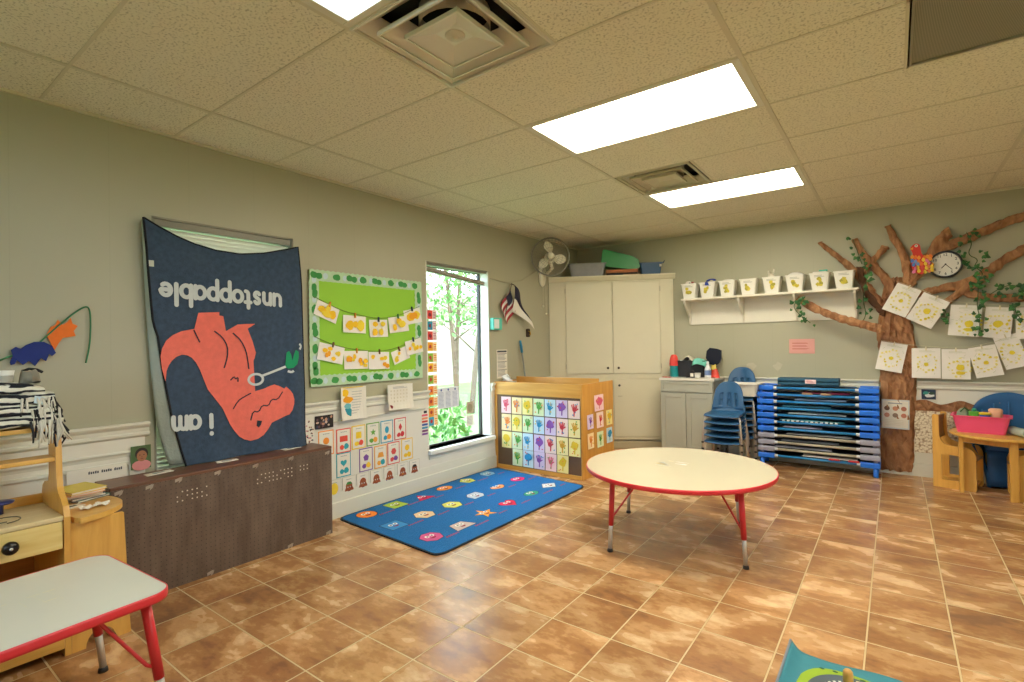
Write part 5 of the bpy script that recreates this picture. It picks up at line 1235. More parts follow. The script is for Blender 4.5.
# local: -y faces the room
RF = .222
mb = MB()
for f, y in ((1, -.02), (.93, -.055), (.80, -.075), (.62, -.085), (.42, -.09), (.22, -.09), (1, .03), (.8, .075), (.5, .09)):
    mb.tube([(RF*f*math.cos(2*PI*k/40), y, RF*f*math.sin(2*PI*k/40)) for k in range(41)], .006 if f == 1 else .0012, FANG, 5, caps=False)
for k in range(30):
    a = 2*PI*k/30; c, s = math.cos(a), math.sin(a)
    mb.tube([(.03*c, -.092, .03*s), (RF*.5*c, -.09, RF*.5*s), (RF*.85*c, -.07, RF*.85*s), (RF*c, -.02, RF*s), (RF*c, .03, RF*s), (RF*.7*c, .082, RF*.7*s), (.05*c, .095, .05*s)], .0009, FANG, 4, caps=False)
mb.build('guard', t, smooth=True)
MB().lathe([(.0001,-.102),(.03,-.100),(.036,-.092),(.036,-.086),(.0001,-.086)], FANW, 20, axis='y').build('badge', t, smooth=True)
MB().lathe([(.0001,.085),(.06,.085),(.07,.10),(.068,.16),(.045,.19),(.0001,.195)], FANW, 20, axis='y').build('motor_housing', t, smooth=True)
MB().lathe([(.0001,-.06),(.032,-.055),(.036,-.02),(.036,.03),(.0001,.03)], FANW, 18, axis='y').build('hub', t, smooth=True)
for k in range(3):
    a0 = math.radians(97 + 120*k)
    def bl_(a, b):
        r = .03 + a*.158; wdt = .58*math.sin(PI*min(1, .18+.72*a))**.8
        th = a0 + (b-.5)*wdt*1.75*(1 if a > 0 else .6) + a*.12
        rr_ = r*(1 - .12*(abs(b-.5)*2)**2*a)
        return (rr_*math.cos(th), -.02 - (b-.5)*.05, rr_*math.sin(th))
    MB().grid(bl_, 10, 8, FANW).build('blade', t, smooth=True, solid=.003)
wb = Matrix.Rotation(-math.radians(36), 4, 'Z')
def loc(p): return tuple(wb @ Vector((p[0]-.25, p[1]-5.16, p[2]-2.345)))
MB().tube([loc((.23,5.19,2.30)), loc((.22,5.24,2.22)), loc((.12,5.30,2.18)), loc((.03,5.325,2.18))], [.022,.02,.02,.026], FANW, 12).build('bracket_arm', t, smooth=True)
o = MB().lathe([(.0001,.0),(.062,0),(.066,.012),(.060,.034),(.03,.044),(.0001,.045)], FANW, 28, axis='z').build('wall_plate', t, smooth=True)
o.matrix_local = Matrix.Translation(Vector(loc((.002, 5.33, 2.17)))) @ wb @ Matrix(((0,0,1,0),(1,0,0,0),(0,2.3,0,0),(0,0,0,1)))
for k, (y, zl) in enumerate(((5.325, 1.79), (5.39, 1.70))):
    t = thing('pull_cord', ['thin pull cord with a white bobble under the fan, the shorter one', 'thin pull cord with a white bobble under the fan, the longer one beside the cupboard'][k], 'cord', (.03, y, 0))
    MB().tube([(0, 0, zl), (0, 0, 2.03)], .002, mat('#cfcab5', .6), 5).build('cord', t); MB().ball((0, 0, zl-.01), .012, FANW).build('bobble', t, smooth=True)

# ------------------------------------------------------------------ grey vanity cabinet and what stands on it
VG = mat('#a9aa9b', .4, .04, 6); VG2 = mat('#b0b1a2', .38, .04, 6); TOPW = mat('#e2dfd4', .3, .03)
VX0, VX1, VY, VZ = 1.315, 1.905, 5.80, .875
t = thing('vanity_cabinet', 'low grey two-door cabinet with a white top between corner cupboard and stacked chairs', 'cabinet', (0, 0, 0))
MB().box(VX0, VX1, VY, BY-.035, .09, VZ, VG).build('body', t, bevel=.003); MB().box(VX0+.01, VX1-.01, VY+.05, BY-.035, 0, .09, mat('#7d7d71', .5)).build('toe_kick', t)
MB().box(VX0-.012, VX1+.014, VY-.018, BY-.034, VZ, VZ+.028, TOPW).build('counter_top', t, bevel=.005)
def shaker(x0, x1, z0, z1, nm):
    o = MB().box(x0+.045, x1-.045, VY-.012, VY, z0+.045, z1-.045, VG2)
    for a, b, c, d in ((x0, x0+.05, z0, z1), (x1-.05, x1, z0, z1), (x0+.05, x1-.05, z0, z0+.05), (x0+.05, x1-.05, z1-.05, z1)): o.box(a, b, VY-.021, VY, c, d, VG2)
    return o.build(nm, t, bevel=.0025)
shaker(VX0+.008, 1.607, .10, .735, 'cabinet_door'); shaker(1.613, VX1-.008, .10, .735, 'cabinet_door')
o = MB().box(VX0+.008, VX1-.008, VY-.012, VY, .75, .865, VG2)
for a, b, c, d in ((VX0+.008, VX0+.04, .75, .865), (VX1-.04, VX1-.008, .75, .865), (VX0+.04, VX1-.04, .75, .775), (VX0+.04, VX1-.04, .84, .865)): o.box(a, b, VY-.021, VY, c, d, VG2)
o.build('drawer_front', t, bevel=.0025)
CT_ = VZ + .0285
def bottle(x, y, prof, m, name, lab, cat, cap=None, capm=None, band=None, bandm=None):
    t = thing(name, lab, cat, (x, y, CT_)); MB().lathe(prof, m, 20).build('bottle_body', t, smooth=True)
    if cap: MB().lathe(cap, capm, 16).build('cap', t, smooth=True)
    if band: MB().lathe(band, bandm, 20).build('label_band', t, smooth=True)
    return t
bottle(1.40, 6.02, [(.0001,0),(.046,0),(.048,.01),(.048,.125),(.050,.13),(.050,.16),(.04,.19),(.0001,.19)], mat('#1f8f96', .3, .1, 20), 'soap_bottle', 'red topped teal bottle on the grey cabinet nearest the corner cupboard', 'bottle', [(.052,.13),(.050,.19),(.040,.235),(.025,.26),(.0001,.262)], mat('#e2453c', .4))
bottle(1.475, 6.06, [(.0001,0),(.036,0),(.038,.01),(.038,.14),(.030,.165),(.014,.175),(.0001,.175)], mat('#5f8fc4', .3, .2, 40), 'blue_bottle', 'patterned blue bottle on the grey cabinet tucked beside the red topped one', 'bottle', [(.016,.17),(.016,.195),(.0001,.196)], mat('#dfe6ee', .4))
bottle(1.80, 5.97, [(.0001,0),(.034,0),(.036,.01),(.036,.09),(.026,.125),(.013,.145),(.0001,.145)], mat('#e4e7ea', .3), 'spray_bottle', 'white bottle with a blue print standing in front of the dark hand mirror', 'bottle', [(.014,.14),(.014,.175),(.008,.185),(.0001,.186)], mat('#d9dde0', .4), [(.0367,.03),(.0367,.085)], mat('#6f86b5', .4, .3, 60))
t = thing('black_basket', 'black mesh basket with papers in it on the grey cabinet', 'basket', (1.595, 6.10, CT_), -.05)
def mesh_black():
    m, nt, N, L, B = newmat('black_wire_mesh'); tc = N.new('ShaderNodeTexCoord'); ck = N.new('ShaderNodeTexChecker'); ck.inputs['Scale'].default_value = 90; L.new(tc.outputs['Object'], ck.inputs[0])
    ck.inputs['Color1'].default_value = rgb('#16161a') + (1,); ck.inputs['Color2'].default_value = rgb('#34353a') + (1,); L.new(ck.outputs[0], B.inputs['Base Color']); B.inputs['Roughness'].default_value = .45
    return m
tub(t, .33, .20, .19, mesh_black(), 'basket_body', .9)
MB().grid(lambda a, b: ((a-.5)*.26, (b-.5)*.16+.01, .17+.07*math.exp(-((a-.35)*5)**2)-.03*(a-.2)+.012*math.sin(b*5)), 14, 8, mat('#ddd9c8', .8, .04)).build('crumpled_paper', t, smooth=True, solid=.003)
t = thing('teal_cloth', 'pale teal cloth draped over the rim of the black basket', 'cloth', (1.71, 5.985, CT_+.045))
MB().grid(lambda a, b: ((a-.5)*.15, -.02*math.sin(a*6)-.05*b*b-.008*math.sin(a*14), .155-.065*b*b+.02*math.sin(a*4)), 14, 8, mat('#6fc2b3', .8, .1, 20)).build('cloth_sheet', t, smooth=True, solid=.004)
t = thing('hand_mirror', 'dark navy angular hand mirror shape standing above the basket on the grey cabinet', 'mirror', (1.835, 6.09, CT_+.0))
P = [(-.05,.15),(-.085,.22),(-.075,.30),(-.04,.335),(.04,.325),(.085,.305),(.085,.21),(.06,.16),(.02,.13)]
MB().prism(P, -.012, .012, mat('#171c2c', .3), 'y').build('mirror_head', t, bevel=.006); MB().prism([(-.012,.0),(.03,.0),(.035,.13),(-.02,.135)], -.010, .010, mat('#171c2c', .35), 'y').build('handle', t, bevel=.004)
t = thing('snack_bag', 'small red and yellow bag on the grey cabinet nearest the chairs', 'bag', (1.862, 6.02, CT_))
MB().grid(lambda a, b: (.055*math.cos(2*PI*a)*(1-.55*b), .035*math.sin(2*PI*a)*(1-.75*b), .10*b+.006*math.sin(a*19)), 18, 7, mat('#d9473a', .35, .15, 20)).build('bag_body', t, smooth=True)
MB().grid(lambda a, b: (.03*math.cos(2*PI*a)*(1-.2*b)-.01, .012*math.sin(2*PI*a), .095+.05*b+.006*math.sin(a*15)), 14, 4, mat('#e0cf6a', .4, .1, 20)).build('bag_top', t, smooth=True)
t = thing('card_holder', 'small black and white holder in front of the basket on the grey cabinet', 'holder', (1.62, 5.94, CT_))
MB().prism([(-.05,0),(.055,0),(.04,.07),(.015,.085),(-.04,.06)], -.02, .02, mat('#1d1d20', .4), 'y').build('holder_body', t, bevel=.003); MB().box(.0, .035, -.0225, -.02, .012, .05, CREAM).build('holder_label', t)
t = thing('red_ribbon', 'coil of red ribbon lying in front of the red topped bottle', 'ribbon', (1.37, 5.83, CT_))
MB().tube([((.03+.012*math.sin(k*.9))*math.cos(k*.5)*1.6, (.02)*math.sin(k*.5), .004+.003*abs(math.sin(k*1.3))) for k in range(26)], .004, mat('#d6473f', .5), 5).build('ribbon_loop', t, smooth=True)
t = thing('white_jar', 'low white jar on the grey cabinet between the black holder and white bottle', 'jar', (1.715, 5.875, CT_))
MB().lathe([(.0001,0),(.03,0),(.032,.05),(.0001,.052)], mat('#e3e2da', .3), 18).build('jar_body', t, smooth=True); MB().lathe([(.034,.042),(.034,.058),(.0001,.06)], mat('#cfcdc4', .3), 18).build('lid', t)
# ------------------------------------------------------------------ stacked school chairs
SHELL = mat('#2a5a86', .32, .10, 6, bump=.08); SHELLD = mat('#22303f', .35, .1, 6)
def chair_proto(name, label, group, shell):
    t = thing(name, label, 'chair', (0, 0, 0), 0, group)
    sh = .300                                           # seat height of one chair; -y is the front
    W2 = .162
    def back(a, b):   # a across, b up
        u = (a-.5)*2; w = W2*(.98 - .16*b - .12*b**6)
        z = sh + .03 + .285*b - .055*(abs(u)**3.2)*b**2; y = .118 + .055*b + .030*(abs(u)**2)*-1 + .03*u*u*0
        return (u*w, y, z)
    bm_v = []; nu, nv = 20, 16
    slots = lambda i, j: (2 <= j <= 8) and (i in (4, 5, 9, 10, 14, 15))
    vs = [back(i/nu, j/nv) for j in range(nv+1) for i in range(nu+1)]; w = nu+1
    fs = [(j*w+i, j*w+i+1, (j+1)*w+i+1, (j+1)*w+i) for j in range(nv) for i in range(nu) if not slots(i, j)]
    MB().add(vs, fs, shell).build('backrest', t, smooth=True, solid=.006)
    def seat(a, b):   # b front -> back
        u = (a-.5)*2; w_ = W2*(1.06 - .03*b); y = -.185 + .31*b
        z = sh + .012*u*u - .028*math.exp(-b*7)*1.0 + (.055*max(0, (b-.86)/.14)**2) - .008*math.sin(PI*b)
        return (u*w_, y, z)
    MB().grid(seat, 18, 18, shell).build('seat', t, smooth=True, solid=.007)
    for s in (-1, 1):
        MB().tube([(s*.150, -.135, sh-.022), (s*.166, -.140, sh-.035), (s*.172, -.150, sh-.07), (s*.190, -.168, .012)], .0105, CHR, 10).build('leg', t, smooth=True)
        MB().tube([(s*.135, .10, sh-.022), (s*.150, .108, sh-.035), (s*.158, .125, sh-.07), (s*.180, .178, .012)], .0105, CHR, 10).build('leg', t, smooth=True)
        MB().tube([(s*.150, -.135, sh-.022), (s*.135, .10, sh-.022)], .010, CHR, 10).build('seat_rail', t, smooth=True)
        for y in (-.168, .178): MB().lathe([(.0001,0),(.013,0),(.013,.018),(.0001,.018)], RUB, 10, (s*(.190 if y < 0 else .180), y, 0)).build('glide', t)
    MB().tube([(-.158, -.138, sh-.028), (.158, -.138, sh-.028)], .009, CHR, 10).build('cross_bar', t, smooth=True)
    return t
def relabel(pos): return 'blue chrome-legged school chair, ' + pos
A0 = chair_proto('school_chair', relabel('topmost of the stack beside the grey cabinet'), 'school chairs stacked beside the grey cabinet', SHELL)
PITCH = .067; n = 5; cx, cy = 2.075, 5.61
A0.location = (cx, cy, PITCH*(n-1))
for k in range(n-1):
    dup(A0, (cx, cy, PITCH*k), 0, relabel(['lowest of the front stack by the grey cabinet', 'second from the floor in the front stack by the grey cabinet', 'middle one of the front stack by the grey cabinet', 'just under the top one in the front stack'][k]), 'school chairs stacked beside the grey cabinet')
B0x, B0y, nb = 2.115, 6.03, 7
for k in range(nb):
    dup(A0, (B0x, B0y, PITCH*k), 0, relabel(['lowest of the rear stack against the wall', 'second from the floor in the rear stack', 'third from the floor in the rear stack', 'middle one of the taller rear stack', 'third from the top in the rear stack', 'just under the top one in the rear stack', 'topmost of the rear stack, holding the white tub'][k]), 'school chairs in the rear stack by the wall')
t = thing('white_tub', 'white plastic wash tub resting on the rear stack of blue chairs', 'tub', (2.185, 5.965, .722), 0)
tub(t, .31, .24, .135, mat('#e6e4da', .35, .03), 'tub_body', .80, .018)

# ------------------------------------------------------------------ stack of sleeping cots
CB = mat('#1f74ea', .35, .08, 8); CG = mat('#9d9fb2', .4, .06, 8); CTUBE = mat('#2f88cc', .3, .06); CTG = mat('#b9b7a4', .3, .06); FAB = mat('#1b2740', .9, .15, 40); FABL = mat('#23639b', .8, .1, 40); WCAP = mat('#dde2ea', .4)
def cot_proto(label, group, cb, ct, feet):
    t = thing('sleeping_cot', label, 'cot', (0, 0, 0), 0, group)
    L2, D2 = .525, .148
    for s in (-1, 1):
        P = rrect(s*L2-.085 if s > 0 else -L2-.0, s*L2 if s > 0 else -L2+.085, -D2, D2, .02, 4)
        x0, x1 = (L2-.155, L2) if s > 0 else (-L2, -L2+.155)
        mb = MB()
        mb.rbox(x0, x1, -D2, -D2+.055, 0, .052, .012, cb, plane='yz'); mb.rbox(x0, x1, D2-.055, D2, 0, .052, .012, cb, plane='yz')
        mb.rbox(x1-.05 if s > 0 else x0, x1 if s > 0 else x0+.05, -D2+.05, D2-.05, .004, .046, .012, cb, plane='xz')
        mb.build('end_frame', t, bevel=.004)
        if feet:
            for y in (-D2+.03, D2-.03): MB().lathe([(.0001,-.086),(.020,-.086),(.022,-.07),(.022,.004),(.0001,.004)], cb, 14, ((x1-.035) if s > 0 else (x0+.035), y, 0)).build('leg', t, smooth=True)
        else:
            for y in (-D2+.03, D2-.03): MB().lathe([(.0001,-.018),(.014,-.018),(.016,-.004),(.016,.002),(.0001,.002)], cb, 12, ((x1-.035) if s > 0 else (x0+.035), y, 0)).build('leg', t)
    for y in (-D2+.022, D2-.022):
        MB().tube([(-L2+.15, y, .027), (L2-.15, y, .027)], .0125, ct, 12).build('side_rail', t, smooth=True)
        for s in (-1, 1): MB().tube([(s*(L2-.156), y, .027), (s*(L2-.185), y, .027)], .0155, WCAP, 12).build('rail_collar', t)
    MB().grid(lambda a, b: ((a-.5)*(2*L2-.12), (b-.5)*(2*D2-.06), .034-.008*math.sin(PI*a)*math.sin(PI*b)), 12, 4, FAB).build('canvas_bed', t, smooth=True, solid=.004)
    return t
CX, CY = 2.842, 6.06; P0 = .086; PC = .0706
CL = ['lowest of the cot stack, on short blue feet', None, None, None, 'just above the three grey-ended cots in the stack', 'sixth from the floor in the middle of the cot stack', 'fifth from the top of the cot stack', 'fourth from the top of the cot stack', 'third from the top of the cot stack', 'second from the top of the cot stack', 'topmost of the cot stack, under the rolled mat']
GL_ = {1: 'grey-ended sleeping cot lowest of the three grey ones in the stack', 2: 'grey-ended sleeping cot in the middle of the three grey ones in the stack', 3: 'grey-ended sleeping cot uppermost of the three grey ones in the stack'}
CGRP = 'sleeping cots stacked under the paper tree side'
base = cot_proto('bright blue-ended sleeping cot ' + CL[0], CGRP, CB, CTUBE, True); base.location = (CX, CY, P0)
top_ = cot_proto('bright blue-ended sleeping cot ' + CL[10], CGRP, CB, CTUBE, False); top_.location = (CX, CY, P0+PC*10)
for k in (4, 5, 6, 7, 8, 9): dup(top_, (CX, CY, P0+PC*k), 0, 'bright blue-ended sleeping cot, ' + CL[k], CGRP)
g_ = cot_proto(GL_[1], CGRP, CG, CTG, False); g_.location = (CX, CY, P0+PC)
for k in (2, 3): dup(g_, (CX, CY, P0+PC*k), 0, GL_[k], CGRP)
for k, x, w, hx, lab in ((9, 2.93, .40, '#7d2048', 'folded maroon and tan blanket on the second cot from the top'), (8, 2.88, .44, '#7a92b5', 'folded pale blue sheet on the third cot from the top'), (7, 2.76, .42, '#2f7394', 'folded deep teal sheet on the fourth cot from the top'), (6, 2.85, .5, '#9fb0ba', 'folded pale grey sheet on the fifth cot from the top'),
                      (5, 2.80, .56, '#3f95ad', 'folded teal and white patterned sheet on the middle cot'), (4, 2.72, .34, '#a7a3bd', 'folded lilac sheet on the cot just above the grey ones'), (3, 2.86, .56, '#8c9196', 'folded grey sheet on the uppermost grey cot'), (2, 2.78, .5, '#5f6470', 'folded dark grey sheet on the middle grey cot'), (1, 2.72, .5, '#8f93a5', 'folded dusty blue sheet on the lowest grey cot'), (0, 2.95, .46, '#d9d3cf', 'folded white and red blanket on the lowest cot')):
    t = thing('folded_sheet', lab, 'bedding', (x, 6.025, P0+PC*k+.036), 0, 'bedding folded on the cots')
    mb = MB(); m = mat(hx, .9, .15, 30, bump=.4, bscale=90)
    mb.grid(lambda a, b: ((a-.5)*w+.01*math.sin(b*9), -.10*math.cos(2*PI*b), .016+.013*math.sin(2*PI*b)*(.75+.25*math.sin(a*7+k)) ), 16, 12, m); mb.build('cloth', t, smooth=True)
    if k in (0, 5, 9):
        mb = MB(); rr = random.Random(k); c2 = mat({0: '#c23038', 5: '#dfe8ea', 9: '#b59a7a'}[k], .9)
        if k == 5:
            for q in range(12): mb.flat([( (q-6)*.042, 0), ((q-6)*.042+.025, 0), ((q-6)*.042+.03, .014), ((q-6)*.042+.006, .016)], 0, c2)
        else:
            for q in range(2): mb.flat([(-.2*(k == 9)+q*.16, -.002), (-.2*(k == 9)+q*.16+.10, -.002), (-.2*(k == 9)+q*.16+.09, .015), (-.2*(k == 9)+q*.16+.01, .017)], 0, c2)
        mb.v = [(x_, -.108, .006+y_) for x_, y_, z_ in mb.v]; mb.build('printed_pattern', t)
t = thing('rolled_rest_mat', 'navy rest mat folded on top of the cot stack with a pink and white label', 'mat', (2.775, 6.03, P0+PC*10+.058))
NV = mat('#1f5573', .7, .1, 20, bump=.2)
mb = MB()
for z0, z1, y0, y1 in ((.0, .035, -.115, .10), (.036, .072, -.12, .10)): mb.rbox(-.26, .275, y0, y1, z0, z1, .017, NV, 5, 'yz')
mb.build('mat_body', t, bevel=.006)
MB().box(-.262, -.25, -.1, .09, .004, .03, mat('#9c2f6a', .7)).build('edge_piping', t)
MB().box(-.01, .085, -.1225, -.119, .022, .062, mat('#ecd6d8', .6)).flat([], 0, NV) if False else MB().box(-.01, .085, -.1235, -.1205, .022, .062, mat('#ecd2d6', .6)).build('name_label', t)
mb = MB()
for q in range(3): mb.add([(.005, -.124, .03+q*.01), (.07-q*.01, -.124, .03+q*.01), (.07-q*.01, -.124, .034+q*.01), (.005, -.124, .034+q*.01)], [(0,1,2,3)], mat('#b5687c', .6))
mb.build('label_print', t)

# ------------------------------------------------------------------ white wall shelf and pails
SHW = mat('#e4e0d0', .4, .03)
t = thing('wall_shelf', 'long white wall shelf with scooped brackets carrying a row of white pails', 'shelf', (0, 0, 0))
MB().box(1.505, 3.225, 5.985, BY-.001, 1.79, 1.812, SHW).build('shelf_board', t, bevel=.004)
MB().box(1.535, 3.195, BY-.018, BY-.001, 1.515, 1.79, SHW).build('back_board', t)
br = [(5.995,1.79),(BY-.018,1.79),(BY-.018,1.52),(BY-.03,1.52),(BY-.06,1.60),(6.06,1.70),(6.0,1.76)]
for x in (1.54, 2.13, 2.665, 3.19): MB().prism(br, x-.010, x+.010, SHW, 'x').build('bracket', t, bevel=.002)
PW = mat('#e9e7de', .4, .03); PG = mat('#c9b93a', .6, .15, 30); PGY = mat('#b9bab2', .6)
labs = ['first white pail from the cupboard end of the shelf, with a small toy peeking out', 'second white pail from the cupboard end, with a blue cloth folded over its rim', 'third white pail from the cupboard end of the shelf, domed with white paper', 'fourth white pail from the cupboard end, filled level to its rim',
        'fourth white pail from the paper tree, with a white bunny-eared toy poking up', 'third white pail from the paper tree, heaped high with white tissue', 'second white pail from the paper tree, with a teal lid strip on top', 'white pail nearest the paper tree at the shelf end, emptiest looking']
xs = [1.585, 1.79, 2.005, 2.225, 2.455, 2.675, 2.895, 3.105]
for k, x in enumerate(xs):
    t = thing('white_pail', labs[k], 'pail', (x, 6.10, 1.8125), 0, 'white pails in a row on the wall shelf')
    tub(t, .175, .15, .175, PW, 'pail_body', .76, .006)
    mb = MB(); rr = random.Random(k+70)
    for q in range(7): mb.flat(blob(rr.uniform(-.022, .022), .085+rr.uniform(-.034, .034), .018, .018, 8, .3, rr), .0006*q, (PG, mat('#d9c94a', .6), mat('#a9a23c', .6))[q % 3])
    lines(mb, -.045, .045, .13, .155, 2, PGY, .0, .007)
    f = lambda z: -.076*(.76+.24*z/.175) - .0015
    mb.v = [(a, f(b) - c, b) for a, b, c in mb.v]; o = mb.build('printed_front', t); o['label'] = 'yellow and green printed picture'
    if k == 0: MB().ball((-.02, -.01, .185), (.035, .03, .025), mat('#e7e0d8', .6)).ball((.03, -.02, .18), (.02, .02, .02), mat('#a93a3c', .6)).ball((.0, -.03, .18), (.012, .012, .012), FRD).build('contents', t, smooth=True)
    if k == 1:
        MB().grid(lambda a, b: (-.01+.09*a, -.06+.09*b, .185+.02*math.sin(a*3)+.012*b), 6, 5, mat('#243fa0', .7)).build('contents', t, smooth=True, solid=.01)
        MB().add([(-.02,-.0835,.14),(.03,-.0835,.135),(.015,-.0865,.175),(-.012,-.0865,.175)], [(0,1,2,3)], mat('#243fa0', .7)).build('hanging_corner', t)
    if k in (2, 5): MB().ball((0, 0, .165), (.08, .068, .03 if k == 2 else .045), mat('#ecebe4', .8, .05, 30, bump=.5)).build('contents', t, smooth=True)
    if k == 3: MB().box(-.075, .075, -.06, .06, .15, .165, mat('#d4d2c6', .7)).build('contents', t)
    if k == 4: MB().ball((-.01, 0, .19), (.035, .03, .03), mat('#e8e2d4', .7)).tube([(-.03, 0, .2), (-.035, 0, .25)], [.012, .008], mat('#e8e2d4', .7), 8).tube([(.005, 0, .2), (.02, 0, .262)], [.012, .008], mat('#e8e2d4', .7), 8).build('contents', t, smooth=True)
    if k == 6: MB().box(-.06, .06, -.05, .05, .17, .19, mat('#e4e3da', .6)).box(-.005, .07, -.055, -.01, .19, .205, mat('#3fb59c', .5)).build('contents', t, bevel=.004)
    if k == 7: MB().box(-.06, .06, -.05, .05, .12, .14, mat('#8f948c', .7)).build('contents', t)

# ------------------------------------------------------------------ paper tree on the back wall
def kraft():
    m, nt, N, L, B = newmat('crumpled_brown_paper')
    tc = N.new('ShaderNodeTexCoord'); mp = N.new('ShaderNodeMapping'); mp.inputs['Scale'].default_value = (1.4, 1, .55); L.new(tc.outputs['Object'], mp.inputs[0])
    v = N.new('ShaderNodeTexVoronoi'); v.inputs['Scale'].default_value = 16; v.feature = 'F1'; L.new(mp.outputs[0], v.inputs['Vector'])
    n = N.new('ShaderNodeTexNoise'); n.inputs['Scale'].default_value = 9; n.inputs['Detail'].default_value = 7; n.inputs['Distortion'].default_value = 1.2; L.new(mp.outputs[0], n.inputs['Vector'])
    cr = N.new('ShaderNodeValToRGB'); cr.color_ramp.elements[0].position = .3; cr.color_ramp.elements[1].position = .7
    cr.color_ramp.elements[0].color = rgb('#85573a') + (1,); cr.color_ramp.elements[1].color = rgb('#c08f64') + (1,); L.new(n.outputs['Fac'], cr.inputs[0]); L.new(cr.outputs[0], B.inputs['Base Color']); B.inputs['Roughness'].default_value = .85
    ad = N.new('ShaderNodeMath'); ad.operation = 'ADD'; L.new(v.outputs['Distance'], ad.inputs[0]); L.new(n.outputs['Fac'], ad.inputs[1])
    bp = N.new('ShaderNodeBump'); bp.inputs['Strength'].default_value = .9; bp.inputs['Distance'].default_value = .03; L.new(ad.outputs[0], bp.inputs['Height']); L.new(bp.outputs[0], B.inputs['Normal'])
    return m
KR = kraft(); KRD = mat('#5c3d28', .85, .25, 14, bump=.7, bscale=30)
t = thing('paper_tree', 'big crumpled brown paper tree with spreading branches stuck on the back wall', 'wall decoration', (0, 0, 0))
TL = [(3.432,1.90),(3.400,1.692),(3.352,1.397),(3.378,1.051),(3.366,.706),(3.345,.309),(3.338,.03)]
TR = [(3.56,1.93),(3.605,1.677),(3.640,1.389),(3.668,1.178),(3.652,.815),(3.630,.432),(3.622,.03)]
rr = random.Random(31); cr_ = {}
def trunk(a, b):
    z = 1.90 + b*(.03-1.90); x0 = interp(TL, z); x1 = interp(TR, z)
    k = (round(a*14), round(b*60)); j = cr_.setdefault(k, rr.uniform(-1, 1))
    edge = min(a, 1-a)
    d = .022 + .030*min(1, edge*5) + .014*j*min(1, edge*8) + .008*math.sin(a*19+b*6)
    if z < .5: d = .030 + .006*j
    if edge < .01: d = .008
    return (x0+a*(x1-x0)+.006*j, BY-.012-d, z + .010*j)
MB().grid(trunk, 14, 60, KR).build('trunk', t, smooth=False)
def branch(P, r0, r1, sd, m=KR, y=.035, stub=False):
    P = smooth_line([(a, BY-y, b) for a, b in P], 2); r = random.Random(sd)
    # resample finely and wobble for a crumpled tube
    Q = []
    for a, b in zip(P, P[1:]):
        k = max(1, int((b-a).length/.022))
        for i in range(k): Q.append(a + (b-a)*(i/k))
    Q.append(P[-1]); n = len(Q)
    rad = [(r0 + (r1-r0)*i/(n-1))*(1+r.uniform(-.16, .16)) for i in range(n)]
    mb = MB(); mb.tube([p + Vector((r.uniform(-.004,.004), r.uniform(-.003,.003), r.uniform(-.004,.004))) for p in Q], rad, m, 9)
    mb.v = [(x + r.uniform(-.004, .004), min(BY-.002, BY-y + (yy-(BY-y))*.75 + r.uniform(-.003, .003)), z + r.uniform(-.004, .004)) for x, yy, z in mb.v]
    return mb.build('branch', t)
branch([(3.45,1.62),(3.385,1.643),(3.291,1.818),(3.162,2.031),(3.018,2.18),(2.887,2.321)], .048, .022, 1)
branch([(3.50,1.70),(3.466,1.80),(3.43,1.906),(3.352,2.012),(3.264,2.141),(3.19,2.312)], .045, .026, 2, y=.05)
branch([(3.30,2.03),(3.378,2.128),(3.44,2.205)], .024, .034, 3, y=.055)
branch([(3.26,1.98),(3.30,2.03),(3.33,2.07)], .030, .026, 13, y=.05)
branch([(3.60,1.86),(3.609,1.93),(3.582,2.104),(3.515,2.268),(3.458,2.405)], .042, .026, 4, y=.05)
branch([(3.56,1.76),(3.623,1.85),(3.739,2.029),(3.829,2.169),(3.917,2.288)], .050, .050, 5)
branch([(3.80,2.10),(4.048,2.214),(4.262,2.3),(4.50,2.385)], .045, .034, 6)
branch([(3.60,1.70),(3.696,1.729),(3.879,1.772),(4.02,1.797),(4.156,1.866),(4.289,1.995),(4.50,2.115)], .036, .042, 7, y=.04)
branch([(3.80,1.60),(3.877,1.632),(3.984,1.727),(4.156,1.84)], .026, .036, 8, y=.05)
branch([(3.95,1.745),(4.06,1.70),(4.153,1.669),(4.283,1.642),(4.50,1.645)], .032, .040, 9)
branch([(3.40,1.40),(3.349,1.417),(3.152,1.485),(2.963,1.565),(2.83,1.645),(2.70,1.73)], .040, .034, 10, y=.265)
branch([(3.43,1.56),(3.385,1.60),(3.29,1.745),(3.244,1.90),(3.232,2.03)], .038, .030, 11, KRD, y=.055)
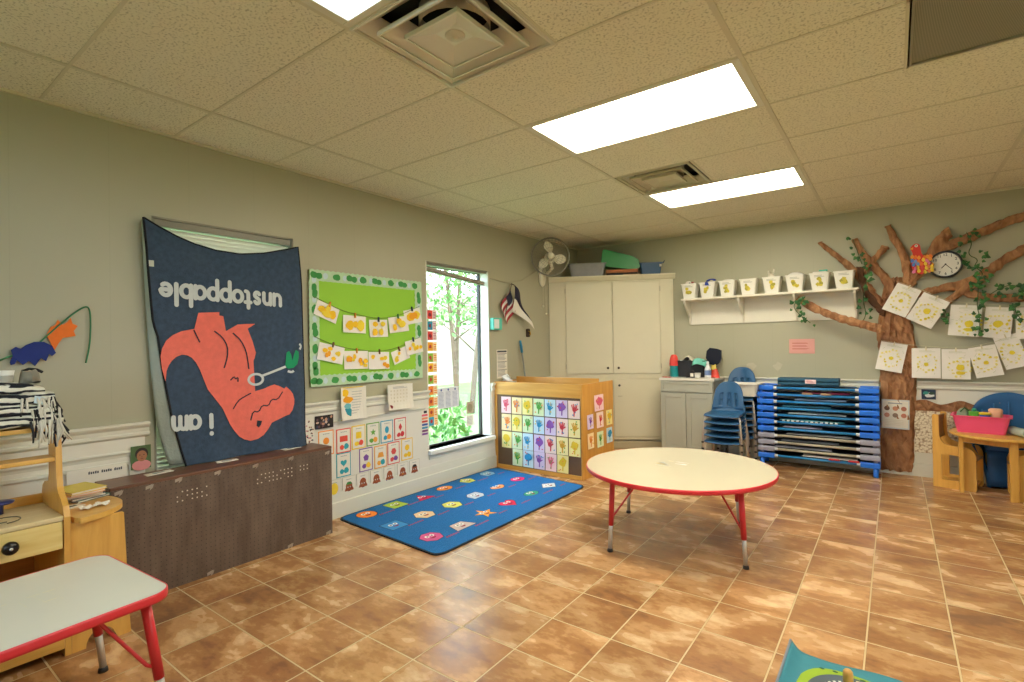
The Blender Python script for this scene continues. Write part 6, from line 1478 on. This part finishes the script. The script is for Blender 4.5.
# ivy
LEAF = mat('#2a5c2f', .5, .25, 30); LEAF2 = mat('#3f7a3c', .5, .2, 30); VST = mat('#3d5a2c', .7)
def ivy(P, n, sd, lab, y=.085, spread=.05):
    t = thing('ivy_garland', lab, 'garland', (0, 0, 0), 0, 'ivy garlands on the paper tree'); r = random.Random(sd)
    Q = smooth_line([(a, BY-y, b) for a, b in P], 2)
    MB().tube(Q, .0035, VST, 5).build('stem', t, smooth=True)
    mb = MB()
    for k in range(n):
        p = Q[min(len(Q)-1, int(k/n*len(Q)))]
        c = Vector((p.x + r.uniform(-spread, spread), BY-y - r.uniform(0, .03), p.z + r.uniform(-spread, spread*.6)))
        s = r.uniform(.013, .026); a = r.uniform(0, 6.28); tilt = r.uniform(-.7, .7)
        u = Vector((math.cos(a), math.sin(tilt)*.5, math.sin(a))); w = Vector((-math.sin(a), r.uniform(-.4, .4), math.cos(a)))
        sh = [(0,-.9),(.55,-.75),(1.0,-.2),(.55,.1),(.45,.45),(0,1.15),(-.45,.45),(-.55,.1),(-1.0,-.2),(-.55,-.75)]
        vs = [c + u*(q[0]*s) + w*(q[1]*s) + Vector((0, -.006*(1-abs(q[0])), 0)) for q in sh]; vs.append(c + Vector((0, -.010, 0)))
        mb.add(vs, [(i, (i+1) % 10, 10) for i in range(10)], LEAF if r.random() < .6 else LEAF2)
    mb.build('leaves', t)
ivy([(3.178,2.304),(3.21,2.2),(3.235,2.1),(3.25,2.05)], 13, 1, 'ivy hanging from the short dark topped branch over the wall shelf end', .11)
ivy([(3.27,2.06),(3.30,1.95),(3.27,1.80),(3.25,1.69),(3.28,1.55),(3.24,1.47)], 22, 2, 'ivy trailing down the dark branch beside the last white pail', .13)
ivy([(2.80,1.70),(2.70,1.70),(2.672,1.66),(2.698,1.60),(2.76,1.54),(2.82,1.48)], 22, 3, 'ivy hanging from the low branch tip that crosses the white shelf', .31, .06)
ivy([(4.03,2.25),(4.07,2.15),(4.03,2.05),(4.11,2.0),(4.07,1.94),(4.14,1.88),(4.10,1.80)], 36, 4, 'ivy hanging from the long upper branch beside the clock', .10, .075)
ivy([(4.10,1.82),(4.10,1.714),(4.086,1.598),(4.11,1.463),(4.094,1.329)], 26, 5, 'ivy hanging down between two flower drawings below the branch fork', .10, .045)
ivy([(4.17,1.68),(4.25,1.74),(4.32,1.76),(4.40,1.71),(4.46,1.66)], 24, 6, 'ivy spread along the lowest long branch towards the frame edge', .10, .065)
ivy([(3.87,1.56),(3.885,1.50),(3.875,1.45)], 6, 7, 'short sprig of ivy below the twin tilted drawings', .10, .03)
ivy([(4.34,1.60),(4.33,1.53),(4.36,1.47)], 8, 8, 'small ivy sprig over the outermost drawing', .10, .03)
# flower drawings
DY = mat('#e5d23a', .7, .12, 20); DY2 = mat('#efe48c', .7, .1, 20); DG = mat('#c9cfb5', .7)
DR = [([(3.523,1.848),(3.697,1.758),(3.587,1.496),(3.409,1.602)], 'tilted on the upper tree trunk, one of a tipped pair', .085), ([(3.712,1.747),(3.891,1.641),(3.786,1.384),(3.594,1.496)], 'tilted beside the trunk under the clock, with one small yellow sun', .075),
      ([(3.905,1.612),(4.118,1.59),(4.107,1.32),(3.893,1.325)], 'upright under the branch fork, with two yellow blotches', .05), ([(4.138,1.58),(4.32,1.561),(4.309,1.298),(4.133,1.301)], 'with a big yellow sunburst beside the hanging ivy', .045), ([(4.34,1.559),(4.53,1.556),(4.52,1.278),(4.335,1.297)], 'cut by the frame edge beside the sunburst drawing', .05),
      ([(3.387,1.288),(3.597,1.246),(3.539,.975),(3.342,1.021)], 'pinned low on the tree trunk, slightly tilted', .085), ([(3.62,1.216),(3.834,1.214),(3.829,.934),(3.622,.939)], 'in the low row right beside the trunk, with pale scattered petals', .05),
      ([(3.841,1.205),(4.037,1.203),(4.039,.93),(3.836,.934)], 'in the low row with two solid yellow spots', .045), ([(4.037,1.212),(4.205,1.246),(4.253,.98),(4.06,.94)], 'in the low row swung on one corner, with a dotted yellow ring', .05), ([(4.206,1.3),(4.373,1.349),(4.393,1.053),(4.253,1.024)], 'overlapping at the end of the low row near the frame edge', .065)]
for i, (Q, lab, yo) in enumerate(DR):
    c = (sum(q[0] for q in Q)/4, sum(q[1] for q in Q)/4); a = math.atan2(Q[1][1]-Q[0][1], Q[1][0]-Q[0][0]); w = (math.dist(Q[0], Q[1])+math.dist(Q[3], Q[2]))/2; h = (math.dist(Q[0], Q[3])+math.dist(Q[1], Q[2]))/2
    t = thing('flower_drawing', 'yellow flower drawing ' + lab, 'drawing', (0,0,0), 0, 'yellow flower drawings by the paper tree'); r = random.Random(i+90)
    mb = MB(); mb.grid(lambda p, q: ((p-.5)*w, (q-.5)*h, .003+.012*(1-q)**2+.003*math.sin(p*5+i)), 6, 7, PAPER)
    fx, fy = (0, -.01) if i not in (2, 7) else (.03, -.03)
    big = {1: .028, 3: .032, 7: .03, 2: .03}.get(i, .018)
    mb.flat(blob(fx, fy, big, big, 12, .15, r), .0185, DY)
    for k in range(16):
        th = 2*PI*k/16; q = r.uniform(.05, .085); mb.flat(blob(fx+q*math.cos(th), fy+q*math.sin(th)*1.1, r.uniform(.006, .013), r.uniform(.006, .013), 8, .3, r), .0184, DY2 if r.random() < .75 else DY)
    if i in (2, 7): mb.flat(blob(fx+.0, fy-.05, .035, .018, 10, .2, r), .0186, DY)
    for k in range(10):
        x0, y0 = r.uniform(-.4, .4)*w, r.uniform(-.4, .35)*h; A, B = ribbon([(x0, y0), (x0+r.uniform(-.03, .03), y0+r.uniform(-.03, .03))], .0025); mb.flat(A+B[::-1], .0180, DG)
    lines(mb, -.05, .07, h*.36, h*.43, 2, DG, .0175, .003); mb.build('sheet', t)
    MB().obox((.0, h/2-.004, .014), (.005, 0, 0), (0, .018, 0), (0, 0, .009), mat('#e2d9b8', .5)).build('clothes_peg', t, bevel=.001)
    on_back(t, c[0], c[1], BY-max(yo, .072+.004*(i % 3)), a)
for nm, P, lab in (('drawing_string', [(3.52,1.86),(3.72,1.755),(3.90,1.645),(4.12,1.605),(4.33,1.578),(4.5,1.575)], 'thin string the upper flower drawings hang from'), ('drawing_string', [(3.39,1.295),(3.60,1.25),(3.84,1.222),(4.04,1.222),(4.21,1.27),(4.4,1.36)], 'thin string the lower flower drawings hang from')):
    tag(MB().tube([(a, BY-.075, b) for a, b in P], .0018, mat('#c9c2a0', .8), 5).build(nm), lab, 'string')
# clock
t = thing('wall_clock', 'round black rimmed wall clock among the paper branches', 'clock', (0, 0, 0))
RC = .125
mb = MB(); mb.lathe([(.0001,0),(RC,0),(RC,.030),(RC-.004,.038),(RC-.014,.038),(RC-.018,.022)], mat('#17181b', .35), 48); mb.build('rim', t, smooth=False)
mb = MB(); mb.lathe([(.0001,.020),(RC-.015,.020),(RC-.015,.018),(.0001,.018)], mat('#e6e6de', .5, .02), 48)
for k in range(12):
    a = PI/2 - 2*PI*(k+1)/12; write(mb, str(k+1), .033, (RC-.038)*math.cos(a), (RC-.038)*math.sin(a)-.009, .0206, INKB, .0006)
for k in range(60):
    a = 2*PI*k/60; r0 = RC-.021; A, B = ribbon([(r0*math.cos(a), r0*math.sin(a)), ((r0+.005)*math.cos(a), (r0+.005)*math.sin(a))], .0016); mb.flat(A+B[::-1], .0206, INKB)
o = mb.build('dial', t)
for nm, deg, l, w in (('minute_hand', 23*6, .078, .005), ('hour_hand', (7+23/60)*30, .052, .007)):
    a = PI/2 - math.radians(deg); MB().obox(((l/2-.008)*math.cos(a), (l/2-.008)*math.sin(a), .0235 if nm[0] == 'h' else .0255), ((l/2)*math.cos(a), (l/2)*math.sin(a), 0), (-w/2*math.sin(a), w/2*math.cos(a), 0), (0, 0, .0008), mat('#111', .4) if False else mat('#111111', .4)).build(nm, t)
MB().lathe([(.0001,.029),(.006,.028),(.006,.02)], mat('#111111', .4), 12).build('hand_boss', t)
on_back(t, 3.883, 1.985, BY-.035)
# feathered paper bird
t = thing('paper_bird', 'red-headed paper bird with bright orange, blue and pink feathers beside the clock', 'bird decoration', (0, 0, 0))
RED_ = mat('#d94038', .8, .1, 20)
body = [(3.625,2.155),(3.645,2.185),(3.672,2.20),(3.700,2.185),(3.705,2.14),(3.712,2.09),(3.76,2.04),(3.775,1.98),(3.75,1.92),(3.69,1.90),(3.64,1.95),(3.63,2.02),(3.648,2.09),(3.64,2.13)]
cxm, czm = 3.695, 2.03
MB().prism([(x-cxm, z-czm) for x, z in smooth_poly(body, 2)], 0, .006, RED_).build('body', t)
MB().prism(ngon(-.022, .145, .013, n=12), .006, .008, mat('#f2efe6', .6)).prism(ngon(-.022, .145, .005, n=8), .008, .0095, FRD).build('eye', t)
MB().prism([(-.072,.118),(-.045,.135),(-.047,.112)], .0, .010, mat('#eaa93a', .6)).build('beak', t)
FC = ['#ee7f3a', '#f0a042', '#5a7fc9', '#7f9fd8', '#e87fa5', '#f2cf4a', '#e2564a', '#f08f63']
r = random.Random(8)
for k in range(30):
    row = k//6; x = -.045 + (k % 6)*.024 + r.uniform(-.008, .008); z = .055 - row*.034 + r.uniform(-.008, .008)
    if row >= 2: x += .012
    c = FC[0] if row == 0 and k % 2 else FC[1] if row == 0 else FC[[2, 3, 0, 5, 4, 1][k % 6]] if row < 3 else FC[[4, 5, 6, 5, 7, 5][k % 6]]
    l = .036; a = -PI/2 + (x*5)
    P = [(x + l*u*math.cos(a) - v*math.sin(a), z + l*u*math.sin(a) + v*math.cos(a)) for u, v in ((0,-.004),(.4,-.013),(.8,-.013),(1.1,0),(.8,.013),(.4,.013),(0,.004))]
    MB().prism(P, .007+.002*row, .0085+.002*row, mat(c, .8, .12, 30)).build('feather', t)
on_back(t, cxm, czm, BY-.10)
# things on the trunk and lower wall
t = thing('laminated_sheet', 'laminated sheet with small round pictures taped on the lower tree trunk', 'notice')
mb = MB(); mb.box(0, .215, 0, .28, 0, .0015, mat('#d5dcde', .25)); mb.box(.010, .205, .012, .268, .0015, .002, mat('#e9e4d6', .3))
for k in range(6): mb.flat(ngon(.042+(k % 3)*.065, .195-(k//3)*.065, .022, .022, 14), .0026, mat(('#7d5a48', '#c98a6a', '#b5705a', '#d0917a', '#8f7a66', '#c47f68')[k], .5))
mb.flat([(.05,.24),(.16,.24),(.16,.25),(.05,.25)], .0026, GREY); lines(mb, .03, .18, .03, .09, 4, SAND, .0026); mb.build('sheet', t); on_back(t, 3.378, .444, BY-.075, -.02)
t = thing('animal_photo', 'small dark blue and green picture on the cream wainscot below the chair rail', 'picture')
mb = MB(); mb.box(0, .105, 0, .092, 0, .0015, mat('#22344f', .4)); mb.flat(blob(.06,.04,.035,.022,12,.2), .002, mat('#dfe5e6', .5)); mb.flat(blob(.03,.06,.022,.016,10,.2), .0022, mat('#3f9a8c', .5)); mb.flat(blob(.075,.055,.02,.014,10,.2), .0024, mat('#2a4a3a', .5)); mb.build('print', t); on_back(t, 3.69, .733, BY-.02)
def pearl():
    m, nt, N, L, B = newmat('speckled_brown_and_cream_paper'); tc = N.new('ShaderNodeTexCoord'); v = N.new('ShaderNodeTexVoronoi'); v.inputs['Scale'].default_value = 55; L.new(tc.outputs['Object'], v.inputs['Vector'])
    cr = N.new('ShaderNodeValToRGB'); E = cr.color_ramp.elements; E[0].position = .42; E[0].color = rgb('#f4ecd6') + (1,); E[1].position = .85; E[1].color = rgb('#a08560') + (1,); L.new(v.outputs['Distance'], cr.inputs[0]); L.new(cr.outputs[0], B.inputs['Base Color']); B.inputs['Roughness'].default_value = .5
    bp = N.new('ShaderNodeBump'); bp.inputs['Strength'].default_value = .7; L.new(v.outputs['Distance'], bp.inputs['Height']); L.new(bp.outputs[0], B.inputs['Normal'])
    return m
t = thing('speckled_panel', 'speckled cream panel with a wavy brown top edge low on the wall beside the trunk', 'wall decoration')
W_, H_ = .60, .50
MB().box(0, W_, 0, H_-.06, 0, .006, pearl()).build('speckled_paper', t)
mb = MB(); r = random.Random(3); mb.grid(lambda a, b: (a*W_, H_-.10+b*(.085+.02*math.sin(a*14)), .010+.02*abs(math.sin(a*17+b*3))*(.4+.6*b)), 40, 8, KR); mb.build('crumpled_edge', t)
mb = MB(); mb.box(0, W_, -.03, .0, 0, .008, WHITE2); mb.build('lower_strip', t); on_back(t, 3.632, .225, BY-.013)
t = thing('pink_note', 'pale pink note taped on the bare wall under the white shelf', 'note')
mb = MB(); mb.box(0, .24, 0, .155, 0, .0012, mat('#e2a59c', .6, .06)); lines(mb, .03, .20, .035, .125, 3, mat('#c9786f', .6), .0016, .010, .4); mb.build('sheet', t); on_back(t, 2.58, 1.168, BY-.004, -.01)
for k, x in enumerate((2.20, 2.47)):
    t = thing('wall_tape', ['ragged white tape patch on the wall above the white tub', 'ragged white tape patch on the wall above the rolled mat'][k], 'tape', group='tape patches on the back wall')
    r = random.Random(k); MB().prism(blob(0, 0, .045, .04, 11, .35, r), 0, .001, mat('#bfbba4', .5)).build('patch', t); on_back(t, x, 1.03, BY-.003)

# ------------------------------------------------------------------ little round table, its chairs and the pink tub
t = thing('small_wooden_table', 'small round maple table with flat legs by the back wall at the frame edge', 'table', (4.205, 5.89, 0))
MB().lathe([(.0001,.478),(.335,.478),(.342,.484),(.342,.496),(.335,.502),(.0001,.502)], MAPLEY, 48).build('tabletop', t)
for (dx, dy) in ((-.275, -.11), (.03, -.265), (-.06, .25), (.27, .05)):
    a = math.atan2(dy, dx)
    mb = MB(); mb.box(-.014, .014, -.026, .026, 0, .478, MAPLE); o = mb.build('leg', t, bevel=.004); o.location = (dx, dy, 0); o.rotation_euler = (0, 0, a if abs(dx) < .2 else 0)
for (x0, y0, x1, y1) in ((-.275, -.11, .03, -.265), (.03, -.265, .27, .05)):
    c = Vector(((x0+x1)/2, (y0+y1)/2, .452)); d = Vector((x1-x0, y1-y0, 0))/2; nn = Vector((-d.y, d.x, 0)).normalized()*.008
    MB().obox(c, d, nn, (0, 0, .026), MAPLE).build('apron', t)
def cube_chair(name, lab, loc, rz):
    t = thing(name, lab, 'chair', loc, rz)
    # local: faces +x, side panels at y = +-.13
    outer = [(-.145,0),(.135,0),(.145,.02),(.145,.30),(.135,.335),(.115,.355),(.085,.365),(-.03,.370),(-.065,.385),(-.09,.415),(-.098,.46),(-.100,.625),(-.108,.635),(-.138,.635),(-.145,.625)]
    inner = [(-.085,.07),(.06,.07),(.06,.29),(-.085,.29)]
    for s in (-1, 1):
        y0, y1 = s*.132-.009, s*.132+.009
        mb = MB(); n = len(outer)
        # panel with a window: bridge outer and inner outlines by four strips
        def seg(P): mb.prism(P, y0, y1, MAPLE, 'y')
        seg([(-.145,0),(.135,0),(.145,.02),(.145,.07),(-.145,.07)]); seg([(-.145,.07),(-.085,.07),(-.085,.29),(-.145,.29)]); seg([(.06,.07),(.145,.07),(.145,.29),(.06,.29)])
        seg([(-.145,.29),(.145,.29)] + outer[3:])
        mb.build('side_panel', t, weld=True)
    MB().grid(lambda a, b: (-.09+.235*a+.0, (b-.5)*.246, .285+.02*math.cos(a*3.1)-.02*max(0, a-.85)), 10, 4, wood('#b98a52', '#a3763f', .35, 1)).build('seat', t, smooth=True, solid=.014)
    MB().grid(lambda a, b: (-.118-.012*math.sin(PI*a), (b-.5)*.246, .42+.20*a), 6, 4, wood('#b98a52', '#a3763f', .35, 1)).build('backrest', t, smooth=True, solid=.012)
    MB().box(-.13, .13, -.123, .123, .03, .05, MAPLE).build('stretcher', t)
    return t
cube_chair('wooden_cube_chair', 'maple chair with cut-out side panels tucked under the small round table', (3.925, 5.985, 0), math.radians(-15))
cube_chair('wooden_cube_chair', 'maple chair mostly out of frame in front of the small round table', (4.378, 5.80, 0), math.radians(180))
PINK = mat('#ec5480', .35, .06)
t = thing('pink_toy_tub', 'bright pink tub full of plastic toys on the small round table', 'tub', (4.075, 5.90, .5025), math.radians(-8))
tub(t, .36, .24, .145, PINK, 'tub_body', .84, .014)
for k, (nm, lab, p) in enumerate((('toy_cup', 'peach toy cup standing in the pink tub', (.09, .0)), ('toy_car', 'grey-green round toy in the pink tub at the end nearest the tree', (-.115, .0)), ('toy_block', 'bright green toy piece in the pink tub', (-.045, -.03)), ('toy_ring', 'yellow and blue toy ring in the pink tub', (.025, -.045)), ('toy_pot', 'dark blue toy pot in the pink tub beside the peach cup', (.03, .03)))):
    c, s = math.cos(math.radians(-8)), math.sin(math.radians(-8)); q = thing(nm, lab, 'toy', (4.075 + c*p[0]-s*p[1], 5.90 + s*p[0]+c*p[1], .530), .2, 'toys heaped in the pink tub')
    if k == 0: MB().lathe([(.0001,0),(.036,0),(.046,.165),(.044,.17),(.034,.178),(.0001,.18)], mat('#eab491', .5), 20).build('cup_body', q, smooth=True)
    if k == 1: MB().ball((0, 0, .09), (.048, .04, .08), mat('#8b9a84', .5, .2, 30), 16, 10).build('toy_body', q, smooth=True); MB().tube([(-.03, -.03, .14), (.0, -.035, .175), (.03, -.03, .15)], .006, mat('#3f6a3a', .4), 6).build('handle', q, smooth=True)
    if k == 2: MB().rbox(-.03, .03, -.025, .025, 0, .15, .01, mat('#62b83e', .35)).build('block_body', q, bevel=.004); MB().ball((0, -.01, .162), (.018, .018, .014), mat('#3fae8a', .4)).build('stud', q, smooth=True)
    if k == 3:
        mb = MB(); mb.lathe([(.030+.010*math.cos(2*PI*j/10), .135+.010*math.sin(2*PI*j/10)) for j in range(10)], mat('#e3c634', .35), 20, closed=True); mb.build('ring_top', q, smooth=True); MB().lathe([(.0001,0),(.034,0),(.034,.125),(.0001,.125)], mat('#2756a8', .35), 18).build('ring_base', q, smooth=True)
    if k == 4: MB().lathe([(.0001,0),(.028,0),(.034,.13),(.02,.15),(.0001,.15)], mat('#2a3f86', .3), 18).build('pot_body', q, smooth=True)
t = thing('rolled_cloth', 'pale grey-green cloth roll lying on the small round table beside the pink tub', 'cloth', (4.30, 5.77, .5028), math.radians(20))
GRN = mat('#aebfb4', .85, .08, 25, bump=.3)
mb = MB(); spiral = [((.008+.0034*k)*math.cos(k*.55), (.008+.0034*k)*math.sin(k*.55)) for k in range(9, 0, -1)]
P = [(.042*math.cos(k*PI/9), .034+.034*math.sin(k*PI/9)) for k in range(18)]
n = len(P)
vs = [(x, y, z) for y in (-.10, .11) for x, z in P]; mb.add(vs, [(i, (i+1) % n, n+(i+1) % n, n+i) for i in range(n)], GRN)
P2 = [(x*.72, .034+(z-.034)*.72) for x, z in P]; vs = [(x, -.10, z) for x, z in P] + [(x, -.10, z) for x, z in P2]; mb.add(vs, [(i, (i+1) % n, n+(i+1) % n, n+i) for i in range(n)], GRN)
vs = [(x, y, z) for y in (-.10, .11) for x, z in P2]; mb.add(vs, [(i, (i+1) % n, n+(i+1) % n, n+i) for i in range(n)], GRN)
mb.build('rolled_sheet', t, smooth=True)
MB().grid(lambda a, b: (.03+.15*a, -.08+.18*b, .010+.05*math.sin(PI*a)*(.6+.4*b)), 10, 6, GRN).build('loose_fold', t, smooth=True, solid=.006)
# blue child armchair behind the table
BLUEC = mat('#23609a', .4, .1, 8)
t = thing('blue_tub_chair', 'blue rounded tub chair standing behind the small round table', 'chair', (4.285, 6.115, 0))
def shell(a, b):
    th = math.radians(200 - 220*a)            # wraps from one arm round the back to the other
    x = (.155+.10*min(1, b*1.6)**2)*math.cos(th); y = .105*math.sin(th)
    top = .55 + .27*max(0, math.sin(max(0, min(PI, th))))**.8
    return (x, y, .0 + b*top)
MB().grid(shell, 40, 14, BLUEC).build('shell_back', t, smooth=True, solid=.02)
MB().prism(smooth_poly([(-.17,-.07),(.17,-.07),(.18,.03),(.10,.08),(-.10,.08),(-.18,.03)], 2), .30, .36, BLUEC).build('seat', t, bevel=.01)
mb = MB(); mb.grid(lambda a, b: (-.165+.33*a, -.075-.006*math.sin(a*12), .02+.31*b), 14, 5, mat('#1f4f80', .45, .1, 8)); mb.build('front_panel', t, smooth=True, solid=.015)
mb = MB()
for k in range(5):
    a = math.radians(40+25*k); mb.tube([(.236*math.cos(a)*.99, .098*math.sin(a)-.014, .42), (.232*math.cos(a)*.99, .098*math.sin(a)-.014, .50+.24*math.sin(a)**.8)], .006, mat('#2d6ca8', .4), 6)
mb.build('moulded_rib', t, smooth=True)
# ------------------------------------------------------------------ outside the bright window
GRS = mat('#6f9450', .9, .3, 3, bump=.3); BARK = mat('#6e5848', .9, .25, 12, bump=.6); FOL = mat('#55823a', .7, .3, 6); FOL2 = mat('#86ad60', .7, .3, 6); PAVE = mat('#c9c0b4', .8, .1, 4)
mb = MB(); mb.box(-30, -.16, -14, 30, -.12, -.10, GRS); mb.box(-.16, 30, -20, YF-.15, -.12, -.10, GRS); mb.box(XR+.15, 30, YF-.15, 30, -.12, -.10, GRS); o = mb.build('ground'); struct(o)
def tree(x, y, h, r, lean, sd, lab, fol, nleaf=900, z0=.35):
    t = thing('tree', lab, 'tree', (x, y, -.1), 0, 'trees outside the window'); rr = random.Random(sd)
    P = [(0,0,0),(lean*.2,lean*.1,h*.3),(lean*.5,lean*.35,h*.6),(lean*.9,lean*.6,h)]
    Q = smooth_line(P, 2); mb = MB(); mb.tube(Q, [.07-.05*k/len(Q) for k in range(len(Q))], BARK, 10)
    for k in range(8):
        f = rr.uniform(.25, .9); a = rr.uniform(0, 6.28); b = Vector((lean*f*.8, lean*f*.5, h*f)); d = Vector((math.cos(a), math.sin(a), rr.uniform(.3, .8)))*r*rr.uniform(.6, 1)
        mb.tube([b, b+d*.5+Vector((0,0,.05)), b+d], [.02, .014, .006], BARK, 6)
    mb.build('trunk', t, smooth=True)
    mb = MB()
    for k in range(nleaf):
        a = rr.uniform(0, 6.28); q = r*rr.random()**.6; zz = h*(z0+(1.1-z0)*rr.random())
        c = Vector((lean*.7+q*math.cos(a), lean*.5+q*math.sin(a), zz)); s = rr.uniform(.03, .085)
        u = Vector((rr.uniform(-1,1), rr.uniform(-1,1), rr.uniform(-1,1))).normalized(); w = u.orthogonal().normalized()
        mb.add([c-u*s, c+w*s*.45, c+u*s, c-w*s*.45], [(0,1,2,3)], fol if rr.random() < .6 else FOL2)
    mb.build('foliage', t)
tree(-3.6, 8.1, 4.6, 1.3, .6, 1, 'leaning slim tree seen through the bright window nearest the glass', FOL, 1500)
tree(-5.2, 9.4, 5.5, 1.9, -.4, 2, 'leafy tree behind the leaning one seen through the bright window', FOL, 1800)
tree(-7.8, 12.2, 6.0, 2.2, .2, 3, 'pale leafy tree farthest off through the bright window', FOL2, 1600)
tree(-6.0, 10.2, 5.5, 2.0, .3, 4, 'leafy tree at the far side of the view through the bright window', FOL, 800)
t = thing('shrub', 'bright green shrub low outside the bright window', 'shrub', (-1.7, 5.0, -.1)); mb = MB(); rr = random.Random(11)
for k in range(420):
    a = rr.uniform(0, 6.28); q = .55*rr.random()**.5; c = Vector((q*math.cos(a), q*math.sin(a)*1.2, .1+.75*rr.random()*(1-q*.7))); s = rr.uniform(.04, .09); u = Vector((rr.uniform(-1,1), rr.uniform(-1,1), rr.uniform(0,1.5))).normalized(); w = u.orthogonal().normalized()
    mb.add([c-u*s, c+w*s*.35, c+u*s, c-w*s*.35], [(0,1,2,3)], FOL if k % 3 else FOL2)
mb.build('foliage', t); MB().tube([(0,0,0),(0,0,.5)], .02, BARK, 6).build('stem', t)
mb = MB(); mb.box(-14, -9.6, 4, 20, -.1, 3.2, mat('#b0a594', .8, .06, 3)); o = mb.build('house'); tag(o, 'pale building far off behind the trees outside the window', 'building')

# ------------------------------------------------------------------ light and camera
w = bpy.data.worlds.new('World'); sc.world = w; w.use_nodes = True
N = w.node_tree.nodes; L = w.node_tree.links; bg = N['Background']
tc = N.new('ShaderNodeTexCoord'); sp = N.new('ShaderNodeSeparateXYZ'); L.new(tc.outputs['Generated'], sp.inputs[0])
cr = N.new('ShaderNodeValToRGB'); cr.color_ramp.elements[0].position = .35; cr.color_ramp.elements[0].color = (.86, .93, 1, 1); cr.color_ramp.elements[1].position = .9; cr.color_ramp.elements[1].color = (.70, .85, 1, 1)
L.new(sp.outputs[2], cr.inputs[0]); L.new(cr.outputs[0], bg.inputs['Color']); bg.inputs['Strength'].default_value = 5.5
s = bpy.data.lights.new('sun', 'SUN'); s.energy = 4.0; s.angle = math.radians(2); so = bpy.data.objects.new('sun', s); COL.objects.link(so)
so.rotation_euler = Vector((-.12, .34, -.82)).to_track_quat('-Z', 'Y').to_euler()
cam = bpy.data.cameras.new('camera'); co = bpy.data.objects.new('camera', cam); COL.objects.link(co); sc.camera = co
F, YAW, PIT, ROL = 515.0227, .63893596, .00708882, -.01698730
cam.sensor_fit = 'HORIZONTAL'; cam.sensor_width = 36.0; cam.lens = F*36/1024; cam.clip_start = .02; cam.clip_end = 200
Wv = Vector((-math.sin(YAW)*math.cos(PIT), math.cos(YAW)*math.cos(PIT), math.sin(PIT))); r0 = Vector((math.cos(YAW), math.sin(YAW), 0)); u0 = r0.cross(Wv)
Rv = r0*math.cos(ROL)+u0*math.sin(ROL); Uv = -r0*math.sin(ROL)+u0*math.cos(ROL)
co.matrix_world = Matrix(((Rv.x, Uv.x, -Wv.x, 3.495395), (Rv.y, Uv.y, -Wv.y, 0), (Rv.z, Uv.z, -Wv.z, 1.313563), (0, 0, 0, 1)))
sc.view_settings.view_transform = 'Standard'; sc.view_settings.look = 'None'; sc.view_settings.gamma = 1; sc.view_settings.use_curve_mapping = False
sc.view_settings.exposure = 0.58
sc.cycles.max_bounces = 10; sc.cycles.diffuse_bounces = 6; sc.cycles.transparent_max_bounces = 12; sc.cycles.sample_clamp_indirect = 6
sc.cycles.use_denoising = True
